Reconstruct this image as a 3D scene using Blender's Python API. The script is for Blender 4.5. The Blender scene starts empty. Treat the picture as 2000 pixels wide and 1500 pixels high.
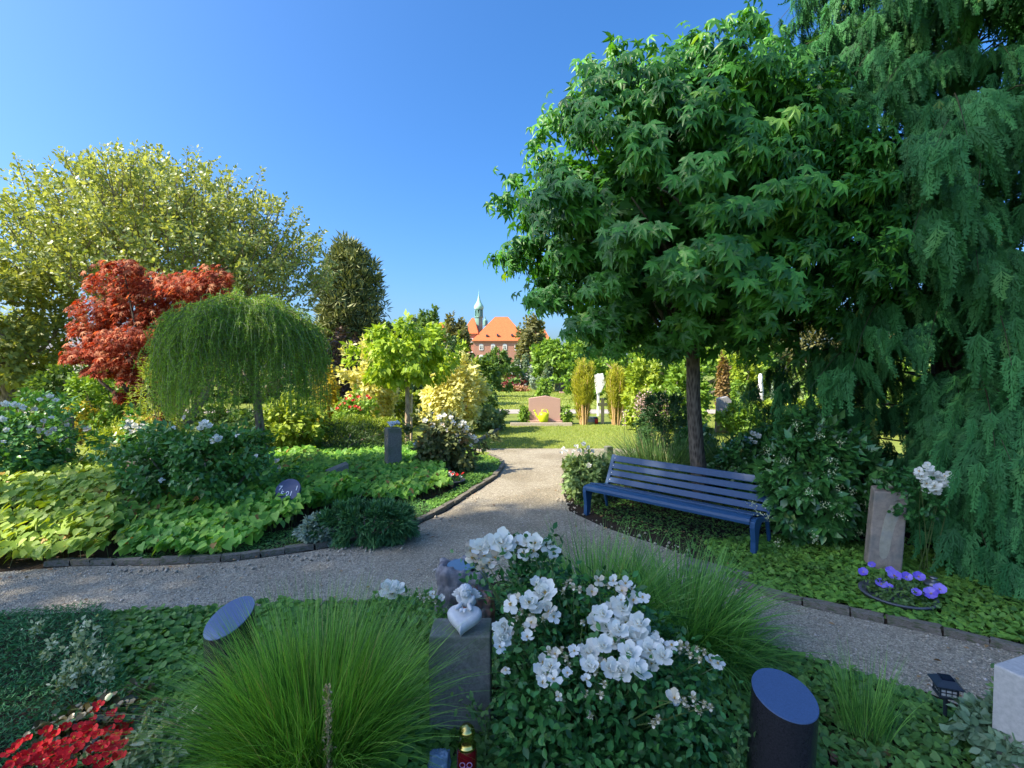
import bpy, bmesh, math, random
import numpy as np
from mathutils import Vector, Matrix, noise

scene = bpy.context.scene
col = scene.collection
RNG = np.random.default_rng(7)
random.seed(7)
PI = math.pi

# ------------------------------------------------------------------ camera
HC = 1.9
PITCH = math.atan(30 / 960)
cam_d = bpy.data.cameras.new('camera')
cam_d.sensor_width = 36.0
cam_d.lens = 960 / 2000 * 36.0
cam_d.clip_start = 0.05
cam_d.clip_end = 3000
cam = bpy.data.objects.new('camera', cam_d)
col.objects.link(cam)
cam.location = (0, 0, HC)
cam.rotation_euler = (PI / 2 - PITCH, 0, 0)
scene.camera = cam

# ------------------------------------------------------------------ sky, sun, exposure
SUN_H = Vector((0.93, 0.36, 0)).normalized()      # the way the sunlight travels over the ground
SUN_EL = math.radians(44)
world = bpy.data.worlds.new('World')
scene.world = world
world.use_nodes = True
wn = world.node_tree
bg = wn.nodes['Background']
sky = wn.nodes.new('ShaderNodeTexSky')
sky.sky_type = 'NISHITA'
sky.sun_disc = False
sky.sun_elevation = SUN_EL
sky.sun_rotation = math.atan2(-SUN_H.x, -SUN_H.y)
sky.altitude = 0
sky.air_density = 1.0
sky.dust_density = 3.0
sky.ozone_density = 9.0
hsv = wn.nodes.new('ShaderNodeHueSaturation')
hsv.inputs['Saturation'].default_value = 1.17
wn.links.new(sky.outputs[0], hsv.inputs['Color'])
wn.links.new(hsv.outputs[0], bg.inputs['Color'])
bg.inputs['Strength'].default_value = 0.142
sun_d = bpy.data.lights.new('sun', 'SUN')
sun_d.energy = 4.8
sun_d.angle = math.radians(0.5)
sun_d.color = (1.0, 0.89, 0.70)
sun = bpy.data.objects.new('sun', sun_d)
col.objects.link(sun)
sd = Vector((SUN_H.x * math.cos(SUN_EL), SUN_H.y * math.cos(SUN_EL), -math.sin(SUN_EL)))
sun.rotation_euler = sd.to_track_quat('-Z', 'Y').to_euler()
sun.location = (-20, -12, 20)
scene.view_settings.view_transform = 'Standard'
scene.view_settings.look = 'None'
scene.view_settings.exposure = 1.12
scene.view_settings.gamma = 1.0
scene.cycles.max_bounces = 7
scene.cycles.diffuse_bounces = 4
scene.cycles.transmission_bounces = 5
scene.cycles.transparent_max_bounces = 8
scene.cycles.use_denoising = True

# ------------------------------------------------------------------ places: a pixel of the 2000x1500 photo to a point
_f = np.array([0, math.cos(PITCH), -math.sin(PITCH)])
_u = np.array([0, math.sin(PITCH), math.cos(PITCH)])
_r = np.array([1.0, 0, 0])
def ray(px, py):
    return _f + _r * (px - 1000) / 960 + _u * (750 - py) / 960
def P(px, py, d):
    v = ray(px, py)
    return np.array([0, 0, HC]) + v * (d / v[1])
def G(px, py, z=0.0):
    v = ray(px, py)
    return np.array([0, 0, HC]) + v * ((z - HC) / v[2])
def D(py):
    return G(1000, py)[1]
def size_at(npx, d):
    return npx / 960 * d

# ------------------------------------------------------------------ objects
def thing(name, label, cat, loc=(0, 0, 0), group=None, rotz=0.0):
    o = bpy.data.objects.new(name, None)
    o.empty_display_size = 0.1
    col.objects.link(o)
    o.location = [float(a) for a in loc]
    o.rotation_euler = (0, 0, rotz)
    o['label'] = label
    o['category'] = cat
    if group:
        o['group'] = group
    return o
def tag(o, label, cat, group=None, kind=None):
    o['label'] = label
    o['category'] = cat
    if group: o['group'] = group
    if kind: o['kind'] = kind
    return o
def kind(o, k):
    o['kind'] = k
    return o

def abs_loc(parent):
    v = Vector((0, 0, 0))
    while parent is not None:
        v += parent.location
        parent = parent.parent
    return v

class Geo:
    """collects triangles/quads with a tone value per vertex"""
    def __init__(s):
        s.V = []; s.T = []; s.Q = []; s.tone = []; s.n = 0
    def add(s, V, T=None, Q=None, tone=0.5):
        V = np.asarray(V, float).reshape(-1, 3)
        if T is not None and len(T): s.T.append(np.asarray(T, np.int64).reshape(-1, 3) + s.n)
        if Q is not None and len(Q): s.Q.append(np.asarray(Q, np.int64).reshape(-1, 4) + s.n)
        s.V.append(V)
        t = np.broadcast_to(np.asarray(tone, float), (len(V),)) if np.ndim(tone) < 1 or len(np.atleast_1d(tone)) != len(V) else np.asarray(tone, float)
        s.tone.append(np.array(t)); s.n += len(V)
        return s
    def inst(s, base, pos, R, scale, tone):
        """base=(V,T): copies at pos (n,3) with rotation matrices R (n,3,3) (columns = axes)"""
        BV, BT = base
        n = len(pos)
        if n == 0: return s
        scale = np.asarray(scale, float)
        if scale.ndim == 0: scale = np.full(n, float(scale))
        if scale.ndim == 1: scale = scale[:, None]
        V = np.einsum('nij,nkj->nki', R, BV[None] * scale[:, None, :]) + pos[:, None, :]
        T = BT[None] + (np.arange(n) * len(BV))[:, None, None]
        tone = np.broadcast_to(np.asarray(tone, float), (n,))
        s.add(V.reshape(-1, 3), T.reshape(-1, 3), tone=np.repeat(tone, len(BV)))
        return s
    def tube(s, pts, rad, sides=6, tone=0.5, cap=True):
        pts = np.asarray(pts, float); n = len(pts)
        rad = np.broadcast_to(np.asarray(rad, float), (n,))
        tan = np.gradient(pts, axis=0)
        tan /= np.linalg.norm(tan, axis=1)[:, None] + 1e-9
        ref = np.array([0, 0, 1.0]) if abs(tan[0, 2]) < 0.9 else np.array([1.0, 0, 0])
        a = np.cross(tan, ref); a /= np.linalg.norm(a, axis=1)[:, None] + 1e-9
        b = np.cross(tan, a)
        th = np.arange(sides) / sides * 2 * PI
        V = pts[:, None] + rad[:, None, None] * (np.cos(th)[None, :, None] * a[:, None] + np.sin(th)[None, :, None] * b[:, None])
        i = np.arange(n - 1)[:, None] * sides; j = np.arange(sides)[None]
        jn = (j + 1) % sides
        Q = np.stack([i + j, i + jn, i + sides + jn, i + sides + j], -1).reshape(-1, 4)
        s.add(V.reshape(-1, 3), Q=Q, tone=tone)
        if cap:
            k = s.n - sides
            s.V.append(pts[-1:] + tan[-1:] * 0.0); s.tone.append(np.array([np.mean(tone)])); s.n += 1
            s.T.append(np.array([[k + q, k + (q + 1) % sides, s.n - 1] for q in range(sides)]))
        return s
    def box(s, c, sz, rz=0.0, tone=0.5, R=None):
        x, y, z = sz[0] / 2, sz[1] / 2, sz[2] / 2
        V = np.array([[-x, -y, -z], [x, -y, -z], [x, y, -z], [-x, y, -z], [-x, -y, z], [x, -y, z], [x, y, z], [-x, y, z]])
        if R is None:
            R = np.array([[math.cos(rz), -math.sin(rz), 0], [math.sin(rz), math.cos(rz), 0], [0, 0, 1]])
        V = V @ np.asarray(R).T + np.asarray(c, float)
        s.add(V, Q=[[0, 3, 2, 1], [4, 5, 6, 7], [0, 1, 5, 4], [1, 2, 6, 5], [2, 3, 7, 6], [3, 0, 4, 7]], tone=tone)
        return s
    def lathe(s, prof, c=(0, 0, 0), sides=20, tone=0.5):
        prof = np.asarray(prof, float)
        th = np.arange(sides) / sides * 2 * PI
        V = np.stack([prof[:, 0][:, None] * np.cos(th), prof[:, 0][:, None] * np.sin(th), np.repeat(prof[:, 1][:, None], sides, 1)], -1)
        n = len(prof)
        i = np.arange(n - 1)[:, None] * sides; j = np.arange(sides)[None]; jn = (j + 1) % sides
        Q = np.stack([i + j, i + jn, i + sides + jn, i + sides + j], -1).reshape(-1, 4)
        s.add(V.reshape(-1, 3) + np.asarray(c, float), Q=Q, tone=tone)
        return s
    def build(s, name, mat, parent=None, smooth=False, bevel=0.0, bseg=2, local=False, loc=None):
        V = np.concatenate(s.V) if s.V else np.zeros((0, 3))
        off = Vector((0, 0, 0))
        if not local:
            off = abs_loc(parent)
            if loc is not None: off = off + Vector([float(a) for a in loc])
            V = V - np.array(off)
        me = mesh_from(name, V, np.concatenate(s.T) if s.T else None, np.concatenate(s.Q) if s.Q else None, np.concatenate(s.tone) if s.tone else None)
        me.materials.append(mat)
        if smooth:
            me.polygons.foreach_set('use_smooth', np.ones(len(me.polygons), bool))
        elif s.Q:
            me.polygons.foreach_set('use_smooth', np.zeros(len(me.polygons), bool))
        o = bpy.data.objects.new(name, me)
        col.objects.link(o)
        if parent is not None: o.parent = parent
        if loc is not None: o.location = [float(a) for a in loc]
        if bevel > 0:
            m = o.modifiers.new('bevel', 'BEVEL'); m.width = bevel; m.segments = bseg; m.limit_method = 'ANGLE'; m.angle_limit = math.radians(35)
        return o

def mesh_from(name, V, T=None, Q=None, tone=None):
    me = bpy.data.meshes.new(name)
    nt = 0 if T is None else len(T); nq = 0 if Q is None else len(Q)
    me.vertices.add(len(V)); me.vertices.foreach_set('co', np.ascontiguousarray(V, np.float32).ravel())
    loops = np.concatenate(([] if nt == 0 else [T.ravel()]) + ([] if nq == 0 else [Q.ravel()])).astype(np.int32)
    me.loops.add(len(loops)); me.loops.foreach_set('vertex_index', loops)
    start = np.concatenate([np.arange(nt) * 3, nt * 3 + np.arange(nq) * 4]).astype(np.int32)
    me.polygons.add(nt + nq); me.polygons.foreach_set('loop_start', start)
    if tone is not None:
        a = me.attributes.new('tone', 'FLOAT', 'POINT'); a.data.foreach_set('value', np.ascontiguousarray(tone, np.float32))
    me.update(calc_edges=True)
    me.validate()
    return me

def axes(Y, Z):
    """rotation matrices with columns X,Y,Z from leaf axis Y and approximate normal Z"""
    Y = Y / (np.linalg.norm(Y, axis=-1, keepdims=True) + 1e-9)
    X = np.cross(Y, Z); X /= np.linalg.norm(X, axis=-1, keepdims=True) + 1e-9
    Z = np.cross(X, Y)
    return np.stack([X, Y, Z], -1)
def unit(v):
    return v / (np.linalg.norm(v, axis=-1, keepdims=True) + 1e-9)

# ------------------------------------------------------------------ materials
MATS = {}
def nodes(m):
    m.use_nodes = True
    return m.node_tree.nodes, m.node_tree.links
def leafmat(name, lo, hi, trans=0.3, tcol=None, rough=0.5, nscale=0.0, spec=0.35, extra=None, extra_at=0.93):
    if name in MATS: return MATS[name]
    m = bpy.data.materials.new(name); N, L = nodes(m)
    N.clear()
    out = N.new('ShaderNodeOutputMaterial')
    at = N.new('ShaderNodeAttribute'); at.attribute_name = 'tone'
    ramp = N.new('ShaderNodeValToRGB')
    e = ramp.color_ramp.elements
    e[0].position = 0.0; e[0].color = (*lo, 1); e[1].position = 0.85; e[1].color = (*hi, 1)
    if extra:
        x = e.new(extra_at); x.color = (*extra, 1)
        e[-1].position = 0.999; e[-1].color = (*extra, 1)
        y = e.new(extra_at - 0.03); y.color = (*hi, 1)
    L.new(at.outputs['Fac'], ramp.inputs[0])
    c = ramp.outputs[0]
    if nscale > 0:
        tc = N.new('ShaderNodeTexCoord'); nz = N.new('ShaderNodeTexNoise'); nz.inputs['Scale'].default_value = nscale; nz.inputs['Detail'].default_value = 3
        L.new(tc.outputs['Object'], nz.inputs['Vector'])
        hs = N.new('ShaderNodeHueSaturation')
        mr = N.new('ShaderNodeMapRange'); mr.inputs[1].default_value = 0.3; mr.inputs[2].default_value = 0.7; mr.inputs[3].default_value = 0.7; mr.inputs[4].default_value = 1.3
        L.new(nz.outputs['Fac'], mr.inputs[0]); L.new(mr.outputs[0], hs.inputs['Value']); L.new(c, hs.inputs['Color'])
        c = hs.outputs[0]
    b = N.new('ShaderNodeBsdfPrincipled'); b.inputs['Roughness'].default_value = rough; b.inputs['Specular IOR Level'].default_value = spec
    L.new(c, b.inputs['Base Color'])
    if trans > 0:
        t = N.new('ShaderNodeBsdfTranslucent')
        mx = N.new('ShaderNodeMix'); mx.data_type = 'RGBA'; mx.blend_type = 'MULTIPLY'; mx.inputs[0].default_value = 1.0
        tc_ = tcol or (1.5, 1.35, 0.5)
        mx.inputs[7].default_value = (*tc_, 1)
        L.new(c, mx.inputs[6]); L.new(mx.outputs[2], t.inputs['Color'])
        ms = N.new('ShaderNodeMixShader'); ms.inputs[0].default_value = trans
        L.new(b.outputs[0], ms.inputs[1]); L.new(t.outputs[0], ms.inputs[2]); L.new(ms.outputs[0], out.inputs[0])
    else:
        L.new(b.outputs[0], out.inputs[0])
    MATS[name] = m
    return m
def stonemat(name, c1, c2, scale=20, rough=0.8, bump=0.4, detail=8, metallic=0, spec=0.4, c3=None, s3=3.0, bdist=0.01, coat=0.0):
    if name in MATS: return MATS[name]
    m = bpy.data.materials.new(name); N, L = nodes(m)
    b = N['Principled BSDF']
    tc = N.new('ShaderNodeTexCoord'); nz = N.new('ShaderNodeTexNoise'); nz.inputs['Scale'].default_value = scale; nz.inputs['Detail'].default_value = detail
    nz.inputs['Roughness'].default_value = 0.7
    L.new(tc.outputs['Object'], nz.inputs['Vector'])
    r = N.new('ShaderNodeValToRGB'); r.color_ramp.elements[0].position = 0.32; r.color_ramp.elements[1].position = 0.68
    r.color_ramp.elements[0].color = (*c1, 1); r.color_ramp.elements[1].color = (*c2, 1)
    L.new(nz.outputs['Fac'], r.inputs[0])
    c = r.outputs[0]
    if c3:
        n2 = N.new('ShaderNodeTexNoise'); n2.inputs['Scale'].default_value = s3; n2.inputs['Detail'].default_value = 5
        L.new(tc.outputs['Object'], n2.inputs['Vector'])
        mr = N.new('ShaderNodeMapRange'); mr.inputs[1].default_value = 0.48; mr.inputs[2].default_value = 0.66
        L.new(n2.outputs['Fac'], mr.inputs[0])
        mx = N.new('ShaderNodeMix'); mx.data_type = 'RGBA'; mx.inputs[7].default_value = (*c3, 1)
        L.new(mr.outputs[0], mx.inputs[0]); L.new(c, mx.inputs[6]); c = mx.outputs[2]
    L.new(c, b.inputs['Base Color'])
    b.inputs['Roughness'].default_value = rough; b.inputs['Metallic'].default_value = metallic; b.inputs['Specular IOR Level'].default_value = spec
    b.inputs['Coat Weight'].default_value = coat
    if bump > 0:
        bp = N.new('ShaderNodeBump'); bp.inputs['Strength'].default_value = bump; bp.inputs['Distance'].default_value = bdist
        L.new(nz.outputs['Fac'], bp.inputs['Height']); L.new(bp.outputs[0], b.inputs['Normal'])
    MATS[name] = m
    return m
def plain(name, c, rough=0.5, metallic=0, spec=0.5, trans=0.0, coat=0.0):
    if name in MATS: return MATS[name]
    m = bpy.data.materials.new(name); N, L = nodes(m); b = N['Principled BSDF']
    tc = N.new('ShaderNodeTexCoord'); nz = N.new('ShaderNodeTexNoise'); nz.inputs['Scale'].default_value = 30; nz.inputs['Detail'].default_value = 4
    L.new(tc.outputs['Object'], nz.inputs['Vector'])
    mr = N.new('ShaderNodeMapRange'); mr.inputs[3].default_value = 0.85; mr.inputs[4].default_value = 1.17
    L.new(nz.outputs['Fac'], mr.inputs[0])
    hs = N.new('ShaderNodeHueSaturation'); hs.inputs['Color'].default_value = (*c, 1)
    L.new(mr.outputs[0], hs.inputs['Value']); L.new(hs.outputs[0], b.inputs['Base Color'])
    mr2 = N.new('ShaderNodeMapRange'); mr2.inputs[3].default_value = max(rough - 0.08, 0.02); mr2.inputs[4].default_value = rough + 0.08
    L.new(nz.outputs['Fac'], mr2.inputs[0]); L.new(mr2.outputs[0], b.inputs['Roughness'])
    b.inputs['Metallic'].default_value = metallic; b.inputs['Specular IOR Level'].default_value = spec
    b.inputs['Transmission Weight'].default_value = trans; b.inputs['Coat Weight'].default_value = coat
    MATS[name] = m
    return m
def barkmat(name, c1, c2, scale=25):
    if name in MATS: return MATS[name]
    m = bpy.data.materials.new(name); N, L = nodes(m); b = N['Principled BSDF']
    tc = N.new('ShaderNodeTexCoord'); mp = N.new('ShaderNodeMapping'); mp.inputs['Scale'].default_value = (1, 1, 0.25)
    L.new(tc.outputs['Object'], mp.inputs[0])
    v = N.new('ShaderNodeTexVoronoi'); v.inputs['Scale'].default_value = scale
    nz = N.new('ShaderNodeTexNoise'); nz.inputs['Scale'].default_value = scale; nz.inputs['Detail'].default_value = 8
    L.new(mp.outputs[0], v.inputs['Vector']); L.new(mp.outputs[0], nz.inputs['Vector'])
    mul = N.new('ShaderNodeMath'); mul.operation = 'MULTIPLY'; L.new(v.outputs['Distance'], mul.inputs[0]); L.new(nz.outputs['Fac'], mul.inputs[1])
    r = N.new('ShaderNodeValToRGB'); r.color_ramp.elements[0].position = 0.05; r.color_ramp.elements[1].position = 0.4
    r.color_ramp.elements[0].color = (*c1, 1); r.color_ramp.elements[1].color = (*c2, 1)
    L.new(mul.outputs[0], r.inputs[0]); L.new(r.outputs[0], b.inputs['Base Color'])
    b.inputs['Roughness'].default_value = 0.9; b.inputs['Specular IOR Level'].default_value = 0.2
    bp = N.new('ShaderNodeBump'); bp.inputs['Strength'].default_value = 0.8; bp.inputs['Distance'].default_value = 0.01
    L.new(mul.outputs[0], bp.inputs['Height']); L.new(bp.outputs[0], b.inputs['Normal'])
    MATS[name] = m
    return m
bark_grey = barkmat('bark_grey', (0.10, 0.075, 0.055), (0.30, 0.25, 0.20))
bark_dark = barkmat('bark_dark', (0.04, 0.03, 0.025), (0.16, 0.12, 0.09))
bark_pale = barkmat('bark_pale', (0.28, 0.20, 0.13), (0.50, 0.40, 0.28))
stem_green = leafmat('stem_green', (0.06, 0.10, 0.03), (0.14, 0.20, 0.06), trans=0)

# ------------------------------------------------------------------ base leaves (axis +Y, face +Z)
def fan(outline, center=(0, 0.35, 0), rim_z=None):
    V = [center] + list(outline)
    n = len(outline)
    T = [[0, i + 1, (i + 1) % n + 1] for i in range(n)]
    return np.array(V, float), np.array(T)
L_DIAMOND = (np.array([[0, 0, 0], [.32, .5, .04], [0, 1, -.05], [-.32, .5, .04]]), np.array([[0, 1, 2], [0, 2, 3]]))
L_OVAL = (np.array([[0, 0, 0], [.22, .25, .05], [.27, .55, .04], [0, 1, -.10], [-.27, .55, .04], [-.22, .25, .05], [0, .5, -.03]]),
          np.array([[0, 1, 6], [1, 2, 6], [2, 3, 6], [3, 4, 6], [4, 5, 6], [5, 0, 6]]))
L_NARROW = (np.array([[0, 0, 0], [.09, .45, .02], [0, 1, -.12], [-.09, .45, .02]]), np.array([[0, 1, 2], [0, 2, 3]]))
L_NEEDLE = (np.array([[-.03, 0, 0], [.03, 0, 0], [0, 1, 0]]), np.array([[0, 1, 2]]))
L_HEART = (np.array([[0, .04, 0], [.22, -.06, .03], [.42, .12, .04], [.40, .42, .03], [.22, .74, -.02], [0, 1.02, -.14],
                     [-.22, .74, -.02], [-.40, .42, .03], [-.42, .12, .04], [-.22, -.06, .03], [0, .35, -.05], [0, .7, -.07]]),
           np.array([[0, 1, 10], [1, 2, 10], [2, 3, 10], [3, 11, 10], [3, 4, 11], [4, 5, 11], [5, 6, 11], [6, 7, 11], [7, 10, 11], [7, 8, 10], [8, 9, 10], [9, 0, 10]]))
def lobed(nl, spread, lens, w, droop=0.3, base=0.06, notch=0.30):
    """palmate leaf: nl pointed lobes fanned about the leaf axis"""
    out = [(0.03, 0.0, 0.0)]
    angs = [(-spread / 2 + spread * i / (nl - 1)) for i in range(nl)]
    angs = angs[::-1]
    pts = []
    c = np.array([0, 0.12, 0])
    for i, a in enumerate(angs):
        # a: degrees from +Y, positive = left;   going from +X side
        A = math.radians(-a)
        d = np.array([math.sin(-A), math.cos(A), 0]); s = np.array([d[1], -d[0], 0])
        Lh = lens[i]
        if i == 0: pts.append(c + d * 0.10 + s * 0.10)
        pts.append(c + d * Lh * 0.5 + s * w + np.array([0, 0, -droop * 0.12 * Lh]))
        pts.append(c + d * Lh + np.array([0, 0, -droop * Lh]))
        pts.append(c + d * Lh * 0.5 - s * w + np.array([0, 0, -droop * 0.12 * Lh]))
        if i < nl - 1:
            a2 = angs[i + 1]; am = math.radians(-(a + a2) / 2)
            dm = np.array([math.sin(-am), math.cos(am), 0])
            pts.append(c + dm * notch + np.array([0, 0, 0.03]))
        else:
            pts.append(c + d * 0.10 - s * 0.10)
    V = np.array([c + np.array([0, 0, 0.04])] + pts)
    n = len(pts)
    T = np.array([[0, i + 1, (i + 1) % n + 1] for i in range(n)])
    return V, T
L_STAR = lobed(5, 230, [.58, .82, .92, .82, .58], .14, 0.30, notch=.31)
L_STAR3 = lobed(5, 230, [.58, .82, .92, .82, .58], .145, 0.58, notch=.31)
def lobed_simple(n=5, spread=230, lens=(.58, .82, .92, .82, .58)):
    out = []
    for i in range(n):
        a = math.radians(-spread / 2 + spread * i / (n - 1)); out.append((math.sin(a) * lens[i], .12 + math.cos(a) * lens[i], -.2))
        if i < n - 1:
            b = math.radians(-spread / 2 + spread * (i + .5) / (n - 1)); out.append((math.sin(b) * .36, .12 + math.cos(b) * .36, .03))
    return fan([(0, 0, 0)] + out[::1], (0, .14, .03))
L_STARS = lobed_simple()
L_OVAL4 = (np.array([[0, 0, 0], [.26, .42, .05], [0, 1, -.10], [-.26, .42, .05], [0, .45, -.02]]), np.array([[0, 1, 4], [1, 2, 4], [2, 3, 4], [3, 0, 4]]))
L_MAPLE = lobed(7, 260, [.40, .66, .85, .95, .85, .66, .40], .085, 0.28, notch=.24)
L_ROUND = fan([(.0, .0, 0), (.25, .02, .03), (.46, .22, .03), (.46, .52, .02), (.28, .78, -.02), (0, .85, -.06), (-.28, .78, -.02), (-.46, .52, .02), (-.46, .22, .03), (-.25, .02, .03)], (0, .4, -.05))
_r3 = []
for a, rr in [(-150, .22), (-105, .42), (-80, .50), (-58, .36), (-30, .48), (0, .56), (30, .48), (58, .36), (80, .50), (105, .42), (150, .22)]:
    A = math.radians(a); _r3.append((math.sin(A) * rr, .35 + math.cos(A) * rr, -.05 if rr > .45 else .03))
L_IVY = fan(_r3, (0, .35, 0.02))

def rnd(n, a=0.0, b=1.0):
    return RNG.uniform(a, b, n)
def gauss(n, s=1.0):
    return RNG.normal(0, s, (n, 3))

def clump_dirs(k, zmin=-1.0):
    i = np.arange(k) + 0.5
    z = 1 - (1 - zmin) * i / k
    th = i * 2.399963
    r = np.sqrt(np.maximum(0, 1 - z * z))
    d = np.stack([r * np.cos(th), r * np.sin(th), z], -1) + gauss(k, 0.12)
    return unit(d)

def blob(geo, C, R, n, base, size, clumps=60, spread=0.22, shell=(0.62, 1.0), rough=0.12, droop=0.2, face_out=0.7, up=0.4, jitter=0.5,
         zmin=-1.0, szvar=0.3, tone=(0.15, 0.85), axis_out=0.4, floor=None, keep=None, power=1.0, taper=None):
    """leaves in clumps over the volume of an ellipsoid"""
    C = np.asarray(C, float); R = np.asarray(R, float)
    d = clump_dirs(clumps, zmin)
    rr = RNG.uniform(shell[0], shell[1], clumps) ** power * (1 + RNG.normal(0, rough, clumps))
    ctone = RNG.uniform(-0.15, 0.15, clumps)
    k = RNG.integers(0, clumps, n)
    q = d[k] * rr[k][:, None] + unit(gauss(n)) * (spread * RNG.uniform(0.2, 1, n) ** 0.6)[:, None]
    if taper is not None:
        zz = np.clip((q[:, 2] + 1) / 2, 0, 1); f = taper(zz); q[:, 0] *= f; q[:, 1] *= f
    p = C + q * R
    if floor is not None:
        m = p[:, 2] > floor
        p = p[m]; q = q[m]; k = k[m]; n = len(p)
    o = unit(q / R)
    Z = unit(o * face_out + np.array([0, 0, up]) + gauss(n, jitter * 0.6))
    Y = unit(o * axis_out + np.array([0, 0, -droop]) + gauss(n, jitter))
    M = axes(Y, Z)
    s = size * RNG.uniform(1 - szvar, 1 + szvar, n)
    t = np.clip(RNG.uniform(tone[0], tone[1], n) + ctone[k], 0, 1)
    if keep is not None:
        return p, M, s, t
    geo.inst(base, p, M, s, t)
    return geo

def limb(geo, a, b, r0, r1, bend=0.1, n=6, sides=6):
    a = np.asarray(a, float); b = np.asarray(b, float)
    t = np.linspace(0, 1, n)[:, None]
    L = np.linalg.norm(b - a)
    off = gauss(1, bend * L)[0]
    pts = a * (1 - t) + b * t + np.sin(t * PI) * off
    geo.tube(pts, np.linspace(r0, r1, n), sides)
    return pts

def in_poly(pts, poly):
    x, y = pts[:, 0], pts[:, 1]; inside = np.zeros(len(pts), bool)
    n = len(poly); j = n - 1
    for i in range(n):
        xi, yi = poly[i][:2]; xj, yj = poly[j][:2]
        c = ((yi > y) != (yj > y)) & (x < (xj - xi) * (y - yi) / (yj - yi + 1e-12) + xi)
        inside ^= c; j = i
    return inside
def sample_poly(poly, n, dens=None):
    poly = np.asarray(poly, float)[:, :2]
    lo = poly.min(0); hi = poly.max(0); out = []
    tot = 0
    while tot < n:
        q = RNG.uniform(lo, hi, (n * 3, 2)); q = q[in_poly(q, poly)]
        if dens is not None: q = q[RNG.uniform(0, 1, len(q)) < dens(q)]
        out.append(q); tot += len(q)
    return np.concatenate(out)[:n]
def gpoly(px):
    return np.array([G(a, b)[:2] for a, b in px])
def smooth_noise(xy, scale, seed=0):
    r = np.random.default_rng(seed); v = np.zeros(len(xy))
    for k in range(6):
        a = r.uniform(0, 2 * PI); f = scale * r.uniform(0.6, 1.7); v += np.sin((xy[:, 0] * math.cos(a) + xy[:, 1] * math.sin(a)) * f + r.uniform(0, 6))
    return v / 6
def cover(geo, xy, z0, height, base, size, face=(0, 0, 1), tilt=0.45, szvar=0.3, tone=(0.1, 0.9), hfun=None, lean=(0, -1, 0), leanw=0.3):
    """ground cover: leaves spread over points xy with faces up"""
    n = len(xy)
    h = RNG.uniform(0.35, 1, n) * height
    if hfun is not None: h = h * hfun(xy)
    p = np.column_stack([xy, z0 + h])
    th = rnd(n, 0, 2 * PI)
    Y = unit(np.column_stack([np.cos(th), np.sin(th), rnd(n, -0.45, 0.1)]) + np.array(lean) * leanw)
    Z = unit(np.array(face, float) + gauss(n, tilt) + np.array(lean) * leanw * 0.7)
    t = np.clip(rnd(n, tone[0], tone[1]) + 0.15 * smooth_noise(xy, 4.0, 3), 0, 1)
    geo.inst(base, p, axes(Y, Z), size * rnd(n, 1 - szvar, 1 + szvar), t)
    return geo
def blades(geo, root, tipdir, length, width, droop, seg=5, tone=0.5, curl=0.0):
    """grass blades as curved ribbons: root (n,3), tipdir (n,3) unit, droop pulls the tip down"""
    n = len(root); t = np.linspace(0, 1, seg + 1)
    side = unit(np.cross(tipdir, np.array([0, 0, 1.0]) + gauss(n, 0.25)))
    L = np.asarray(length)[:, None, None]; dr = np.asarray(droop)[:, None, None]
    tt = t[None, :, None]
    base = root[:, None] + tipdir[:, None] * L * tt
    horiz = tipdir.copy(); horiz[:, 2] = 0; horiz = unit(horiz)
    base = base + horiz[:, None] * L * dr * 0.45 * tt ** 2 - np.array([0, 0, 1.0]) * L * dr * 0.75 * tt ** 2.4
    w = np.asarray(width)[:, None, None] * (1 - tt ** 1.6) * (0.7 + 0.6 * tt * (1 - tt) * 2)
    A = base - side[:, None] * w / 2; B = base[:, :-1] + side[:, None] * w[:, :-1] / 2
    # strip: A has seg+1 verts, B has seg verts (tip shared)
    V = np.concatenate([A, B], 1); m = 2 * seg + 1
    T = []
    for i in range(seg - 1):
        T += [[i, seg + 1 + i, seg + 2 + i], [i, seg + 2 + i, i + 1]]
    T += [[seg - 1, 2 * seg, seg]]
    T = np.array(T)[None] + (np.arange(n) * m)[:, None, None]
    tone = np.broadcast_to(np.asarray(tone, float), (n,))
    geo.add(V.reshape(-1, 3), T.reshape(-1, 3), tone=np.repeat(tone, m))
    return geo
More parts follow.
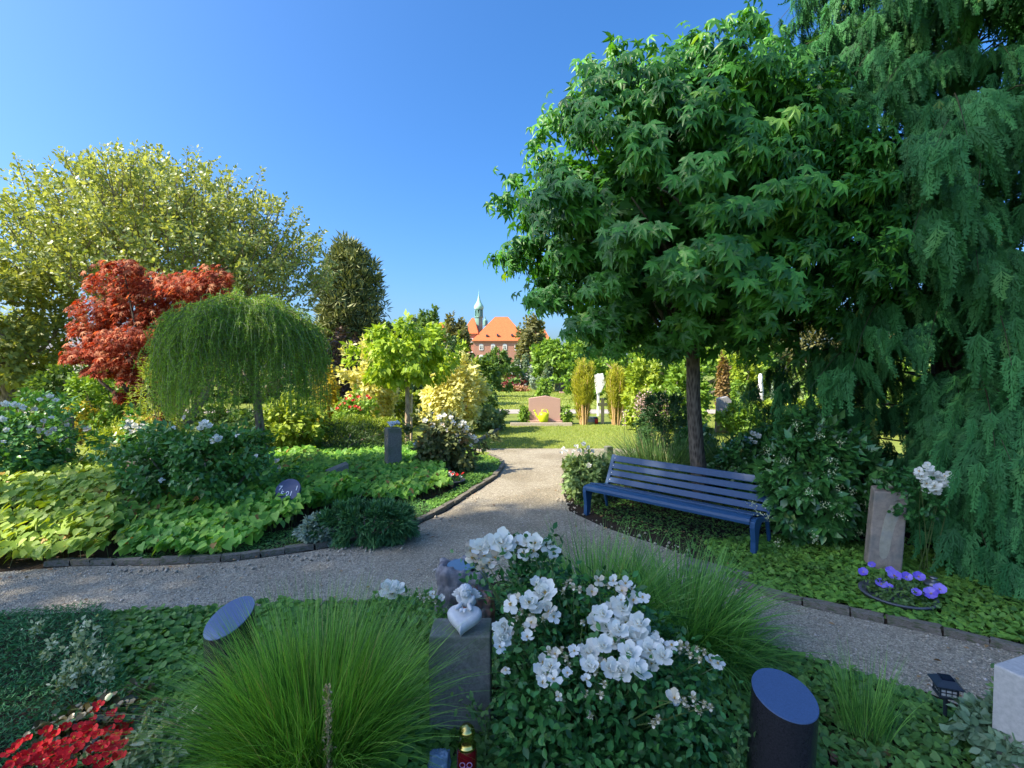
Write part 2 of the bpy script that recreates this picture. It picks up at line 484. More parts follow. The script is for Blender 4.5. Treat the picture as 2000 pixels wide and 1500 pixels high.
# ================================================================== THE SETTING
def sheet(name, poly, z, mat, k='structure'):
    bm = bmesh.new()
    vs = [bm.verts.new((float(p[0]), float(p[1]), z)) for p in poly]
    f = bm.faces.new(vs)
    if f.normal.z < 0: f.normal_flip()
    bmesh.ops.triangulate(bm, faces=[f])
    me = bpy.data.meshes.new(name); bm.to_mesh(me); bm.free()
    me.materials.append(mat)
    o = bpy.data.objects.new(name, me); col.objects.link(o)
    o['kind'] = k
    return o
def groundmat(name, cols, scale, bump=0.5, dist=0.02, big=0.4, vor=0):
    m = bpy.data.materials.new(name); N, L = nodes(m); b = N['Principled BSDF']
    tc = N.new('ShaderNodeTexCoord')
    nz = N.new('ShaderNodeTexNoise'); nz.inputs['Scale'].default_value = scale; nz.inputs['Detail'].default_value = 9; nz.inputs['Roughness'].default_value = 0.75
    n2 = N.new('ShaderNodeTexNoise'); n2.inputs['Scale'].default_value = big; n2.inputs['Detail'].default_value = 5
    L.new(tc.outputs['Object'], nz.inputs['Vector']); L.new(tc.outputs['Object'], n2.inputs['Vector'])
    r = N.new('ShaderNodeValToRGB'); r.color_ramp.elements[0].position = 0.3; r.color_ramp.elements[1].position = 0.7
    r.color_ramp.elements[0].color = (*cols[0], 1); r.color_ramp.elements[1].color = (*cols[1], 1)
    L.new(nz.outputs['Fac'], r.inputs[0])
    mr = N.new('ShaderNodeMapRange'); mr.inputs[1].default_value = 0.42; mr.inputs[2].default_value = 0.62
    L.new(n2.outputs['Fac'], mr.inputs[0])
    mx = N.new('ShaderNodeMix'); mx.data_type = 'RGBA'; mx.blend_type = 'MULTIPLY'; mx.inputs[7].default_value = (*cols[2], 1)
    L.new(mr.outputs[0], mx.inputs[0]); L.new(r.outputs[0], mx.inputs[6])
    c = mx.outputs[2]
    bp = N.new('ShaderNodeBump'); bp.inputs['Strength'].default_value = bump; bp.inputs['Distance'].default_value = dist
    h = nz.outputs['Fac']
    if vor:
        v = N.new('ShaderNodeTexVoronoi'); v.inputs['Scale'].default_value = vor
        v2 = N.new('ShaderNodeTexVoronoi'); v2.inputs['Scale'].default_value = vor
        L.new(tc.outputs['Object'], v.inputs['Vector']); L.new(tc.outputs['Object'], v2.inputs['Vector'])
        mv = N.new('ShaderNodeMapRange'); mv.inputs[3].default_value = 0.6; mv.inputs[4].default_value = 1.3
        sp = N.new('ShaderNodeSeparateColor'); L.new(v2.outputs['Color'], sp.inputs[0]); L.new(sp.outputs[0], mv.inputs[0])
        hs = N.new('ShaderNodeHueSaturation'); L.new(mv.outputs[0], hs.inputs['Value']); L.new(c, hs.inputs['Color']); c = hs.outputs[0]
        inv = N.new('ShaderNodeMath'); inv.operation = 'SUBTRACT'; inv.inputs[0].default_value = 1.0; L.new(v.outputs['Distance'], inv.inputs[1])
        ad = N.new('ShaderNodeMath'); ad.operation = 'ADD'; L.new(inv.outputs[0], ad.inputs[0]); L.new(nz.outputs['Fac'], ad.inputs[1]); h = ad.outputs[0]
    L.new(c, b.inputs['Base Color']); L.new(h, bp.inputs['Height']); L.new(bp.outputs[0], b.inputs['Normal'])
    b.inputs['Roughness'].default_value = 0.95; b.inputs['Specular IOR Level'].default_value = 0.2
    return m
m_ground = groundmat('turf_ground', ((0.12, 0.18, 0.03), (0.28, 0.32, 0.08), (0.8, 0.75, 0.5)), 6, big=0.15)
m_soil = groundmat('dark_soil', ((0.018, 0.012, 0.008), (0.06, 0.042, 0.028), (0.7, 0.7, 0.7)), 30)
m_gravel = groundmat('grey_gravel', ((0.25, 0.22, 0.17), (0.60, 0.535, 0.40), (0.76, 0.74, 0.70)), 35, bump=0.9, dist=0.012, big=1.1, vor=110)
m_asphalt = groundmat('pale_path', ((0.34, 0.30, 0.27), (0.48, 0.43, 0.38), (0.85, 0.85, 0.85)), 8, big=0.5)
S = 700
sheet('ground', [(-S, -120), (S, -120), (S, S), (-S, S)], 0, m_ground)
PATH_UP = [(-420, 1128), (-150, 1124), (0, 1120), (150, 1108), (300, 1108), (450, 1100), (600, 1080), (700, 1062), (800, 1035), (870, 1002), (925, 966), (965, 940), (984, 916), (976, 900), (955, 892), (935, 888)]
PATH_FAR = [(900, 884), (895, 877), (1215, 877), (1400, 879), (1400, 890), (1215, 893), (1110, 903)]
PATH_RT = [(1100, 930), (1100, 965), (1112, 1000), (1180, 1032), (1300, 1072), (1400, 1115), (1440, 1148), (1500, 1170), (1600, 1195), (1700, 1216), (1850, 1248), (2000, 1282), (2200, 1330), (2500, 1400)]
PATH_LO = [(2500, 1640), (2150, 1480), (2000, 1425), (1900, 1392), (1800, 1352), (1700, 1330), (1600, 1297), (1520, 1268), (1440, 1240), (1300, 1190), (1150, 1152), (1050, 1135), (960, 1140), (900, 1165), (800, 1182), (600, 1192), (400, 1192), (200, 1197), (0, 1207), (-250, 1217), (-600, 1235)]
path_poly = gpoly(PATH_UP + PATH_FAR + PATH_RT + PATH_LO)
soil_poly = [(-11, 1.0), (-11, 9.0), (-8, 11.0), (-1.9, 11.4), (6.5, 10.4), (7.5, 9.4), (10, 8), (10, -1.5), (-9, -1.5)]
sheet('bed_soil', soil_poly, 0.004, m_soil)
sheet('gravel_path', path_poly, 0.012, m_gravel)
sheet('cross_path', [(-28, D(808)), (22, D(808)), (22, D(800)), (-28, D(800))], 0.008, m_asphalt)

# loose pebbles
oct_v = np.array([[1, 0, 0], [0, 1, 0], [-1, 0, 0], [0, -1, 0], [0, 0, .8], [0, 0, -.4]], float) + gauss(6, .12)
oct_t = np.array([[0, 1, 4], [1, 2, 4], [2, 3, 4], [3, 0, 4], [1, 0, 5], [2, 1, 5], [3, 2, 5], [0, 3, 5]])
g = Geo()
xy = sample_poly(path_poly, 18000, lambda q: np.clip((9 - q[:, 1]) / 6, 0.05, 1) * (abs(q[:, 0]) < 6))
n = len(xy); th = rnd(n, 0, 2 * PI)
M = axes(np.column_stack([np.cos(th), np.sin(th), rnd(n, -.2, .2)]), gauss(n, .25) + np.array([0, 0, 1]))
s = rnd(n, .0035, .0085) * (1 + (rnd(n) > .93) * rnd(n, .3, 1.1))
g.inst((oct_v, oct_t), np.column_stack([xy, np.full(n, .014)]), M, s[:, None] * np.column_stack([rnd(n, .8, 1.3), rnd(n, .8, 1.3), rnd(n, .6, 1)]), rnd(n))
m_peb = leafmat('pebble', (0.25, 0.215, 0.16), (0.62, 0.54, 0.41), trans=0, rough=0.85, extra=(0.62, 0.56, 0.52))
kind(g.build('gravel', m_peb), 'stuff')
# bigger stones along the path edge
g = Geo()
edge = gpoly(PATH_RT[:8] + [(1330, 1090), (1240, 1062)])
pts = []
for i in range(190):
    k = random.randrange(7); a, b = edge[k], edge[k + 1]; t = random.random()
    p = a * (1 - t) + b * t + RNG.normal(0, .09, 2); pts.append(p)
pe = gpoly([(600, 1092), (700, 1076), (800, 1048), (870, 1015), (930, 975), (300, 1118), (450, 1112)])
for i in range(120):
    a = pe[random.randrange(len(pe))]; pts.append(a + RNG.normal(0, .17, 2) * np.array([1, .25]))
pts = np.array(pts); n = len(pts); th = rnd(n, 0, 2 * PI)
M = axes(np.column_stack([np.cos(th), np.sin(th), 0 * th]), gauss(n, .25) + np.array([0, 0, 1]))
g.inst((oct_v, oct_t), np.column_stack([pts, np.full(n, .02)]), M, rnd(n, .010, .026), rnd(n, .0, .7))
kind(g.build('loose_stones', m_peb), 'stuff')

# edging stones, each its own piece
m_edge = stonemat('edging_stone', (0.10, 0.085, 0.07), (0.30, 0.26, 0.21), scale=18, bump=0.7, c3=(0.09, 0.11, 0.05), s3=6)
def stone_box_mesh(name, sx, sy, sz, amp=0.06, sub=2, seed=0, mat=None):
    bm = bmesh.new(); bmesh.ops.create_cube(bm, size=1)
    bmesh.ops.subdivide_edges(bm, edges=bm.edges[:], cuts=sub, use_grid_fill=True)
    for v in bm.verts:
        nn = noise.noise_vector(v.co * 3 + Vector((seed * 7, 0, 0)))
        v.co = Vector((v.co.x * sx, v.co.y * sy, v.co.z * sz)) + Vector((nn.x * sx, nn.y * sy, nn.z * sz)) * amp * 0.6 + nn * amp * 0.05
    me = bpy.data.meshes.new(name); bm.to_mesh(me); bm.free()
    if mat: me.materials.append(mat)
    return me
edge_meshes = [stone_box_mesh('edging_stone', 1, 1, 1, 0.16, 1, i, m_edge) for i in range(5)]
def edging(pxline, name, step=0.24, off=0.035, w=0.07, h=0.085):
    line = gpoly(pxline)
    base = Geo()
    seg = np.diff(line, axis=0); ln = np.linalg.norm(seg, axis=1); cum = np.concatenate([[0], np.cumsum(ln)])
    def at(s):
        k = min(int(np.searchsorted(cum, s, side='right')) - 1, len(seg) - 1)
        return line[k] + seg[k] / ln[k] * (s - cum[k]), seg[k] / ln[k]
    s = 0
    pieces = []
    while s < cum[-1] - 0.05:
        L_ = step * random.uniform(0.75, 1.3)
        a, _ = at(s); b, _ = at(min(s + L_, cum[-1])); pieces.append((a, b)); s += L_
    nn = np.array([-(seg[:, 1] / ln).mean(), (seg[:, 0] / ln).mean()])
    p0 = [np.append(at(q)[0], 0.004) for q in np.linspace(0, cum[-1], 40)]
    base.tube(p0, 0.03, 4)
    strip = base.build(name, m_soil); strip['kind'] = 'structure'
    for a, b in pieces:
        o = bpy.data.objects.new('edging_stone', random.choice(edge_meshes)); col.objects.link(o); o.parent = strip
        m = (a + b) / 2; d = b - a; L_ = np.linalg.norm(d)
        o.location = (float(m[0]), float(m[1]), h / 2 - 0.02 + random.uniform(-.012, .008))
        o.rotation_euler = (random.uniform(-.08, .08), random.uniform(-.03, .03), math.atan2(d[1], d[0]) + random.uniform(-.03, .03))
        o.scale = (L_ * 0.95, w * random.uniform(.85, 1.15), h)
edging([(90, 1106), (150, 1103), (300, 1103), (450, 1095), (600, 1075), (700, 1057), (800, 1030), (870, 996), (925, 960), (965, 935), (983, 912), (975, 899), (955, 892)], 'path_edging', step=.22)
edging([(1425, 1140), (1445, 1148), (1500, 1165), (1600, 1190), (1700, 1211), (1850, 1243), (2000, 1277), (2200, 1325)], 'bed_edging', step=.26)
edging([(925, 868), (950, 855), (980, 838), (984, 834)], 'grave_edging', step=.45, w=.09, h=.1)
# stone slab lying at the path
slab = bpy.data.objects.new('paving_slab', stone_box_mesh('paving_slab', 1, 1, 1, .08, 2, 3, stonemat('slab_stone', (.12, .11, .10), (.30, .27, .24), scale=14, c3=(.06, .09, .03), s3=5)))
col.objects.link(slab); tag(slab, 'flat mossy grey stone slab at the path edge behind the tall green grass', 'stone slab')
q = G(1395, 1125); slab.location = (q[0], q[1], .02); slab.scale = (.55, .34, .06); slab.rotation_euler = (0, 0, -.7)

# lawns: blades
m_lawn = leafmat('lawn_blade', (0.20, 0.30, 0.04), (0.42, 0.48, 0.11), trans=0.35, rough=0.6, extra=(0.42, 0.34, 0.16), extra_at=.88)
def lawn(name, pxpoly, n, h, w):
    poly = gpoly(pxpoly); xy = sample_poly(poly, n); g = Geo(); n = len(xy)
    th = rnd(n, 0, 2 * PI); tilt = rnd(n, .05, .6)
    d = np.column_stack([np.cos(th) * tilt, np.sin(th) * tilt, np.ones(n)])
    t = np.clip(rnd(n) * .75 + .32 * smooth_noise(xy, 2.2, 5) + .1, 0, 1)
    blades(g, np.column_stack([xy, np.zeros(n)]), unit(d), h * rnd(n, .5, 1.2), w * rnd(n, .7, 1.3), rnd(n, 0, .6), seg=2, tone=t)
    return kind(g.build(name, m_lawn), 'stuff')
lawn('lawn_grass', [(905, 876), (930, 832), (1230, 829), (1500, 833), (1560, 870), (1200, 876)], 22000, .06, .013)
lawn('far_lawn_grass', [(925, 800), (950, 763), (1250, 757), (1350, 800)], 14000, .10, .06)
lawn('middle_lawn_grass', [(120, 858), (110, 800), (260, 800), (290, 858)], 9000, .07, .018)

# ------------------------------------------------------------------ the red brick building far behind
m_brick = bpy.data.materials.new('red_brick'); N, L = nodes(m_brick); b = N['Principled BSDF']
tc = N.new('ShaderNodeTexCoord'); br = N.new('ShaderNodeTexBrick'); br.inputs['Scale'].default_value = 1.2
br.inputs['Color1'].default_value = (.50, .20, .13, 1); br.inputs['Color2'].default_value = (.36, .13, .08, 1); br.inputs['Mortar'].default_value = (.42, .26, .20, 1)
br.inputs['Brick Width'].default_value = .3; br.inputs['Row Height'].default_value = .1
mp = N.new('ShaderNodeMapping'); mp.inputs['Rotation'].default_value = (PI / 2, 0, 0)
L.new(tc.outputs['Object'], mp.inputs[0]); L.new(mp.outputs[0], br.inputs['Vector']); L.new(br.outputs['Color'], b.inputs['Base Color']); b.inputs['Roughness'].default_value = .9
m_tile = stonemat('roof_tile', (.48, .11, .035), (.66, .17, .055), scale=3, bump=.3)
m_copper = stonemat('green_copper', (.26, .52, .40), (.42, .70, .56), scale=2, bump=.1, rough=.7)
m_copperd = stonemat('copper_shade', (.12, .26, .22), (.22, .40, .34), scale=2, bump=.1)  # darker copy of the green copper, shade put into the colour
m_white = plain('white_paint', (.78, .77, .74), .6)
m_glass = plain('dark_glass', (.05, .07, .09), .15)
DB = 125.0
bld = thing('brick_building', 'red brick building with orange tiled roofs and a green onion-domed turret', 'building', (P(960, 700, DB)[0], DB, 0))
def zpx(py, d): return P(1000, py, d)[2]
def xpx(px, d): return P(px, 700, d)[0]
def block(x0, x1, yf, depth, zt, zr, ridge0, ridge1, yr_off=None):
    """wall box and hipped roof; x in px"""
    X0, X1 = xpx(x0, yf), xpx(x1, yf); Z = zpx(zt, yf)
    w = Geo(); w.box(((X0 + X1) / 2, yf + depth / 2, Z / 2), (X1 - X0, depth, Z)); w.build('wall', m_brick, bld)
    r = Geo(); e = .5; zr_ = zpx(zr, yf + depth / 2); R0, R1 = xpx(ridge0, yf + depth / 2), xpx(ridge1, yf + depth / 2); ym = yf + depth / 2
    V = [(X0 - e, yf - e, Z - .1), (X1 + e, yf - e, Z - .1), (X1 + e, yf + depth + e, Z - .1), (X0 - e, yf + depth + e, Z - .1), (R0, ym, zr_), (R1, ym, zr_)]
    r.add(V, T=[[1, 2, 5], [3, 0, 4]], Q=[[0, 1, 5, 4], [2, 3, 4, 5], [3, 2, 1, 0]]); rf = r.build('roof', m_tile, bld)
    c = Geo(); c.box(((X0 + X1) / 2, yf - .12, Z - .3), (X1 - X0, .24, .4)); c.build('cornice', plain('brick_trim', (.45, .2, .13), .9), bld)
    return rf
block(925, 1028, DB, 16, 665, 619, 967, 992)
block(905, 931, DB + 2, 9, 651, 621, 922, 926)
block(845, 876, DB + 14, 10, 652, 630, 858, 866)
block(1030, 1075, DB + 6, 10, 670, 640, 1040, 1062)
for (px, py) in ((951, 656), (972, 655), (1000, 655)):
    v = Geo(); p = P(px, py, DB + 1.2); v.box(p + np.array([0, -.3, .1]), (.5, .8, .5)); v.build('roof_vent', m_glass, bld)
def bwin(px, py, w, h, d):
    p = P(px, py, d); s = DB / 960
    W, H = w * s, h * s
    f = Geo(); y = d - .06
    for sx in (-1, 1): f.box((p[0] + sx * (W / 2 - .08), y, p[2]), (.16, .12, H))
    for sz in (-1, 1): f.box((p[0], y, p[2] + sz * (H / 2 - .08)), (W - .32, .12, .16))
    f.box((p[0], y, p[2]), (.12, .10, H - .32)); f.box((p[0], y - .005, p[2] + H * .12), (W - .32, .09, .12))
    # rounded white head
    fo = f.build('window', m_white, bld)
    gl = Geo(); gl.box((p[0], d - .02, p[2]), (W - .3, .03, H - .3)); gl.build('pane', m_glass, fo)
    ar = Geo(); th = np.linspace(0, PI, 9)
    V = [(p[0] + W / 2 * math.cos(a), y, p[2] + H / 2 + W * .28 * math.sin(a)) for a in th] + [(p[0] + W / 2 * math.cos(a), y + .1, p[2] + H / 2 + W * .28 * math.sin(a)) for a in th]
    ar.add(V, T=[[0, i + 1, i] for i in range(1, 8)], Q=[[i, i + 1, i + 10, i + 9] for i in range(8)]); ar.build('arch', m_white, fo)
for px in (940, 963, 986, 1009): bwin(px, 679, 8, 10, DB)
for px in (940, 963, 986, 1009): bwin(px, 700, 8, 10, DB)
bwin(922, 667, 5, 10, DB + 2); bwin(921, 693, 5, 11, DB + 2)
# turret
yt = DB + 9; cx = xpx(935.5, yt); sc = yt / 960
zt = lambda py: zpx(py, yt)
g = Geo(); g.lathe([(7.2 * sc, zt(655)), (7.2 * sc, zt(621)), (8.6 * sc, zt(620.5)), (8.6 * sc, zt(618.5)), (0, zt(618.5))], (cx, yt, 0), 8); g.build('turret_base', m_copperd, bld)
g = Geo()
for k in range(8):
    a = k / 8 * 2 * PI + PI / 8
    g.box((cx + 6.9 * sc * math.cos(a), yt + 6.9 * sc * math.sin(a), (zt(606) + zt(618.5)) / 2), (.32, .32, zt(606) - zt(618.5)), a)
g.lathe([(7.9 * sc, zt(606)), (7.9 * sc, zt(603)), (0, zt(603))], (cx, yt, 0), 8)
g.lathe([(3.2 * sc, zt(618.5)), (3.2 * sc, zt(606))], (cx, yt, 0), 8); g.build('turret_lantern', m_copperd, bld)
g = Geo(); prof = [(8.8 * sc, zt(604)), (9.6 * sc, zt(601)), (9.0 * sc, zt(597.5)), (6.8 * sc, zt(594)), (4.2 * sc, zt(589.5)), (2.4 * sc, zt(584)), (1.2 * sc, zt(578)), (.5 * sc, zt(573)), (.15 * sc, zt(566)), (0.02, zt(565))]
g.lathe(prof, (cx, yt, 0), 12); g.build('dome', m_copper, bld, smooth=True)
g = Geo(); g.lathe([(5 * sc, zt(632)), (4.5 * sc, zt(622)), (1.2 * sc, zt(618)), (.3 * sc, zt(612)), (0, zt(611))], (xpx(948, yt + 6), yt + 6, 0), 8); g.build('small_turret', m_copperd, bld)
g = Geo(); g.box((xpx(873, DB + 16), DB + 16, zpx(629, DB + 16)), (1, 1, 1.4)); g.build('chimney', m_brick, bld)
# pale house glimpsed at the left edge
hl = thing('white_house', 'pale rendered house with grey roof glimpsed at left behind the hedge', 'house', (P(112, 700, 45)[0], 45, 0))
g = Geo(); a = P(96, 700, 45); g.box((a[0] + 1.4, 48, 1.55), (6, 6, 3.1)); g.build('wall', plain('cream_render', (.72, .62, .55), .8), hl)
g = Geo(); c = a[0] + 1.4; g.add([(c - 3.4, 44.7, 3.1), (c + 3.4, 44.7, 3.1), (c + 3.4, 51.3, 3.1), (c - 3.4, 51.3, 3.1), (c - 3.4, 48, 5), (c + 3.4, 48, 5)], T=[[0, 4, 3], [1, 2, 5]], Q=[[0, 1, 5, 4], [2, 3, 4, 5], [3, 2, 1, 0]])
g.build('roof', plain('slate_roof', (.16, .16, .18), .7), hl)
w = Geo(); w.box((c - .6, 44.97, 1.6), (1.1, .08, 1.2)); wo = w.build('window', m_white, hl); w = Geo(); w.box((c - .6, 44.92, 1.6), (.9, .04, 1.0)); w.build('pane', m_glass, wo)
# ================================================================== TREES AND SHRUBS BEYOND THE BEDS
def mix(c, k): return tuple(min(1, a * k) for a in c)
LM = {
 'dark_green': ((.025, .06, .018), (.09, .17, .05)), 'mid_green': ((.05, .11, .02), (.16, .27, .06)), 'bright_green': ((.09, .20, .02), (.26, .42, .06)),
 'lime': ((.16, .27, .02), (.42, .52, .07)), 'gold': ((.38, .32, .03), (.72, .62, .10)), 'cream_gold': ((.44, .46, .15), (.82, .80, .38)),
 'olive': ((.08, .09, .025), (.24, .24, .09)), 'blue_green': ((.08, .14, .07), (.24, .34, .20)), 'maroon': ((.09, .015, .02), (.24, .05, .05)),
 'bluespruce': ((.16, .24, .20), (.36, .46, .40)), 'yew': ((.015, .04, .012), (.05, .11, .03)), 'bronze': ((.14, .09, .03), (.34, .24, .10)),
 'heather': ((.26, .13, .07), (.50, .30, .16)), 'pale_green': ((.14, .22, .07), (.36, .46, .20)),
}
def lm(k, **kw): return leafmat(k + '_leaf', *LM[k], **kw)
def shrub(name, label, cat, x0, x1, y0, y1, mat, n, lpx, d=None, base=L_DIAMOND, trunk=None, shape='ball', clumps=50, rough=.12, ground=True, group=None, dep=1.0, face=.7, up=.5, spread=.24, shell=(.55, 1.0), droop=.1, partname='foliage', jitter=.5, bark=None, axis_out=.5):
    """a plant that shows between pixel columns x0..x1 and rows y0..y1; d: distance, else from the ground row y1"""
    if d is None: d = D(y1)
    n = int(n * .60); lpx = lpx * 1.24
    cx, cy = (x0 + x1) / 2, (y0 + y1) / 2
    C = P(cx, cy, d); rx = size_at((x1 - x0) / 2, d); rz = size_at((y1 - y0) / 2, d)
    if trunk is None and ground:                      # reaches the ground
        top = C[2] + rz; C[2] = top / 2; rz = top / 2
    o = thing(name, label, cat, (C[0], C[1], 0), group)
    g = Geo(); tp = None
    if shape == 'cone': tp = lambda z: 1.08 - .95 * z
    if shape == 'column': tp = lambda z: .95 - .35 * z ** 3
    if shape == 'vase': tp = lambda z: .55 + .5 * z
    blob(g, C, (rx, max(rx * dep, .2), rz), n, base, size_at(lpx, d), clumps=clumps, rough=rough, taper=tp, floor=.01, face_out=face, up=up, spread=spread, shell=shell, droop=droop, jitter=jitter, axis_out=axis_out)
    f = g.build(partname, mat, o)
    g = Geo()
    r = trunk if trunk else max(.02, rx * .05)
    if trunk:
        g.tube([(C[0], C[1], 0), (C[0] + r * .3, C[1], C[2] * .5), (C[0], C[1], C[2])], [r * 1.2, r, r * .7], 8)
    for k in range(6):
        a = k / 6 * 2 * PI + random.uniform(-.3, .3); z0 = C[2] - rz * .55 if trunk else .02
        e = C + np.array([math.cos(a) * rx * .65, math.sin(a) * rx * .65 * dep, rz * random.uniform(.0, .6)])
        limb(g, (C[0], C[1], max(z0, .02)), e, r * .55, r * .15, .08)
    g.build('trunk' if trunk else 'stems', bark or bark_grey, o, smooth=True)
    return o
# ---- far trees
shrub('oak_tree', 'olive brown broad tree hiding the right end of the brick building', 'tree', 1006, 1068, 624, 748, lm('olive'), 9000, 6, d=85, trunk=.6, clumps=70)
shrub('oak_tree', 'olive green tree standing in front of the small left roof of the building', 'tree', 862, 920, 620, 740, lm('olive'), 8000, 6, d=80, trunk=.5, clumps=50)
shrub('linden_tree', 'dark green pointed tree left of the far orange roofs', 'tree', 808, 862, 607, 735, lm('mid_green'), 8000, 6, d=75, trunk=.5, clumps=60)
shrub('linden_tree', 'grey green lower tree to the left of the pointed one by the orange roofs', 'tree', 792, 838, 620, 735, lm('blue_green'), 6000, 6, d=78, trunk=.5, clumps=40)
shrub('round_tree', 'dark green round-headed tree just below the building windows', 'tree', 934, 998, 686, 745, lm('mid_green'), 6500, 5, d=50, trunk=.18, clumps=45)
shrub('round_tree', 'fresh green ball-headed tree at the edge of the big star-leaved crown', 'tree', 1038, 1140, 664, 742, lm('bright_green'), 10000, 6, d=42, trunk=.22, clumps=60)
shrub('round_tree', 'bluish green tree between the two pale yellow shrubs and the building', 'tree', 862, 906, 652, 730, lm('dark_green'), 2600, 5, d=60, trunk=.3, clumps=40)
shrub('conifer_shrub', 'slim yellow-green conifer beside the pale yellow shrub', 'conifer', 880, 915, 660, 790, lm('lime'), 2600, 5, d=25, shape='cone')
shrub('conifer_shrub', 'yellow-green cone conifer under the brick building', 'conifer', 918, 942, 693, 775, lm('lime'), 1800, 5, d=30, shape='cone')
shrub('columnar_juniper', 'narrow grey-green juniper column left of the white monument', 'conifer', 1000, 1018, 698, 752, lm('blue_green'), 1200, 4, d=52, shape='column', clumps=30)
shrub('columnar_juniper', 'narrow grey-green juniper column in front of the white monument', 'conifer', 1018, 1034, 694, 752, lm('blue_green'), 1200, 4, d=52, shape='column', clumps=30)
shrub('columnar_juniper', 'silvery juniper column right of the white monument', 'conifer', 1034, 1052, 708, 762, lm('bluespruce'), 1100, 4, d=44, shape='column', clumps=30)
shrub('cone_shrub', 'broad grey-green cone shrub behind the pink headstone', 'shrub', 1048, 1092, 708, 765, lm('blue_green'), 2600, 4, d=40, shape='cone')
shrub('topiary_ball', 'small bright yellow-green clipped ball by the monument', 'shrub', 984, 1000, 726, 742, lm('lime'), 700, 3.5, d=50)
shrub('red_bush', 'low dark red bush on the brown grave bed in the far lawn', 'shrub', 983, 1026, 738, 756, lm('maroon'), 1500, 4, d=45)
shrub('heather_bed', 'brown heather bed around the far grave', 'flower bed', 974, 1034, 755, 768, lm('heather'), 1800, 3.5, d=41, dep=.6)
shrub('rose_shrub', 'leafy green shrub with roses right of the pale yellow shrub', 'shrub', 918, 968, 738, 815, lm('mid_green'), 2800, 6, d=17)
shrub('sapling_shrub', 'small leafy sapling standing behind the pink headstone', 'shrub', 1048, 1076, 742, 780, lm('bright_green'), 700, 6, d=19, trunk=.03)
# row of far trees closing the horizon on both sides
for i, (x0, x1, y0, m) in enumerate([(-60, 90, 610, 'dark_green'), (330, 520, 640, 'dark_green'), (560, 660, 640, 'dark_green'), (735, 800, 640, 'dark_green'), (1110, 1220, 640, 'mid_green'), (1210, 1380, 630, 'dark_green'), (1370, 1520, 640, 'mid_green'), (1500, 1700, 620, 'olive'), (1690, 1900, 610, 'dark_green'), (1880, 2150, 600, 'mid_green')]):
    pos = ['at the far left end', 'behind the red maple', 'behind the larch', 'behind the dark conifer', 'right of the brick building', 'behind the bench tree trunk', 'beyond the white statue', 'behind the grey grave stone', 'behind the weeping cypress', 'far behind the cypress'][i]
    shrub('distant_tree', 'distant broad tree ' + pos, 'tree', x0, x1, y0, 745, lm(m), 4600, 9, d=58 + 3 * (i % 3), trunk=.4, clumps=50, group='trees closing the horizon')
# ---- dark pine
def pine():
    d = 24.0; x = xpx(682, d); zt_ = zpx(486, d)
    o = thing('pine_tree', 'tall dark pine with a purple-brown shaded foot beside the big leafy tree', 'tree', (x, d, 0))
    g = Geo(); g.tube([(x, d, 0), (x + .1, d, zt_ * .5), (x, d, zt_ - .3)], [.25, .18, .03], 8)
    f = Geo()
    nb = 210
    for i in range(nb):
        z = zt_ * (.10 + .88 * i / nb); R_ = 1.75 * (1 - ((z / zt_ - .35) / .65) ** 2 if z / zt_ > .35 else 1) ** .6 * random.uniform(.62, 1.22) * (1 + .16 * math.sin(z * 2.3 + 2 * (i * 2.4))) + .1
        a = i * 2.4; e = np.array([x + math.cos(a) * R_, d + math.sin(a) * R_, z + .25])
        g.tube([(x, d, z - .15), (e + np.array([x, d, z])) / 2 + np.array([0, 0, -.02]), e], [.05, .03, .01], 4)
        for j in range(5):
            t = random.uniform(.5, 1.0); c = np.array([x, d, z]) * (1 - t) + e * t + gauss(1, .14)[0]
            m = 19; q = unit(gauss(m)); p = c + q * .22 * rnd(m, .2, 1)[:, None]
            f.inst(L_NARROW, p, axes(unit(q + np.array([0, 0, .5])), unit(gauss(m))), rnd(m, .26, .48) * np.ones(m), np.clip(rnd(m, .1, .9) + random.uniform(-.2, .2), 0, 1))
    f.build('foliage', leafmat('pine_needles', (.05, .09, .03), (.30, .33, .12), trans=.1), o)
    g.build('trunk', bark_dark, o)
pine()
shrub('undershrub', 'dark purplish shrub at the foot of the pine', 'shrub', 640, 705, 640, 790, leafmat('purple_leaf', (.05, .03, .03), (.20, .12, .09), trans=.2), 3000, 7, d=21)
for (nm, x0, x1, y0, y1, d, m_, n, tx_) in [('tall_hedge', 300, 700, 690, 772, 27, 'dark_green', 9000, 'behind the larch and maple'), ('tall_hedge', 1100, 1560, 688, 770, 30, 'bright_green', 11000, 'beyond the bench tree stem'), ('tall_hedge', 1540, 2150, 670, 800, 20, 'mid_green', 9000, 'beyond the weeping cypress'), ('tall_hedge', -120, 330, 690, 765, 30, 'dark_green', 8000, 'under the big leafy tree'), ('tall_hedge', 640, 990, 700, 768, 33, 'mid_green', 8000, 'behind the pale yellow shrubs')]:
    shrub(nm, 'loose tall hedge ' + tx_, 'hedge', x0, x1, y0, y1, lm(m_), n, 8, d=d, clumps=220, dep=.10, rough=.12, spread=.1, shell=(.8, 1.1), axis_out=.8)
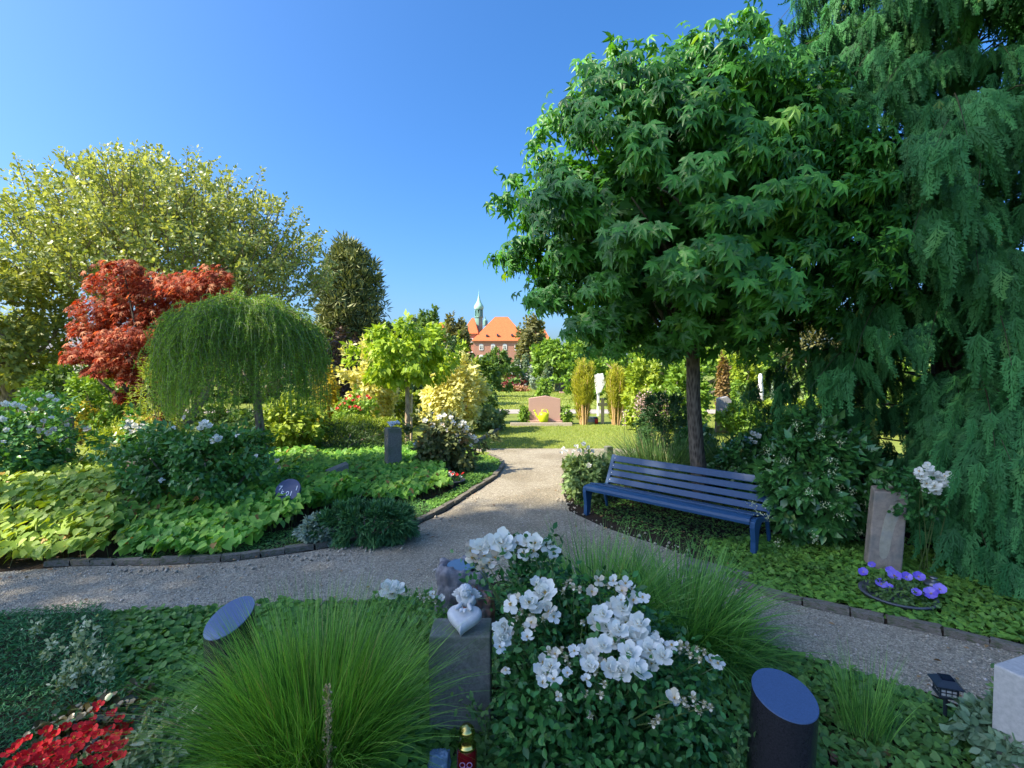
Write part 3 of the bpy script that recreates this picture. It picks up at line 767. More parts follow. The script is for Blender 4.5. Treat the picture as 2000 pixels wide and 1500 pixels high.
# ---- big leafy tree, left
def leafy_tree(name, label, x0, x1, y0, y1, d, n, lpx, mat, limbs=9, base=L_OVAL, open_=.0, crown_rows=None, floor=1.2, _b=0, trunks=3, seedoff=0):
    C = P((x0 + x1) / 2, (y0 + y1) / 2, d); rx = size_at((x1 - x0) / 2, d); rz = size_at((y1 - y0) / 2, d)
    o = thing(name, label, 'tree', (C[0], C[1], 0))
    w = Geo(); ends = []
    for t in range(trunks):
        x = C[0] + (t - (trunks - 1) / 2) * .5
        top = np.array([x + (t - (trunks - 1) / 2) * rx * .3, C[1] + random.uniform(-.3, .3), C[2]])
        limb(w, (x, C[1], 0), top, .16, .07, .04, 8, 8)
        for k in range(limbs):
            a = random.uniform(0, 2 * PI); el = random.uniform(.0, 1.45)
            q = np.array([math.cos(a) * math.cos(el), math.sin(a) * math.cos(el) * .9, math.sin(el)])
            st = np.array([x, C[1], 0]) * .45 + top * .55 + np.array([0, 0, random.uniform(-.4, .8)])
            e = C + q * np.array([rx, rx * .75, rz]) * random.uniform(.6, .95)
            pts = limb(w, st, e, .06, .015, .06, 7, 5); ends.append(pts)
    # twigs ending in upright leafy shoots
    f = Geo(); ends = np.array(ends)
    K = n // 26
    tips = []
    for k in range(K):
        u = unit(gauss(1))[0]; u[2] = abs(u[2]) * 1.1 - .35 * random.random() * (random.random() < .5); u = u / np.linalg.norm(u)
        rr = random.uniform(.25, 1.0) ** .52 * (1 + .07 * math.sin(5 * math.atan2(u[1], u[0]) + 3 * u[2]) + random.uniform(-.05, .1))
        c = C + u * np.array([rx, rx * .75, rz]) * rr
        if c[2] < floor: continue
        br = ends[random.randrange(len(ends))]; st = br[random.randrange(3, 7)]
        up_ = unit(u * .7 + np.array([0, 0, .8]) + gauss(1, .25)[0])
        ln = random.uniform(.3, .6) * size_at(60, d) * .8
        if k % 2 == 0:
            w.tube([c - up_ * ln * 1.3 + gauss(1, .1)[0], c, c + up_ * ln], [.018, .012, .004], 3)
        m = 26; t = rnd(m, -.25, 1); side = unit(gauss(m))
        p = c + up_ * ln * t[:, None] + side * size_at(5, d) * rnd(m, .3, 1.4)[:, None]
        Y = unit(side * .8 + up_ * .5); Z = unit(up_ * .8 + gauss(m, .4))
        f.inst(base, p, axes(Y, Z), size_at(lpx, d) * rnd(m, .6, 1.25), np.clip(rnd(m, .1, .9) + random.uniform(-.2, .2), 0, 1))
    f.build('foliage', mat, o)
    w.build('trunk', bark_grey, o)
    return o
leafy_tree('leafy_tree', 'large open-crowned leafy tree filling the left skyline', 22, 612, 330, 800, 17.0, 60000, 7.6, leafmat('goat_willow', (.15, .22, .05), (.42, .48, .17), trans=.35, rough=.45, spec=.6), limbs=12, trunks=4, floor=1.6, base=L_DIAMOND)
shrub('dark_linden', 'darker dense tree at the left edge before the leafy crown', 'tree', -110, 128, 500, 790, leafmat('linden_leaf', (.10, .14, .025), (.34, .38, .09), trans=.3), 15000, 10, d=14.5, trunk=.16, clumps=120, rough=.14, base=L_OVAL4, spread=.17)
# ---- red japanese maple
def maple():
    d = 10.5; C = P(298, 640, d); x = xpx(330, d)
    o = thing('red_maple', 'red-leaved Japanese maple rising behind the clipped larch', 'tree', (x, d, 0))
    w = Geo(); f = Geo(); big = []
    base = np.array([x, d, 0.0])
    mt = leafmat('red_maple_leaf', (.11, .020, .010), (.44, .085, .028), trans=.35, tcol=(1.6, .8, .4), rough=.6, spec=.2, extra=(.54, .24, .12), extra_at=.82)
    tiers = []
    for (px, py, rpx, hpx) in [(235, 545, 55, 32), (300, 560, 70, 35), (370, 556, 50, 26), (412, 540, 34, 26), (428, 585, 34, 22), (165, 695, 34, 14), (215, 720, 40, 16), (200, 600, 50, 26), (270, 610, 70, 34), (345, 610, 70, 34), (410, 590, 45, 26), (185, 680, 42, 20), (240, 660, 55, 24), (250, 700, 50, 20), (300, 660, 55, 26), (360, 660, 50, 26), (180, 640, 35, 20), (285, 730, 40, 20), (262, 770, 30, 16), (300, 810, 40, 16), (240, 520, 30, 15)]:
        c = P(px, py, d + random.uniform(-.7, .5)); tiers.append((c, size_at(rpx, d), size_at(hpx, d)))
        limb(w, base + np.array([0, 0, random.uniform(.2, .8)]), c, .05, .012, .08, 8, 5)
    for c, r, h in tiers:
        n = int(560 * (r / .6) ** 1.3)
        th = rnd(n, 0, 2 * PI); rr = np.sqrt(rnd(n)) * r
        p = c + np.column_stack([np.cos(th) * rr, np.sin(th) * rr * .9, rnd(n, -h, h) * (1 - .6 * (rr / r) ** 2) - (rr / r) ** 2 * h * .4])
        o_ = unit(p - base)
        Y = unit(np.column_stack([np.cos(th), np.sin(th), rnd(n, -1.0, -.1)])); Z = unit(gauss(n, .35) + np.array([-.25, -.6, .7]))
        M = axes(Y, Z); s = rnd(n, .06, .125); t = np.clip(rnd(n), 0, 1)
        f.inst(L_MAPLE, p, M, s, t)
    f.build('foliage', mt, o); w.build('trunk', bark_dark, o)
    # leaves that can be told apart
    var = []
    for k in range(4):
        me = mesh_from('leaf', L_MAPLE[0], L_MAPLE[1], None, np.full(len(L_MAPLE[0]), [.3, .6, .85, .95][k])); me.materials.append(mt); var.append(me)
    cnt = 0
    for c, r, h in tiers * 2:
        for i in range(7):
            a = random.uniform(0, 2 * PI); q = c + np.array([math.cos(a) * r, -abs(math.sin(a)) * r, random.uniform(-h, h * .6)])
            lf = bpy.data.objects.new('leaf', random.choice(var)); col.objects.link(lf); lf.parent = o
            Y = unit(np.array([[math.cos(a), math.sin(a) * .3 - .2, random.uniform(-1.2, -.3)]])); Z = unit(np.array([[-.2, -.8, .6]]) + gauss(1, .25))
            m = Matrix(axes(Y, Z)[0].tolist()).to_4x4(); s = random.uniform(.10, .15)
            lf.matrix_local = Matrix.Translation(Vector(q - np.array([x, d, 0]))) @ m @ Matrix.Scale(s, 4)
            cnt += 1
maple()
# ---- weeping larch ball on a stem
def larch():
    d = 7.7; C = P(478, 735, d); rx = size_at(124, d); x = xpx(512, d); ztop = zpx(592, d); zbot = zpx(838, d); zc = zpx(735, d); zsh = zpx(650, d)
    o = thing('weeping_larch', 'weeping larch grafted as a shaggy green umbrella on a bare stem', 'tree', (x, d, 0))
    g = Geo(); g.tube([(x + .03, d, -.02), (x, d, zbot * .6), (x - .05, d, zbot), (x - .12, d, zc), (C[0], d, zsh + .1)], [.085, .07, .065, .06, .03], 10)
    tw = Geo(); f = Geo()
    mt = leafmat('larch_needles', (.09, .22, .03), (.40, .62, .09), trans=.35, rough=.5)
    ns = 2100
    for i in range(ns):
        a = random.uniform(0, 2 * PI)
        if random.random() < .45: a = random.uniform(PI * .9, 2.1 * PI)
        rr = random.random() ** .45
        wob = 1 + .10 * math.sin(3 * a + 1) + .07 * math.sin(7 * a)
        # dome start
        r0 = rx * rr * wob * .98
        if math.cos(a) < 0: r0 *= 1.0 + .05
        zs = zsh + (ztop - zsh) * (1 - rr ** 2.4) * (1.0 if math.cos(a) > -.1 else .8) + random.uniform(-.08, .10) + .07 * math.sin(4 * a + 5 * rr)
        if i % 9 == 0: zs += random.uniform(.03, .14)
        s = np.array([C[0] + math.cos(a) * r0, d + math.sin(a) * r0 * .95, zs])
        outd = np.array([math.cos(a), math.sin(a) * .95, 0])
        L_ = random.uniform(.30, .75) if rr < .8 else random.uniform(.55, 1.45)
        L_ = min(L_, s[2] - zbot - random.uniform(-.05, .35)) ; L_ = max(L_, .25)
        k = 7; t = np.linspace(0, 1, k)[:, None]; hz = random.uniform(.05, .30) if rr < .9 else random.uniform(.02, .22)
        wav = gauss(1, .075)[0] * np.array([1, 1, .5])
        pts = s + outd * hz * (1 - (1 - t) ** 2) + np.array([0, 0, 1.0]) * (.06 * np.sin(t * PI * .8) * (1 - t) - L_ * t ** 1.25) + np.sin(t * 5) * wav
        tw.tube(pts, np.linspace(.006, .002, k), 3, cap=False)
        m = int(L_ / .028); u = rnd(m); idx = u * (k - 1); i0 = np.minimum(idx.astype(int), k - 2); fr = (idx - i0)[:, None]
        c = pts[i0] * (1 - fr) + pts[i0 + 1] * fr; dn = unit(pts[i0 + 1] - pts[i0])
        for j in range(4):
            q = unit(unit(gauss(m)) + dn * .25 * 0 + np.array([0, 0, .15]))
            f.inst(L_NEEDLE, c, axes(q, unit(gauss(m))), np.column_stack([rnd(m, .11, .16), rnd(m, .036, .058), np.ones(m)]), np.clip(rnd(m, .15, .85) + random.uniform(-.1, .1), 0, 1))
    g.build('trunk', bark_grey, o, smooth=True); tw.build('branches', leafmat('larch_twig', (.12, .16, .05), (.26, .30, .10), trans=0), o); f.build('foliage', mt, o)
larch()
# ---- shrubs of the middle ground, left
shrub('clipped_hedge', 'low straight clipped hedge with a yellow top at the left edge', 'hedge', -200, 105, 709, 775, lm('mid_green'), 5200, 5, d=22, clumps=160, dep=.12, rough=.02, spread=.1, shell=(.85, 1))
shrub('laurel_shrub', 'dense green conifer shrub below the left part of the red maple', 'shrub', 60, 180, 712, 800, lm('mid_green'), 5200, 8, d=13.5, axis_out=.9)
shrub('laurel_shrub', 'bright green fan-leaved shrub between maple and yellow ground cover', 'shrub', 150, 262, 705, 805, lm('bright_green'), 6200, 7, d=12.6, axis_out=.9)
shrub('juniper_shrub', 'feathery yellow-green juniper hugging the left side of the larch', 'shrub', 268, 352, 690, 800, lm('lime'), 5200, 6, d=9.3, base=L_NARROW, axis_out=.9)
shrub('low_hedge', 'low dark green hedge strip under the maple', 'hedge', 200, 290, 778, 806, lm('dark_green'), 1800, 6, d=13.3, dep=.3)
shrub('golden_cover', 'golden yellow low shrub strip beside the small lawn', 'shrub', 110, 205, 784, 812, lm('gold'), 2400, 6, d=12.2, dep=.3)
shrub('golden_bush', 'yellow-green fluffy bush between the two white rose bushes', 'shrub', 180, 262, 826, 905, lm('lime'), 3400, 9, d=8.9, base=L_NARROW, axis_out=.9)
shrub('hydrangea_shrub', 'cream flowering shrub below the red maple branch', 'shrub', 235, 330, 812, 872, lm('cream_gold'), 2200, 7, d=9.2)
shrub('gold_shrub', 'golden orange shrub to the right of the larch', 'shrub', 615, 662, 712, 785, lm('gold'), 2200, 8, d=15)
shrub('laurel_bush', 'yellow-green leafy bush behind the larch stem', 'shrub', 520, 640, 768, 868, lm('lime'), 4800, 9, d=10.2)
shrub('leafy_bush', 'green leafy bush behind the left of the larch stem', 'shrub', 360, 530, 790, 880, lm('mid_green'), 4200, 9, d=10.0)
shrub('variegated_shrub', 'pale yellow variegated shrub left of the small round tree', 'shrub', 676, 786, 684, 806, lm('cream_gold'), 7600, 8, d=15, clumps=70, shape='vase', axis_out=.8)
shrub('variegated_shrub', 'pale yellow variegated shrub right of the small round tree', 'shrub', 832, 946, 700, 824, lm('cream_gold'), 8600, 8, d=14.5, clumps=70, axis_out=.8, jitter=.4)
shrub('olive_hedge', 'low olive hedge behind the small tree trunk', 'hedge', 742, 850, 765, 808, lm('lime'), 3000, 6, d=16.5, dep=.3)
shrub('back_bush', 'dark green bush behind the crown of the small round tree', 'shrub', 735, 885, 690, 790, lm('dark_green'), 4200, 8, d=18)
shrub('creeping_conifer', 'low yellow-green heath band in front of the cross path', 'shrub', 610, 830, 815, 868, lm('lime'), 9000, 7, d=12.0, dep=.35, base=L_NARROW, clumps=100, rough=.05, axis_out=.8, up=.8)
shrub('creeping_conifer', 'dark shaded part of the low heath band by the stone post', 'shrub', 540, 790, 828, 890, lm('dark_green'), 9000, 7, d=10.6, dep=.45, base=L_NARROW, clumps=100, rough=.05, axis_out=.8, up=.8)  # same heath in darker leaves, its shade put into the colour
shrub('grey_shrub', 'grey-green low shrub on the grave left of the lawn', 'shrub', 925, 988, 795, 835, lm('pale_green'), 2400, 6, d=15.2)
shrub('low_cover', 'pale green low plants inside the stone-edged grave', 'ground cover', 930, 975, 822, 842, lm('pale_green'), 1200, 5, d=16, dep=.5)
# ---- small round tree
shrub('small_round_tree', 'small lime-green round tree on a pale stem in full sun', 'tree', 706, 882, 630, 752, leafmat('acacia_leaf', (.17, .30, .02), (.42, .58, .06), trans=.35), 6600, 11, d=11.7, trunk=.055, clumps=75, base=L_OVAL4, rough=.16, spread=.2, bark=bark_pale, droop=.4)
# wooden stake tied to it
p = P(803, 850, 11.55)
st = Geo(); st.tube([(p[0], p[1], 0), (p[0] + .02, p[1], zpx(770, 11.55))], [.03, .028], 8)
s_ = st.build('tree_stake', plain('pale_wood', (.50, .38, .22), .8)); tag(s_, 'pale round wooden stake tied against the small tree stem', 'stake')
# ---- headstone row in the sun
m_pink = stonemat('pink_granite', (.46, .27, .22), (.66, .42, .35), scale=60, rough=.45, bump=.05)
dH = D(829)
hs = thing('pink_headstone', 'wide pink granite headstone with a peaked top on the sunny grave', 'headstone', (xpx(1064, dH), dH, 0))
X0, X1 = xpx(1033, dH), xpx(1095, dH); xm = xpx(1066, dH)
def prism(name, pts, y0, y1, mat, parent, bevel=.01):
    g = Geo(); n = len(pts); V = [(a, y0, b) for a, b in pts] + [(a, y1, b) for a, b in pts]
    bm = bmesh.new(); vs = [bm.verts.new(v) for v in V]
    bm.faces.new(vs[:n]); bm.faces.new(vs[n:][::-1])
    for i in range(n): bm.faces.new((vs[i], vs[i + n], vs[(i + 1) % n + n], vs[(i + 1) % n]))
    bmesh.ops.recalc_face_normals(bm, faces=bm.faces)
    me = bpy.data.meshes.new(name); bm.to_mesh(me); bm.free(); me.materials.append(mat)
    o = bpy.data.objects.new(name, me); col.objects.link(o); off = abs_loc(parent); me.transform(Matrix.Translation(-off)); o.parent = parent
    if bevel: b_ = o.modifiers.new('bevel', 'BEVEL'); b_.width = bevel; b_.segments = 2; b_.limit_method = 'ANGLE'
    return o
prism('stone', [(X0, .12), (X1, .12), (X1, zpx(779, dH)), (xm, zpx(773, dH)), (X0, zpx(778, dH))], dH, dH + .16, m_pink, hs)
prism('plinth', [(X0 - .06, 0), (X1 + .06, 0), (X1 + .06, .14), (X0 - .06, .14)], dH - .08, dH + .26, m_pink, hs)
shrub('clipped_box_ball', 'little green box ball left of the pink headstone', 'shrub', 1014, 1034, 793, 818, lm('bright_green'), 900, 4.5, d=dH + .1)
shrub('clipped_box_ball', 'little green box ball right of the pink headstone', 'shrub', 1094, 1118, 793, 820, lm('bright_green'), 900, 4.5, d=dH + .1)
kb = Geo(); kb.box(((xpx(1000, dH - .5) + xpx(1115, dH - .5)) / 2, dH - .45, .05), (size_at(118, dH), .10, .12)); kb = kb.build('grave_kerb', stonemat('kerb_sand', (.40, .33, .25), (.60, .52, .42), scale=30), bevel=.01)
tag(kb, 'pale kerb in front of the pink headstone', 'kerb')
# watering can
m_can = plain('yellow_plastic', (.62, .72, .02), .4)
cd = dH - .14; cxp = P(1060, 814, cd); K = size_at(1, cd)
wc = thing('watering_can', 'bright yellow plastic watering can before the pink headstone', 'watering can', (cxp[0], cd, .0))
zc0 = .11
g = Geo(); V = []; prof = [(7.5, 0), (9.5, 3), (9.8, 12), (8.0, 17), (3.2, 18.5)]
th = np.arange(16) / 16 * 2 * PI
for r_, z_ in prof: V += [(cxp[0] + (1.5 + r_ * math.cos(a)) * K, cd - .02 + r_ * .75 * math.sin(a) * K, zc0 + z_ * K) for a in th]
n = len(prof); Q = [[i * 16 + j, i * 16 + (j + 1) % 16, (i + 1) * 16 + (j + 1) % 16, (i + 1) * 16 + j] for i in range(n - 1) for j in range(16)]
g.add(V, Q=Q); g.build('body', m_can, wc, smooth=True)
g = Geo(); g.tube([(cxp[0] - 5 * K, cd - .02, zc0 + 5 * K), (cxp[0] - 12 * K, cd - .03, zc0 + 12 * K), (cxp[0] - 16 * K, cd - .03, zc0 + 21 * K)], [2.6 * K, 1.7 * K, 1.2 * K], 8); g.tube([(cxp[0] - 15.6 * K, cd - .03, zc0 + 20.4 * K), (cxp[0] - 17 * K, cd - .03, zc0 + 23 * K)], [1.4 * K, 2.8 * K], 8); g.build('spout', m_can, wc, smooth=True)
g = Geo(); g.tube([(cxp[0] + a * K, cd - .02, zc0 + b * K) for a, b in [(-2, 18), (-1, 23), (4, 25), (9, 23), (11, 17), (10.5, 9)]], 1.1 * K, 8); g.build('handle', m_can, wc, smooth=True)
# columnar golden yews with bare brown inner stems
def golden_yew(label, x0, x1, y0, y1, d, n):
    C = P((x0 + x1) / 2, y1, d); ht = zpx(y0, d); R_ = size_at((x1 - x0) / 2, d)
    o = thing('golden_yew', label, 'conifer', (C[0], d, 0), 'columnar golden yews by the cross'); g = Geo(); f = Geo()
    for i in range(46):
        a = random.uniform(0, 2 * PI); r = random.random() ** .5; top = ht * random.uniform(.7, 1.0) * (1 - .25 * r * r)
        e = np.array([C[0] + math.cos(a) * R_ * r * .85, d + math.sin(a) * R_ * r * .85, top])
        b_ = np.array([C[0] + math.cos(a) * R_ * r * .30, d + math.sin(a) * R_ * r * .3, 0])
        pts = limb(g, b_, e, .018, .006, .015, 6, 4)
        m = n // 46; t = rnd(m, .05, 1) ** .8 if math.sin(a) > -.2 else rnd(m, .45, 1); c = b_ + (e - b_) * t[:, None]; q = unit(gauss(m)); q[:, 2] *= .4
        p = c + q * rnd(m, .01, .12)[:, None]
        f.inst(L_NARROW, p, axes(unit(q * .7 + np.array([0, 0, .9])), unit(gauss(m))), rnd(m, .06, .12) * 1.2, rnd(m, .0, 1))
    f.build('foliage', leafmat('golden_yew_leaf', (.24, .30, .03), (.58, .58, .07), trans=.3), o); g.build('stems', leafmat('yew_stem', (.40, .24, .10), (.66, .46, .24), trans=0), o)
golden_yew('columnar golden yew with bare stems left of the wooden cross', 1115, 1166, 688, 828, D(829), 13000)
golden_yew('columnar golden yew with bare stems right of the wooden cross', 1178, 1228, 704, 830, D(830), 12000)
# wooden cross
dc = D(827) ; p = P(1177, 790, dc)
cr = thing('grave_cross', 'pale wooden cross standing between the two golden yews', 'cross', (p[0], dc, 0))
g = Geo(); z1 = zpx(778, dc); g.box((p[0], dc, z1 / 2), (.11, .06, z1)); g.build('upright', plain('cross_wood', (.62, .50, .34), .7), cr, bevel=.006)
g = Geo(); g.box((p[0], dc - .005, zpx(790, dc)), (.34, .062, .10)); g.build('crossbar', plain('cross_wood', (.62, .50, .34), .7), cr, bevel=.006)
p = P(1165, 818, dc - .05)
gl = thing('red_grave_candle', 'small red candle lantern at the foot of the wooden cross', 'candle lantern', (p[0], dc - .05, 0))
g = Geo(); g.lathe([(.0, .0), (.055, .0), (.06, .03), (.06, .15), (.045, .17)], (p[0], dc - .05, 0), 12); g.build('cup', plain('red_glass', (.55, .02, .02), .2), gl, smooth=True)
g = Geo(); g.lathe([(.05, .17), (.062, .175), (.055, .20), (.02, .23), (0, .235)], (p[0], dc - .05, 0), 12); g.build('lid', plain('black_metal', (.02, .02, .02), .4), gl, smooth=True)
p = P(1155, 815, dc + .3)
g = Geo(); g.box((p[0], dc + .3, .10), (.42, .2, .2)); dk = g.build('grave_planter', plain('dark_blue_grey', (.06, .09, .12), .5), bevel=.02); tag(dk, 'dark blue-grey planter trough left of the red candle', 'planter')
# white sculpted stele
dw = 19.5; p = P(1171, 750, dw)
ws = thing('white_stele', 'white sculpted stone post rising between the golden yews', 'monument', (p[0], dw, 0))
g = Geo(); zt2 = zpx(730, dw); g.box((p[0] - .05, dw, zt2 * .5), (.09, .09, zt2)); g.build('post', m_white, ws, bevel=.01)
prism('head', [(p[0] - .2, zt2 - .05), (p[0] + .12, zt2 + .02), (p[0] + .22, zt2 - .35), (p[0] + .05, zt2 - .72), (p[0] - .12, zt2 - .8), (p[0] - .2, zt2 - .3)], dw - .1, dw + .02, m_white, ws)
# far monument: white pillared portal
dm = 56.0
mo = thing('white_monument', 'white pillared monument seen between the grey-green junipers', 'monument', (xpx(1018, dm), dm, 0))
for px in (1000, 1014, 1027, 1041):
    g = Geo(); g.box((xpx(px, dm), dm, zpx(718, dm) / 2), (.42, .42, zpx(718, dm))); g.build('pillar', m_white, mo)
g = Geo(); g.box((xpx(1021, dm), dm, zpx(715.5, dm)), (size_at(50, dm), .6, .36)); g.build('beam', m_white, mo)
# black headstone far right of lawn
dk_ = 38.0
bh = thing('black_headstone', 'black polished headstone on the far lawn right of the round tree', 'headstone', (xpx(1105, dk_), dk_, 0))
prism('stone', [(xpx(1094, dk_), .1), (xpx(1119, dk_), .1), (xpx(1119, dk_), zpx(734, dk_)), (xpx(1106, dk_), zpx(731, dk_)), (xpx(1094, dk_), zpx(734, dk_))], dk_, dk_ + .2, plain('black_granite', (.02, .02, .025), .25), bh, .01)
prism('plinth', [(xpx(1093, dk_), 0), (xpx(1120, dk_), 0), (xpx(1120, dk_), .12), (xpx(1093, dk_), .12)], dk_ - .1, dk_ + .3, m_pink, bh, .01)
for i, (a, b_, c_, e_) in enumerate([(1006, 748, 12, 9), (1022, 752, 14, 7), (938, 800, 0, 0)]):
    if c_ == 0: continue
    p = P(a, b_, 43); g = Geo(); g.box((p[0], 43, size_at(e_, 43) / 2), (size_at(c_, 43), .3, size_at(e_, 43))); q_ = g.build('far_headstone', stonemat('tan_stone', (.35, .28, .22), (.5, .42, .34), scale=10), bevel=.03)
    tag(q_, ['small tan headstone at the left of the dark red bush', 'low tan headstone at the right of the dark red bush'][i], 'headstone')
# ---- right of the bench tree, in the sun
shrub('privet_shrub', 'yellow-green leafy shrub behind the tall grass', 'shrub', 1225, 1300, 712, 820, lm('lime'), 5200, 8, d=15, axis_out=.8)
shrub('privet_shrub', 'yellow-green leafy shrub directly left of the bench tree stem', 'shrub', 1285, 1385, 705, 825, lm('bright_green'), 6200, 8, d=14.2, axis_out=.8)
shrub('privet_shrub', 'light green shrub close behind the bench tree stem at right', 'shrub', 1400, 1480, 696, 790, lm('lime'), 4600, 8, d=20, axis_out=.8)
shrub('thuja_column', 'brownish conifer column right of the bench tree stem', 'conifer', 1400, 1424, 690, 800, lm('bronze'), 2200, 6, d=17, shape='column')
shrub('cushion_shrub', 'bright green domed cushion shrub near the statue', 'shrub', 1420, 1462, 742, 786, lm('bright_green'), 2400, 5, d=19)
shrub('cushion_shrub', 'dark green domed cushion shrub in front of the bright one', 'shrub', 1446, 1496, 758, 800, lm('dark_green'), 2000, 5, d=17.5)
shrub('cushion_shrub', 'bright green clipped cushion right of the statue', 'shrub', 1488, 1515, 735, 775, lm('bright_green'), 1500, 5, d=21)
shrub('blue_spruce', 'silvery blue spruce shrub near the cypress', 'conifer', 1504, 1548, 738, 790, lm('bluespruce'), 3000, 6, d=18, base=L_NARROW)
shrub('grey_shrub', 'sandy grey shrub right of the blue spruce', 'shrub', 1535, 1575, 760, 800, lm('pale_green'), 1800, 6, d=18)
shrub('long_hedge', 'low yellow-topped hedge running right under the cypress', 'hedge', 1440, 1640, 782, 832, lm('lime'), 7600, 6, d=15.2, dep=.14, clumps=160, rough=.03, spread=.1, shell=(.85, 1))
shrub('long_hedge', 'olive hedge piece left of the low hedge, behind the tall blades', 'hedge', 1405, 1500, 790, 850, lm('bright_green'), 4200, 7, d=14.0, dep=.3)
shrub('broad_shrub', 'broad green shrub seen through the cypress', 'shrub', 1600, 1800, 700, 830, lm('bright_green'), 4600, 10, d=15)
shrub('broad_shrub', 'broad green shrub behind the cypress trunk', 'shrub', 1780, 2000, 690, 830, lm('mid_green'), 3600, 12, d=14)
ds = 18.5; p = P(1485, 757, ds)
sta = thing('white_statue', 'slim white obelisk statue between the cushion shrubs', 'statue', (p[0], ds, 0))
g = Geo(); z0, z1 = 0, zpx(729, ds); g.lathe([(.16, 0), (.16, .25), (.11, .3), (.13, .6), (.12, z1 - .7), (.07, z1 - .25), (.085, z1 - .15), (.05, z1 - .03), (0, z1)], (p[0], ds, 0), 10); g.build('figure', m_white, sta, smooth=True)
dg = 14.6; p = P(1417, 800, dg)
gs = thing('grey_headstone', 'rough grey headstone right of the bench tree stem', 'headstone', (p[0], dg, 0))
m_grey = stonemat('grey_granite', (.20, .20, .20), (.46, .45, .44), scale=25, bump=.6, rough=.85)
prism('stone', [(xpx(1402, dg), 0), (xpx(1432, dg), 0), (xpx(1431, dg), zpx(783, dg)), (xpx(1422, dg), zpx(774, dg)), (xpx(1405, dg), zpx(778, dg))], dg, dg + .2, m_grey, gs, .02)
prism('ledge', [(xpx(1398, dg), 0), (xpx(1434, dg), 0), (xpx(1434, dg), zpx(803, dg)), (xpx(1398, dg), zpx(803, dg))], dg - .15, dg - .003, stonemat('rust_stone', (.30, .20, .12), (.50, .38, .26), scale=20), gs, .02)
ph = P(18, 740, 14)
g = Geo(); g.box((ph[0], 16, .42), (.55, .16, .84)); q_ = g.build('small_headstone', plain('tan_headstone', (.58, .44, .32), .7), bevel=.02); tag(q_, 'small tan headstone in front of the clipped hedge at far left', 'headstone')
# ================================================================== NEAR PLANTS
def leaf_objects(parent, base, mats, p, M, s, t, nkeep, score, name='leaf', nvar=5):
    """the nkeep best-scoring leaves become objects of their own; returns the mask of the rest"""
    idx = np.argsort(-score)[:nkeep]
    var = []
    for k in range(nvar):
        me = mesh_from(name, base[0], base[1], None, np.full(len(base[0]), (k + .5) / nvar)); me.materials.append(mats); var.append(me)
    off = np.array(abs_loc(parent))
    for i in idx:
        o = bpy.data.objects.new(name, var[min(nvar - 1, int(t[i] * nvar))]); col.objects.link(o); o.parent = parent
        m = np.eye(4); m[:3, :3] = M[i] * s[i]; m[:3, 3] = p[i] - off
        o.matrix_local = Matrix(m.tolist())
    rest = np.ones(len(p), bool); rest[idx] = False
    return rest
CAMP = np.array([0, 0, HC])
# ------------------------------------------------------------------ trees out of frame that shade the foreground
def shade_tree(label, n_, s_, z0, z1, rad, cnt):
    x = s_ * SUN_H.x - n_ * SUN_H.y; y = s_ * SUN_H.y + n_ * SUN_H.x
    o = thing('shade_tree', label, 'tree', (x, y, 0), 'tall trees beside the path'); g = Geo()
    blob(g, (x, y, (z0 + z1) / 2), (rad, rad, (z1 - z0) / 2), cnt, L_DIAMOND, .26, clumps=70, rough=.1, shell=(.2, 1), spread=.3)
    g.build('foliage', leafmat('linden_leaf', (.10, .14, .025), (.34, .38, .09)), o)
    w = Geo(); w.tube([(x, y, 0), (x + .1, y, z0), (x, y, (z0 + z1) / 2 + 1)], [.25, .2, .08], 10)
    for k in range(8):
        a = k / 8 * 2 * PI; limb(w, (x, y, z0 - .4 + .2 * (k % 3)), (x + math.cos(a) * rad * .7, y + math.sin(a) * rad * .7, z0 + (z1 - z0) * random.uniform(.3, .7)), .09, .02)
    w.build('trunk', bark_dark, o, smooth=True)
shade_tree('tall leafy tree out on the left of the path, nearest the sunlit ground cover', 7.4, -16.0, 13.4, 16.9, 1.7, 3200)
shade_tree('tall leafy tree out on the left of the path, second from the sunlit ground cover', 4.5, -16.2, 11.6, 23.2, 2.0, 7600)
shade_tree('tall leafy tree out on the left of the path, third from the sunlit ground cover', 2.0, -16.0, 10.5, 30.0, 2.35, 14500)
shade_tree('tall leafy tree out on the left of the path, last of the four', -1.7, -16.0, 11.0, 29.0, 2.0, 10000)

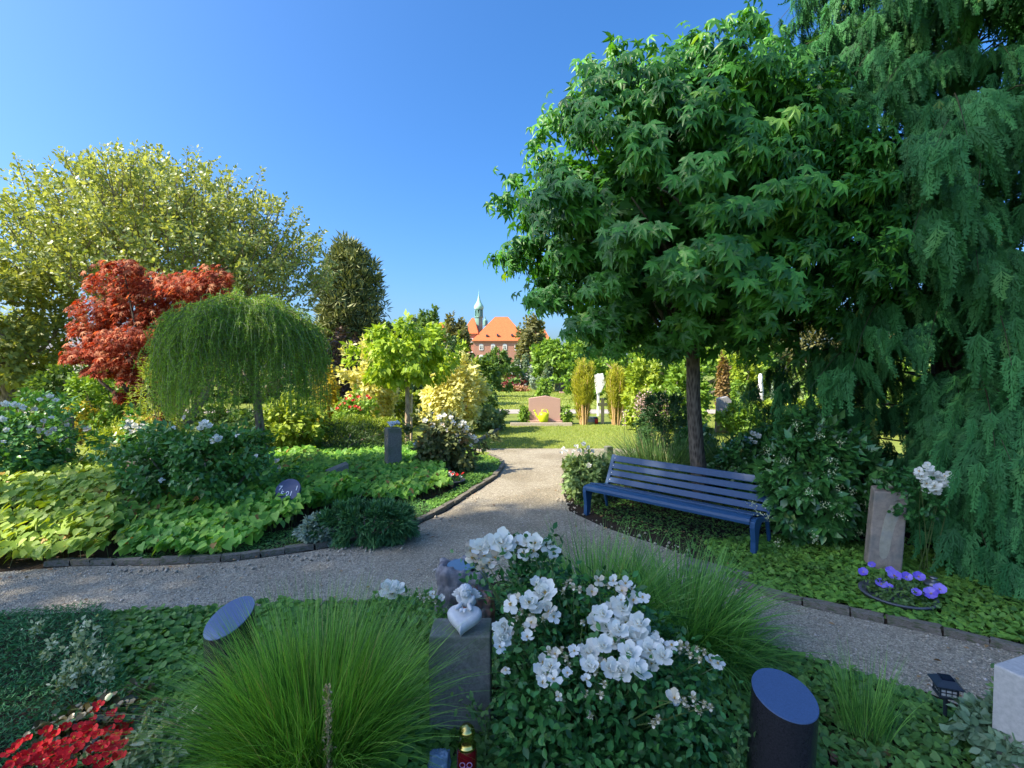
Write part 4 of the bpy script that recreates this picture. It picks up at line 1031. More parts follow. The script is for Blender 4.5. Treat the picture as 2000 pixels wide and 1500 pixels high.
# ------------------------------------------------------------------ the sweetgum over the bench
def sweetgum():
    bx = G(1371, 984); x, d = bx[0], bx[1]
    C = np.array([2.25, 6.5, 3.84]); R = np.array([2.18, 2.1, 1.72])
    o = thing('sweetgum_tree', 'big ball-headed tree with star-shaped leaves growing behind the blue bench', 'tree', (x, d, 0))
    w = Geo()
    top = np.array([C[0] - .05, C[1] - .1, C[2] + .8])
    tz = np.array([0, .2, .8, 1.5, 2.1, 2.9, 4.4])
    w.tube([(x + (top[0] - x) * (z / 4.9) ** .8 + .02 * math.sin(z * 4), d + (top[1] - d) * z / 4.9, z - .02) for z in tz], [.15, .115, .10, .092, .088, .08, .03], 14)
    for k in range(34):
        a = random.uniform(0, 2 * PI); el = random.uniform(-.35, 1.2)
        q = np.array([math.cos(a) * math.cos(el), math.sin(a) * math.cos(el), math.sin(el)])
        limb(w, np.array([top[0], top[1], random.uniform(2.0, 3.4)]), C + q * R * .85, .035, .008, .07, 8, 5)
    w.build('trunk', barkmat('sweetgum_bark', (.05, .04, .032), (.20, .165, .13), 35), o, smooth=True)
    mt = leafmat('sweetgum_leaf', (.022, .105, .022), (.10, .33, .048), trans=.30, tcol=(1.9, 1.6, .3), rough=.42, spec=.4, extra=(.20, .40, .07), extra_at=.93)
    tot = []
    # outer shell of hanging sprays: star leaves facing out, tips down
    n = 15500; K = 330
    cd = clump_dirs(K)
    az = np.arctan2(cd[:, 1], cd[:, 0])
    prof = 1 + .06 * np.sin(3 * az + 2) + .05 * np.sin(5 * az + 4 * cd[:, 2]) + RNG.normal(0, .06, K)
        # low leading shoots
    k = RNG.integers(0, K, n)
    loc = unit(gauss(n)) * (.13 * rnd(n, .1, 1))[:, None]; loc[:, 2] *= .55
    cb = cd.copy(); lowm = cb[:, 2] < 0; fac = 1 + np.where(cb[:, 0] < 0, .20, .32) * np.abs(cb[:, 2]); cb[lowm, 0] *= fac[lowm]; cb[lowm, 1] *= fac[lowm]; cb[lowm, 2] *= .97
    q = cb[k] * prof[k][:, None] * rnd(n, .86, 1.03)[:, None] + loc
    p = C + q * R
    outw = unit(q / R)
    toc = unit(CAMP - p)
    Z = unit(outw * .75 + np.array([0, 0, .62]) + gauss(n, .22) + toc * .15)
    tang = unit(np.column_stack([-outw[:, 1], outw[:, 0], np.zeros(n)]))
    Y = unit(np.array([0, 0, -.95]) + outw * .5 + tang * RNG.normal(0, .45, n)[:, None] + gauss(n, .12))
    M = axes(Y, Z)
    s = rnd(n, .085, .160) * np.where(rnd(n) > .8, .75, 1.0)
    ct = RNG.uniform(-.22, .12, K)
    t = np.clip(rnd(n, .1, .86) + ct[k] + np.where(rnd(n) > .96, .6, 0), 0, 1)
    m = p[:, 2] > 1.95
    p, M, s, t, q, outw = p[m], M[m], s[m], t[m], q[m], outw[m]
    facing = (outw * unit(CAMP - p)).sum(1); dist = np.linalg.norm(CAMP - p, axis=1)
    rad = np.linalg.norm(q, axis=1)
    score = s / dist * 10 + (facing > .25) * .5 + rad * .8
    rest = leaf_objects(o, L_STAR, mt, p, M, s, t, 300, score)
    f = Geo(); h = rnd(len(p)) > .5
    bk = facing < -.15; a = rest & bk; f.inst(L_STARS, p[a], M[a], s[a], t[a]); rest = rest & ~bk; a = rest & h; f.inst(L_STAR, p[a], M[a], s[a], t[a]); a = rest & ~h; f.inst(L_STAR3, p[a], M[a], s[a], t[a])
    # inner leaves, the crown's inner shade put into their darker tones
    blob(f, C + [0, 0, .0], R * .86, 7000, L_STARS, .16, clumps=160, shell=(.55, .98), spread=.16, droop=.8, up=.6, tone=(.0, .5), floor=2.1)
    # leader shoots at the top and shoots hanging over the edge
    for (px, py, dd) in [(1470, 22, 6.2), (1478, 40, 6.2), (1250, 85, 6.0), (1160, 130, 6.0), (1080, 215, 6.2), (1010, 330, 6.3), (975, 380, 6.3), (1560, 110, 6.0), (1350, 72, 6.0), (1200, 80, 6.0), (1500, 85, 6.0), (1440, 35, 6.2), (1530, 90, 6.1), (1130, 170, 6.2), (1050, 255, 6.2)]:
        c = P(px, py, dd); m = 20
        q = unit(gauss(m)); q[:, 2] = -abs(q[:, 2])
        pp = c + gauss(m, .085) - np.array([0, 0, .08])
        f.inst(L_STAR3, pp, axes(unit(q + np.array([0, 0, -.6])), unit(gauss(m, .4) + np.array([0, -.4, .8]))), rnd(m, .09, .16), rnd(m, .3, 1))
    f.build('foliage', mt, o)['kind'] = 'stuff'
sweetgum()

# ------------------------------------------------------------------ weeping cypress, right
def frond_mesh(bend, seed):
    r = random.Random(seed); V = []; T = []
    def bladelet(a, b, w, nrm):
        d = b - a; sd = np.cross(d, nrm); sd = sd / (np.linalg.norm(sd) + 1e-9) * w
        k = len(V); mdl = a + d * .45
        V.extend([a, mdl + sd, b, mdl - sd]); T.extend([[k, k + 1, k + 2], [k, k + 2, k + 3]])
    nz = np.array([0, 0, 1.0])
    ax = lambda t: np.array([.04 * math.sin(t * 5 + seed), t - bend * .25 * t * t, -bend * .55 * t * t])
    N_ = 12
    for i in range(N_):
        t = (i + .3) / N_; a = ax(t); fwd = unit(ax(min(1, t + .05)) - ax(max(0, t - .05)))
        ln = .26 * (1 - t * .75) * r.uniform(.75, 1.2)
        for sgn in (-1, 1):
            dirn = unit(fwd * .85 + np.array([sgn * .62, 0, r.uniform(-.25, .25)]))
            b = a + dirn * ln + np.array([0, 0, -ln * .25]); bladelet(a, b, .018, nz)
            for q, lq in ((.35, .5), (.65, .38)):
                c = a + (b - a) * q
                for s2 in (-1, 1):
                    if r.random() < .25: continue
                    d2 = unit(dirn + np.cross(dirn, nz) * s2 * .6 + np.array([0, 0, r.uniform(-.2, .2)])); bladelet(c, c + d2 * ln * lq, .014, nz)
    for i in range(4): bladelet(ax(i / 4), ax((i + 1.15) / 4), .02, nz)
    return np.array(V), np.array(T)
FROND = [frond_mesh(b, i) for i, b in enumerate((.1, .45, .8))]
def cypress():
    tx, ty = 5.55, 6.15; H_ = 10.0
    o = thing('weeping_cypress', 'tall weeping cypress with drooping blue-green sprays at the right edge', 'conifer', (tx, ty, 0))
    w = Geo(); w.tube([(tx, ty, -.02), (tx - .05, ty, 2), (tx, ty, 6), (tx, ty, H_)], [.26, .2, .12, .02], 12); w.build('trunk', bark_dark, o)
    mt = leafmat('cypress_spray', (.016, .088, .026), (.065, .25, .070), trans=.2, tcol=(1.4, 1.3, .5), rough=.6, spec=.25, extra=(.15, .25, .06), extra_at=.96)
    def branch_pair(k, drop, rise):
        """one drooping branch of length 1 along +X with curtains of hanging fronds"""
        wg = Geo(); fg = Geo(); P_, Y_, Z_, S_, T_ = [], [], [], [], []
        t = np.linspace(0, 1, 10)[:, None]; sway = random.uniform(-.12, .12)
        out = np.array([1.0, 0, 0]); lat = np.array([0, 1.0, 0]); L0 = 2.4
        pts = (out * t + lat * sway * t ** 2) * L0 + np.array([0, 0, 1.0]) * (rise * np.sin(t * PI * .62) - drop * t ** 3)
        wg.tube(pts, np.linspace(.018, .002, 10), 4)
        for j in range(18):
            u = random.uniform(.18, 1.0) ** .8; k0 = min(int(u * 9), 8); c0 = pts[k0] + (pts[k0 + 1] - pts[k0]) * (u * 9 - k0)
            sgn = random.choice((-1, 1)); tl = random.uniform(.10, .50) * (1.15 - u * .5)
            td = unit(out * random.uniform(.1, .9) + lat * sgn + np.array([0, 0, random.uniform(-.35, .15)])); ct = random.uniform(-.15, .15)
            for v in (.15, .55, 1.0):
                c = c0 + td * tl * v + np.array([0, 0, -.18 * v * v * tl])
                for q in range(2 if v < 1 else 3):
                    P_.append(c); S_.append(random.uniform(.24, .55)); T_.append(min(.95, max(0, random.uniform(.1, .9) + ct)) if random.random() > .01 else 1.0)
                    Y_.append(np.array([0, 0, -1.0]) * random.uniform(.9, 1.4) + out * random.uniform(0, .40) + td * random.uniform(0, .30) + gauss(1, .10)[0])
                    Z_.append(out + np.array([0, 0, .3]) + gauss(1, .40)[0])
        P_ = np.array(P_); Y_ = unit(np.array(Y_)); Z_ = unit(np.array(Z_)); S_ = np.array(S_); T_ = np.array(T_); M = axes(Y_, Z_); v = RNG.integers(0, 3, len(P_))
        for q in range(3):
            a = v == q; fg.inst(FROND[q], P_[a], M[a], np.column_stack([S_[a] * .9, S_[a], S_[a]]), T_[a])
        wo = wg.build('branch', leafmat('cypress_twig', (.03, .035, .018), (.07, .07, .035), trans=0)); fo = fg.build('spray', mt)
        r = (wo.data, fo.data); bpy.data.objects.remove(wo); bpy.data.objects.remove(fo); return r
    high = [branch_pair(i, random.uniform(.7, 1.3), random.uniform(.2, .6)) for i in range(5)]
    low = [branch_pair(i, random.uniform(.25, .5), random.uniform(.15, .3)) for i in range(2)]
    tocam = math.atan2(-ty, -tx); nb = 292; za = 0
    for i in range(nb):
        z0 = .55 + (H_ - 1.6) * (i / nb) ** 1.12 + random.uniform(-.1, .1)
        a = tocam + (random.uniform(-1.7, 1.5) if random.random() < .84 else random.uniform(1.5, 4.5))
        Rz = 2.5 * (1 - (z0 / H_) ** 3 * .8) * random.uniform(.66, 1.08)
        if 2.4 < z0 < 3.6: Rz *= .88
        if i % 4 == 1: z0 = random.uniform(2.6, 7.2); a = tocam + random.uniform(-1.3, 1.0); Rz = random.uniform(1.7, 2.6)
        if i % 7 == 3: z0 = random.uniform(1.1, 2.7); a = math.radians(random.uniform(225, 290)); Rz = random.uniform(1.6, 2.6)
        if i % 6 == 0: z0 = random.uniform(.3, 1.2); a = math.radians(random.uniform(222, 262)); Rz = random.uniform(1.7, 2.65)
        dirx, diry = math.cos(a), math.sin(a); deg = math.degrees(a) % 360
        # leave the pillar and the flower bowl clear
        ex, ey = tx + dirx * Rz, ty + diry * Rz
        if z0 < 2.4 and 196 < deg < 224: Rz = min(Rz, 1.45)
        wm, fm = random.choice(low if z0 < 1.5 else high)
        b = bpy.data.objects.new('branch', wm); col.objects.link(b); b.parent = o; b.location = (0, 0, z0); s_ = Rz / 2.4
        b.rotation_euler = (random.uniform(-.08, .08), random.uniform(-.12, .12) if z0 > 1.2 else -.05, a); b.scale = (s_, s_ * random.choice((-1, 1)) if False else s_, max(s_, .7))
        f = bpy.data.objects.new('spray', fm); col.objects.link(f); f.parent = b
cypress()
# ------------------------------------------------------------------ the bench
m_blue = plain('dark_blue_paint', (.022, .072, .165), .38, spec=.28)
def bench():
    A = G(1143, 1006); B = G(1473, 1090)
    dv = B - A; Lb = np.linalg.norm(dv[:2]); u = dv / Lb; v = np.array([-u[1], u[0], 0]); 
    if v[1] < 0: v = -v
    ang = math.atan2(u[1], u[0])
    o = thing('park_bench', 'dark blue metal bench with slatted back standing beside the gravel path', 'bench', (A[0], A[1], 0), rotz=ang)
    # local frame: x along the bench, y backwards, z up; made with parent rotation
    def part(g, name, bevel=.004, smooth=False):
        return g.build(name, m_blue, o, smooth=smooth, bevel=bevel, local=True)
    H_ = .40
    # side frames: bent flat bar, seat board on top, leg front, arm of the back
    def frame(x):
        th_ = .012
        outl = [(-.02, -.04), (.055, -.04), (.075, .12), (.10, .26), (.17, .325), (.46, .275), (.52, .30), (.60, .52), (.67, .70), (.645, .715), (.56, .52), (.475, .345), (.42, .335), (.16, .375), (.06, .395), (.0, .39), (-.035, .365), (-.04, .31), (-.01, .15)]
        bm = bmesh.new(); n = len(outl)
        a = [bm.verts.new((x - .025, p, q)) for p, q in outl]; b = [bm.verts.new((x + .025, p, q)) for p, q in outl]
        bm.faces.new(a); bm.faces.new(b[::-1])
        for i in range(n): bm.faces.new((a[i], b[i], b[(i + 1) % n], a[(i + 1) % n]))
        bmesh.ops.recalc_face_normals(bm, faces=bm.faces); bmesh.ops.triangulate(bm, faces=bm.faces[:2])
        me = bpy.data.meshes.new('side_frame'); bm.to_mesh(me); bm.free(); me.materials.append(m_blue)
        q_ = bpy.data.objects.new('side_frame', me); col.objects.link(q_); q_.parent = o
        bv = q_.modifiers.new('bevel', 'BEVEL'); bv.width = .004; bv.segments = 2; bv.limit_method = 'ANGLE'
        lg = Geo(); lg.tube([(x, .40, .30), (x, .47, .12), (x, .50, -.04)], [.024, .022, .02], 8); part(lg, 'rear_leg', 0, True)
    frame(.01); frame(Lb - .01)
    xc = Lb / 2
    def slat(name, y, z, w, th_, tilt, nose=False):
        g = Geo(); c, s = math.cos(tilt), math.sin(tilt)
        R = np.array([[1, 0, 0], [0, c, -s], [0, s, c]])
        if nose:      # rounded front rail
            th = np.linspace(-.3 * PI, 1.0 * PI, 10); V = []
            for X in (.0, Lb): 
                for a in th: V.append((X, y - .020 * math.sin(a) * 1.2, z + .024 * math.cos(a)))
            n = 10; g.add(V, Q=[[i, i + 1, n + i + 1, n + i] for i in range(n - 1)] + [[0, n, 2 * n - 1, n - 1]]); g.box((xc, y + .01, z), (Lb - .052, .05, .03)); return part(g, name, 0)
        g.box((xc, y, z), (Lb - .052, w, th_), R=R); 
        return part(g, name, .005)
    # seat: front rail then four narrow slats
    g = Geo(); prof = [(-.045, .335), (-.048, .365), (-.038, .392), (-.012, .408), (.03, .413), (.055, .41), (.055, .395), (.02, .392), (-.015, .385), (-.03, .365), (-.032, .335)]
    V = [(X, a, b) for X in (.036, Lb - .036) for a, b in prof]; n = len(prof); g.add(V, Q=[[i, (i + 1) % n, n + (i + 1) % n, n + i] for i in range(n)]); part(g, 'front_slat', .003, False)
    for i, (y, z) in enumerate([(.100, .4075), (.172, .394), (.244, .378), (.316, .362), (.388, .347)]): slat('seat_slat', y, z, .062, .016, -.20)
    # back: four boards leaning back
    lean = math.atan2(.70 - .38, .64 - .49)
    for i in range(4):
        t = [.10, .36, .62, .90][i]; y = .50 + (.655 - .50) * t; z = .355 + (.70 - .355) * t
        slat('back_slat', y - .012, z, .075 if i < 3 else .085, .018, lean)
    for x in (.05, Lb - .05):
        for i in range(4):
            t = [.10, .36, .62, .90][i]; g = Geo(); g.lathe([(0, .006), (.007, .004), (.008, 0)], (0, 0, 0), 8)
            b_ = g.build('bolt', plain('steel', (.5, .5, .5), .3, 1.0), o, local=True); b_.location = (x, .50 + .155 * t - .024, .355 + .345 * t + .004); b_.rotation_euler = (PI / 2 - .4, 0, 0)
    return A, B, u, v, Lb
bench()

# ------------------------------------------------------------------ ground covers
def heart_cover(name, label, cat, poly_px, n, size, mat, height, hf, nobj, extra=None):
    poly = gpoly(poly_px); xy = sample_poly(poly, n); n = len(xy)
    c = poly.mean(0); o = thing(name, label, cat, (c[0], c[1], 0))
    h = hf(xy); lay = rnd(n, .45, 1.0); 
    p = np.column_stack([xy, .03 + h * lay * height + .025 * smooth_noise(xy, 9, 2)])
    th = RNG.normal(-PI / 2, 1.0, n); Y = unit(np.column_stack([np.cos(th), np.sin(th), rnd(n, -.75, -.1)]))
    Z = unit(np.column_stack([RNG.normal(-.05, .42, n), RNG.normal(-.30, .40, n), np.ones(n) * .8]))
    M = axes(Y, Z); s = size * rnd(n, .45, 1.2); t = np.clip(rnd(n, .0, .95) + .15 * smooth_noise(xy, 3, 8) + np.where(rnd(n) > .985, .9, 0), 0, 1)
    dist = np.linalg.norm(CAMP - p, axis=1)
    rest = leaf_objects(o, L_HEART, mat, p, M, s, t, nobj, s / dist * 10 + lay * 1.5)
    g = Geo(); g.inst(L_HEART, p[rest], M[rest], s[rest], t[rest]); g.build('foliage', mat, o)['kind'] = 'stuff'
    g = Geo(); k = RNG.choice(n, n // 6, replace=False)
    for i in k:
        g.tube([(p[i][0] + random.uniform(-.05, .05), p[i][1] + random.uniform(-.02, .1), 0.0), p[i]], [.003, .002], 3, cap=False)
    g.build('stems', stem_green, o)
    return o
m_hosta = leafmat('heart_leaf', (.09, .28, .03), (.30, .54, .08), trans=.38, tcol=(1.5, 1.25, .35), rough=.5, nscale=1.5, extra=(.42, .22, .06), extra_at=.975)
m_hosta2 = leafmat('heart_leaf_sunlit', (.20, .33, .03), (.40, .54, .07), trans=.35, tcol=(1.4, 1.15, .35), rough=.5, extra=(.55, .32, .08), extra_at=.975)  # same heart leaf made yellower and paler, sunlight put into the colour
edgef = lambda poly: None
def hump(py_front=None):
    def f(xy):
        y = xy[:, 1]; return np.clip(.45 + (y - 4.2) * .45, .3, 1.0)
    return f
heart_cover('heart_leaf_cover', 'heart-leaved ground cover coloured sunlit lime-green, spilling over the left path edge', 'ground cover', [(-420, 1120), (-150, 1118), (0, 1115), (60, 1112), (210, 1098), (235, 1060), (235, 985), (180, 950), (60, 985), (-100, 1000), (-420, 1010)], 5200, .112, m_hosta2, .48, lambda xy: np.clip(.35 + (xy[:, 1] - D(1115)) * .6, .3, 1.15), 300)
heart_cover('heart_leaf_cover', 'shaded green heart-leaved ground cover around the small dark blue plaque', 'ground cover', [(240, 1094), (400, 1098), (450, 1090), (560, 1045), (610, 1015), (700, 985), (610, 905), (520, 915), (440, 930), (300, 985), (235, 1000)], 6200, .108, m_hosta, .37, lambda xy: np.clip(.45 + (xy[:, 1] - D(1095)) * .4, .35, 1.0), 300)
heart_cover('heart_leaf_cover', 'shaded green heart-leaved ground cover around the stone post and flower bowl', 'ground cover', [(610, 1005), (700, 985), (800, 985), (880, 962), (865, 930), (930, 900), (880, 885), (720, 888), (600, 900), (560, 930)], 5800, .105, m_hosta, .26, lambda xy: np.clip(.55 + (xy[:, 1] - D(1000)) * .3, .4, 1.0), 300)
m_grd = leafmat('small_cover_leaf', (.05, .15, .025), (.18, .36, .055), trans=.25, rough=.5, nscale=1.2, extra=(.30, .34, .08), extra_at=.96)
m_grd2 = leafmat('dark_cover_leaf', (.04, .12, .03), (.14, .30, .06), trans=.2, rough=.45, nscale=1.5, extra=(.16, .08, .04), extra_at=.985)
def carpet(name, poly_px, n, size, mat, height, base=L_IVY, z0=.01, hf=None, tilt=.4, leanw=.25):
    poly = gpoly(poly_px); xy = sample_poly(poly, n); g = Geo()
    cover(g, xy, z0, height, base, size, hfun=(lambda q: .6 + .5 * smooth_noise(q, 5, 1)) if hf is None else hf, tilt=tilt, leanw=leanw)
    return kind(g.build(name, mat), 'stuff')
# right bed in front of the privet, pillar and cypress
carpet('strawberry_cover', [(1425, 1140), (1520, 1163), (1620, 1187), (1720, 1210), (1860, 1240), (2010, 1274), (2220, 1322), (2220, 1140), (2000, 1120), (1760, 1075), (1560, 1050), (1380, 1060)], 13500, .05, m_grd, .11, L_IVY)
carpet('low_weeds', [(1120, 985), (1200, 1025), (1320, 1065), (1430, 1110), (1560, 1060), (1560, 985), (1300, 950), (1130, 940)], 8000, .035, m_grd2, .06, L_OVAL4)
# left bed rim along the edging
carpet('edge_cover', [(850, 1000), (925, 955), (965, 930), (980, 910), (970, 895), (935, 892), (880, 925), (900, 955), (830, 985)], 6500, .036, m_grd, .09, L_OVAL)
carpet('edge_creeper', [(200, 1100), (330, 1100), (450, 1090), (620, 1068), (800, 1028), (860, 998), (800, 975), (600, 1030), (440, 1075)], 9000, .028, m_grd2, .08, L_OVAL4)
carpet('sunny_edge_cover', [(895, 905), (975, 900), (950, 886), (880, 884)], 1800, .04, lm('lime'), .08, L_OVAL)  # sunny end of the rim, sunlight put into the lime leaf colour
# foreground island
carpet('ivy_cover', [(200, 1202), (400, 1196), (900, 1175), (930, 1250), (930, 1600), (250, 1600), (220, 1400), (215, 1290)], 11500, .047, m_grd, .10, L_ROUND)
carpet('island_cover', [(930, 1165), (1050, 1142), (1150, 1160), (1300, 1200), (1440, 1250), (1520, 1278), (1600, 1307), (1700, 1340), (1800, 1362), (1880, 1400), (1960, 1440), (2150, 1600), (930, 1600)], 12500, .046, m_grd2, .10, L_IVY)
def carpet_world(name, poly, n, size, mat, height, base):
    xy = sample_poly(np.array(poly, float), n); g = Geo(); cover(g, xy, .01, height, base, size, hfun=lambda q: .6 + .5 * smooth_noise(q, 5, 1)); return kind(g.build(name, mat), 'stuff')
carpet_world('back_cover', [(-3.4, -.6), (3.4, -.6), (3.4, 1.6), (2.3, 2.15), (-3.4, 2.15)], 7500, .055, m_grd2, .09, L_OVAL4)
carpet_world('right_cover', [(4.3, 3.0), (8.5, 1.8), (8.5, 8.0), (5.0, 7.5), (3.6, 5.0)], 7000, .06, m_grd, .09, L_OVAL4)
# dark needled mat bottom left
g = Geo(); xy = sample_poly(gpoly([(-300, 1215), (0, 1210), (200, 1203), (235, 1290), (250, 1380), (260, 1600), (-300, 1600)]), 26000); n = len(xy)
hh = .10 + .05 * smooth_noise(xy, 5, 11); lay = rnd(n)
p = np.column_stack([xy, hh * (.4 + .6 * lay)]); th = rnd(n, 0, 2 * PI); Y = unit(np.column_stack([np.cos(th), np.sin(th), rnd(n, .1, .9)]))
g.inst(L_NARROW, p, axes(Y, unit(gauss(n))), rnd(n, .02, .045), np.clip(lay * .7 + rnd(n, -.1, .3), 0, 1))
kind(g.build('juniper_mat', leafmat('juniper_mat_leaf', (.022, .10, .03), (.08, .27, .08), trans=.1)), 'stuff')

# dark grassy carpet clump at the edging, mid left
def mound(name, label, cat, x0, x1, y0, y1, n, mat, base, sz, d=None, dep=.7, lean=(0, 0, 0), **kw):
    return shrub(name, label, cat, x0, x1, y0, y1, mat, n, sz, d=d, base=base, dep=dep, axis_out=.9, up=.5, clumps=90, rough=.06, spread=.16, shell=(.8, 1), jitter=.4, **kw)
mound('creeping_juniper', 'dark low creeping juniper cushion on the edging at the bend of the path', 'shrub', 625, 808, 985, 1068, 15000, leafmat('creep_juniper_leaf', (.03, .11, .04), (.11, .28, .09), trans=.15), L_NARROW, 13, d=D(1058), dep=.55)
mound('silver_cover', 'silvery small-leaved plant beside the dark creeping juniper', 'ground cover plant', 590, 660, 1010, 1062, 2600, leafmat('silver_leaf', (.10, .17, .11), (.36, .44, .34), trans=.15), L_OVAL, 9, d=D(1060), dep=.6)
# privet bush right of the bench
m_privet = leafmat('privet_leaf', (.02, .085, .022), (.085, .25, .055), trans=.12, rough=.28, spec=.6, extra=(.28, .38, .12), extra_at=.94)
shrub('privet_bush', 'dark glossy evergreen bush between the bench and the sandstone pillar', 'shrub', 1492, 1712, 815, 1092, m_privet, 13000, 17, d=5.3, base=L_OVAL4, clumps=150, rough=.10, spread=.15, shell=(.7, 1), dep=.7, axis_out=.8, jitter=.6)
fl = Geo(); 
o_p = bpy.data.objects['privet_bush']
for (px, py) in [(1500, 880), (1535, 900), (1640, 865), (1470, 985), (1500, 1010), (1625, 900), (1555, 830), (1665, 960), (1690, 985), (1640, 1005), (1610, 985), (1580, 960), (1640, 950), (1520, 1060), (1700, 1000), (1590, 1050), (1600, 850), (1625, 925), (1480, 1000), (1680, 1040)]:
    c = P(px, py, 4.55 + abs(px - 1585) / 300); m = 34; fl.inst(L_DIAMOND, c + gauss(m, .022), axes(unit(gauss(m)), unit(gauss(m))), rnd(m, .010, .022), rnd(m))
fl.build('blossom', leafmat('privet_blossom', (.36, .42, .20), (.70, .70, .46), trans=.2), o_p)
# shaded dark yew and dry bush behind the bench
shrub('clipped_yew', 'dark rounded clipped yew in the shade left of the bench tree', 'shrub', 1248, 1346, 768, 900, leafmat('yew_leaf', (.015, .06, .018), (.06, .16, .045), trans=.1), 14000, 8, d=8.9, base=L_NARROW, clumps=140, rough=.03, spread=.14, shell=(.8, 1), axis_out=.9)
shrub('shade_shrub', 'low dark shrub between the clipped yew and the bench tree', 'shrub', 1320, 1400, 825, 905, m_privet, 3600, 9, d=8.2, base=L_OVAL)
shrub('shade_shrub', 'low dark shrub behind the right end of the bench back', 'shrub', 1390, 1520, 850, 940, m_privet, 5200, 10, d=7.0, base=L_OVAL)
# pink flower spikes
o = thing('pink_flower_spikes', 'pale pink flower spikes rising left of the clipped yew', 'flowers', (xpx(1272, 9.6), 9.6, 0)); g = Geo(); f = Geo()
for i in range(34):
    px = RNG.normal(1272, 20); top = P(px, RNG.uniform(755, 800), 9.6); b_ = np.array([top[0] + random.uniform(-.1, .1), 9.6, 0.0]); g.tube([b_, top], [.006, .003], 3)
    m = 34; t = rnd(m, .72, 1); f.inst(L_DIAMOND, b_ + (top - b_) * t[:, None] + gauss(m, .03), axes(unit(gauss(m)), unit(gauss(m))), rnd(m, .03, .05), rnd(m))
g.build('stems', stem_green, o); f.build('blossom', leafmat('pink_petal', (.50, .32, .36), (.80, .66, .66), trans=.3), o)

# ------------------------------------------------------------------ ornamental grasses
def tuft(name, label, cpx, cpy, n, length, width, spread_deg, droop, mat, rad=.12, seg=6, bias=(0, 0), cap=None, d=None, group=None, pw=.6):
    c = G(cpx, cpy) if d is None else np.array([P(cpx, 700, d)[0], d, 0])
    o = thing(name, label, 'grass clump', (c[0], c[1], 0), group); g = Geo()
    th = rnd(n, 0, 2 * PI); rr = rad * np.sqrt(rnd(n)); root = np.column_stack([c[0] + np.cos(th) * rr, c[1] + np.sin(th) * rr, np.zeros(n)])
    th2 = th + RNG.normal(0, .6, n); tl = np.radians(spread_deg) * rnd(n) ** pw
    dd = np.column_stack([np.cos(th2) * np.sin(tl) + bias[0], np.sin(th2) * np.sin(tl) + bias[1], np.cos(tl)])
    L_ = length * rnd(n, .55, 1.08)
    blades(g, root, unit(dd), L_, width * rnd(n, .6, 1.2), rnd(n, .35, 1) * droop * (.4 + tl / np.radians(spread_deg)), seg=seg, tone=rnd(n))
    g.build('blades', mat, o)['kind'] = 'stuff'
    return o
m_pen = leafmat('fountain_grass_blade', (.03, .13, .015), (.26, .54, .07), trans=.35, tcol=(1.3, 1.2, .4), rough=.4, spec=.5, extra=(.46, .38, .16), extra_at=.955)
m_sedge = leafmat('broad_grass_blade', (.04, .17, .035), (.24, .50, .10), trans=.35, tcol=(1.3, 1.2, .4), rough=.45, spec=.4, extra=(.30, .40, .10), extra_at=.95)
to = tuft('fountain_grass', 'lush fine-bladed fountain grass clump in front, left of the angel pillar', 615, 1530, 4200, .98, .0058, 34, .46, m_pen, rad=.20, seg=7)
tuft('fountain_grass', 'small fine grass tuft leaning over the front of the black slanted column', 500, 1420, 700, .62, .004, 40, .5, m_pen, rad=.08)
tuft('broad_grass', 'tall broad-bladed grass behind the white roses, left half', 1165, 1262, 1300, .95, .012, 36, .45, m_sedge, rad=.24)
tuft('broad_grass', 'tall broad-bladed grass behind the white roses, right half', 1320, 1262, 1500, .84, .012, 46, .50, m_sedge, rad=.28)
tuft('broad_grass', 'shorter broad-bladed grass drooping towards the right path', 1400, 1290, 600, .55, .009, 65, .7, m_sedge, rad=.18)
tuft('grass_tuft', 'small upright grass tuft between the black column and the solar lantern', 1690, 1440, 260, .50, .0045, 20, .2, m_sedge, rad=.10)
tuft('grass_tuft', 'thin grass tuft behind the small angel by the path', 830, 1205, 260, .26, .005, 45, .4, m_sedge, rad=.12)
m_misc = leafmat('miscanthus_blade', (.03, .095, .025), (.14, .27, .07), trans=.3, rough=.5, extra=(.40, .34, .20), extra_at=.93)
tuft('tall_grass', 'dark arching ornamental grass behind the left half of the bench', 1290, 905, 2600, 1.30, .012, 46, .70, m_misc, rad=.38, d=7.6, group=None)
tuft('tall_grass', 'upright rushy grass right of the bench tree stem', 1448, 905, 800, 1.20, .014, 26, .25, m_misc, rad=.28, d=7.4)
tuft('tall_grass', 'low dry grass around the foot of the bench tree', 1360, 960, 700, .45, .008, 60, .7, m_misc, rad=.35, d=6.9)
# dry seed spike
c = G(642, 1660); o = thing('dry_seed_spike', 'dry tan seed spike standing in front of the fountain grass', 'dry flower', (c[0], c[1], 0)); g = Geo(); ztop = P(642, 1340, c[1])[2]
g.tube([(c[0], c[1], 0), (c[0] + .005, c[1], ztop)], [.004, .002], 5); g.build('stem', leafmat('straw', (.34, .24, .12), (.56, .42, .24), trans=0), o)
f = Geo(); m = 260; t = rnd(m, .45, 1); f.inst(L_OVAL, np.column_stack([np.full(m, c[0] + .004), np.full(m, c[1]), t * ztop]) + gauss(m, .006) * np.array([1, 1, .3]), axes(unit(gauss(m, .5) + np.array([0, 0, .5])), unit(gauss(m))), rnd(m, .010, .018), rnd(m)); f.build('seeds', leafmat('straw_seed', (.30, .19, .10), (.58, .42, .26), trans=.2), o)
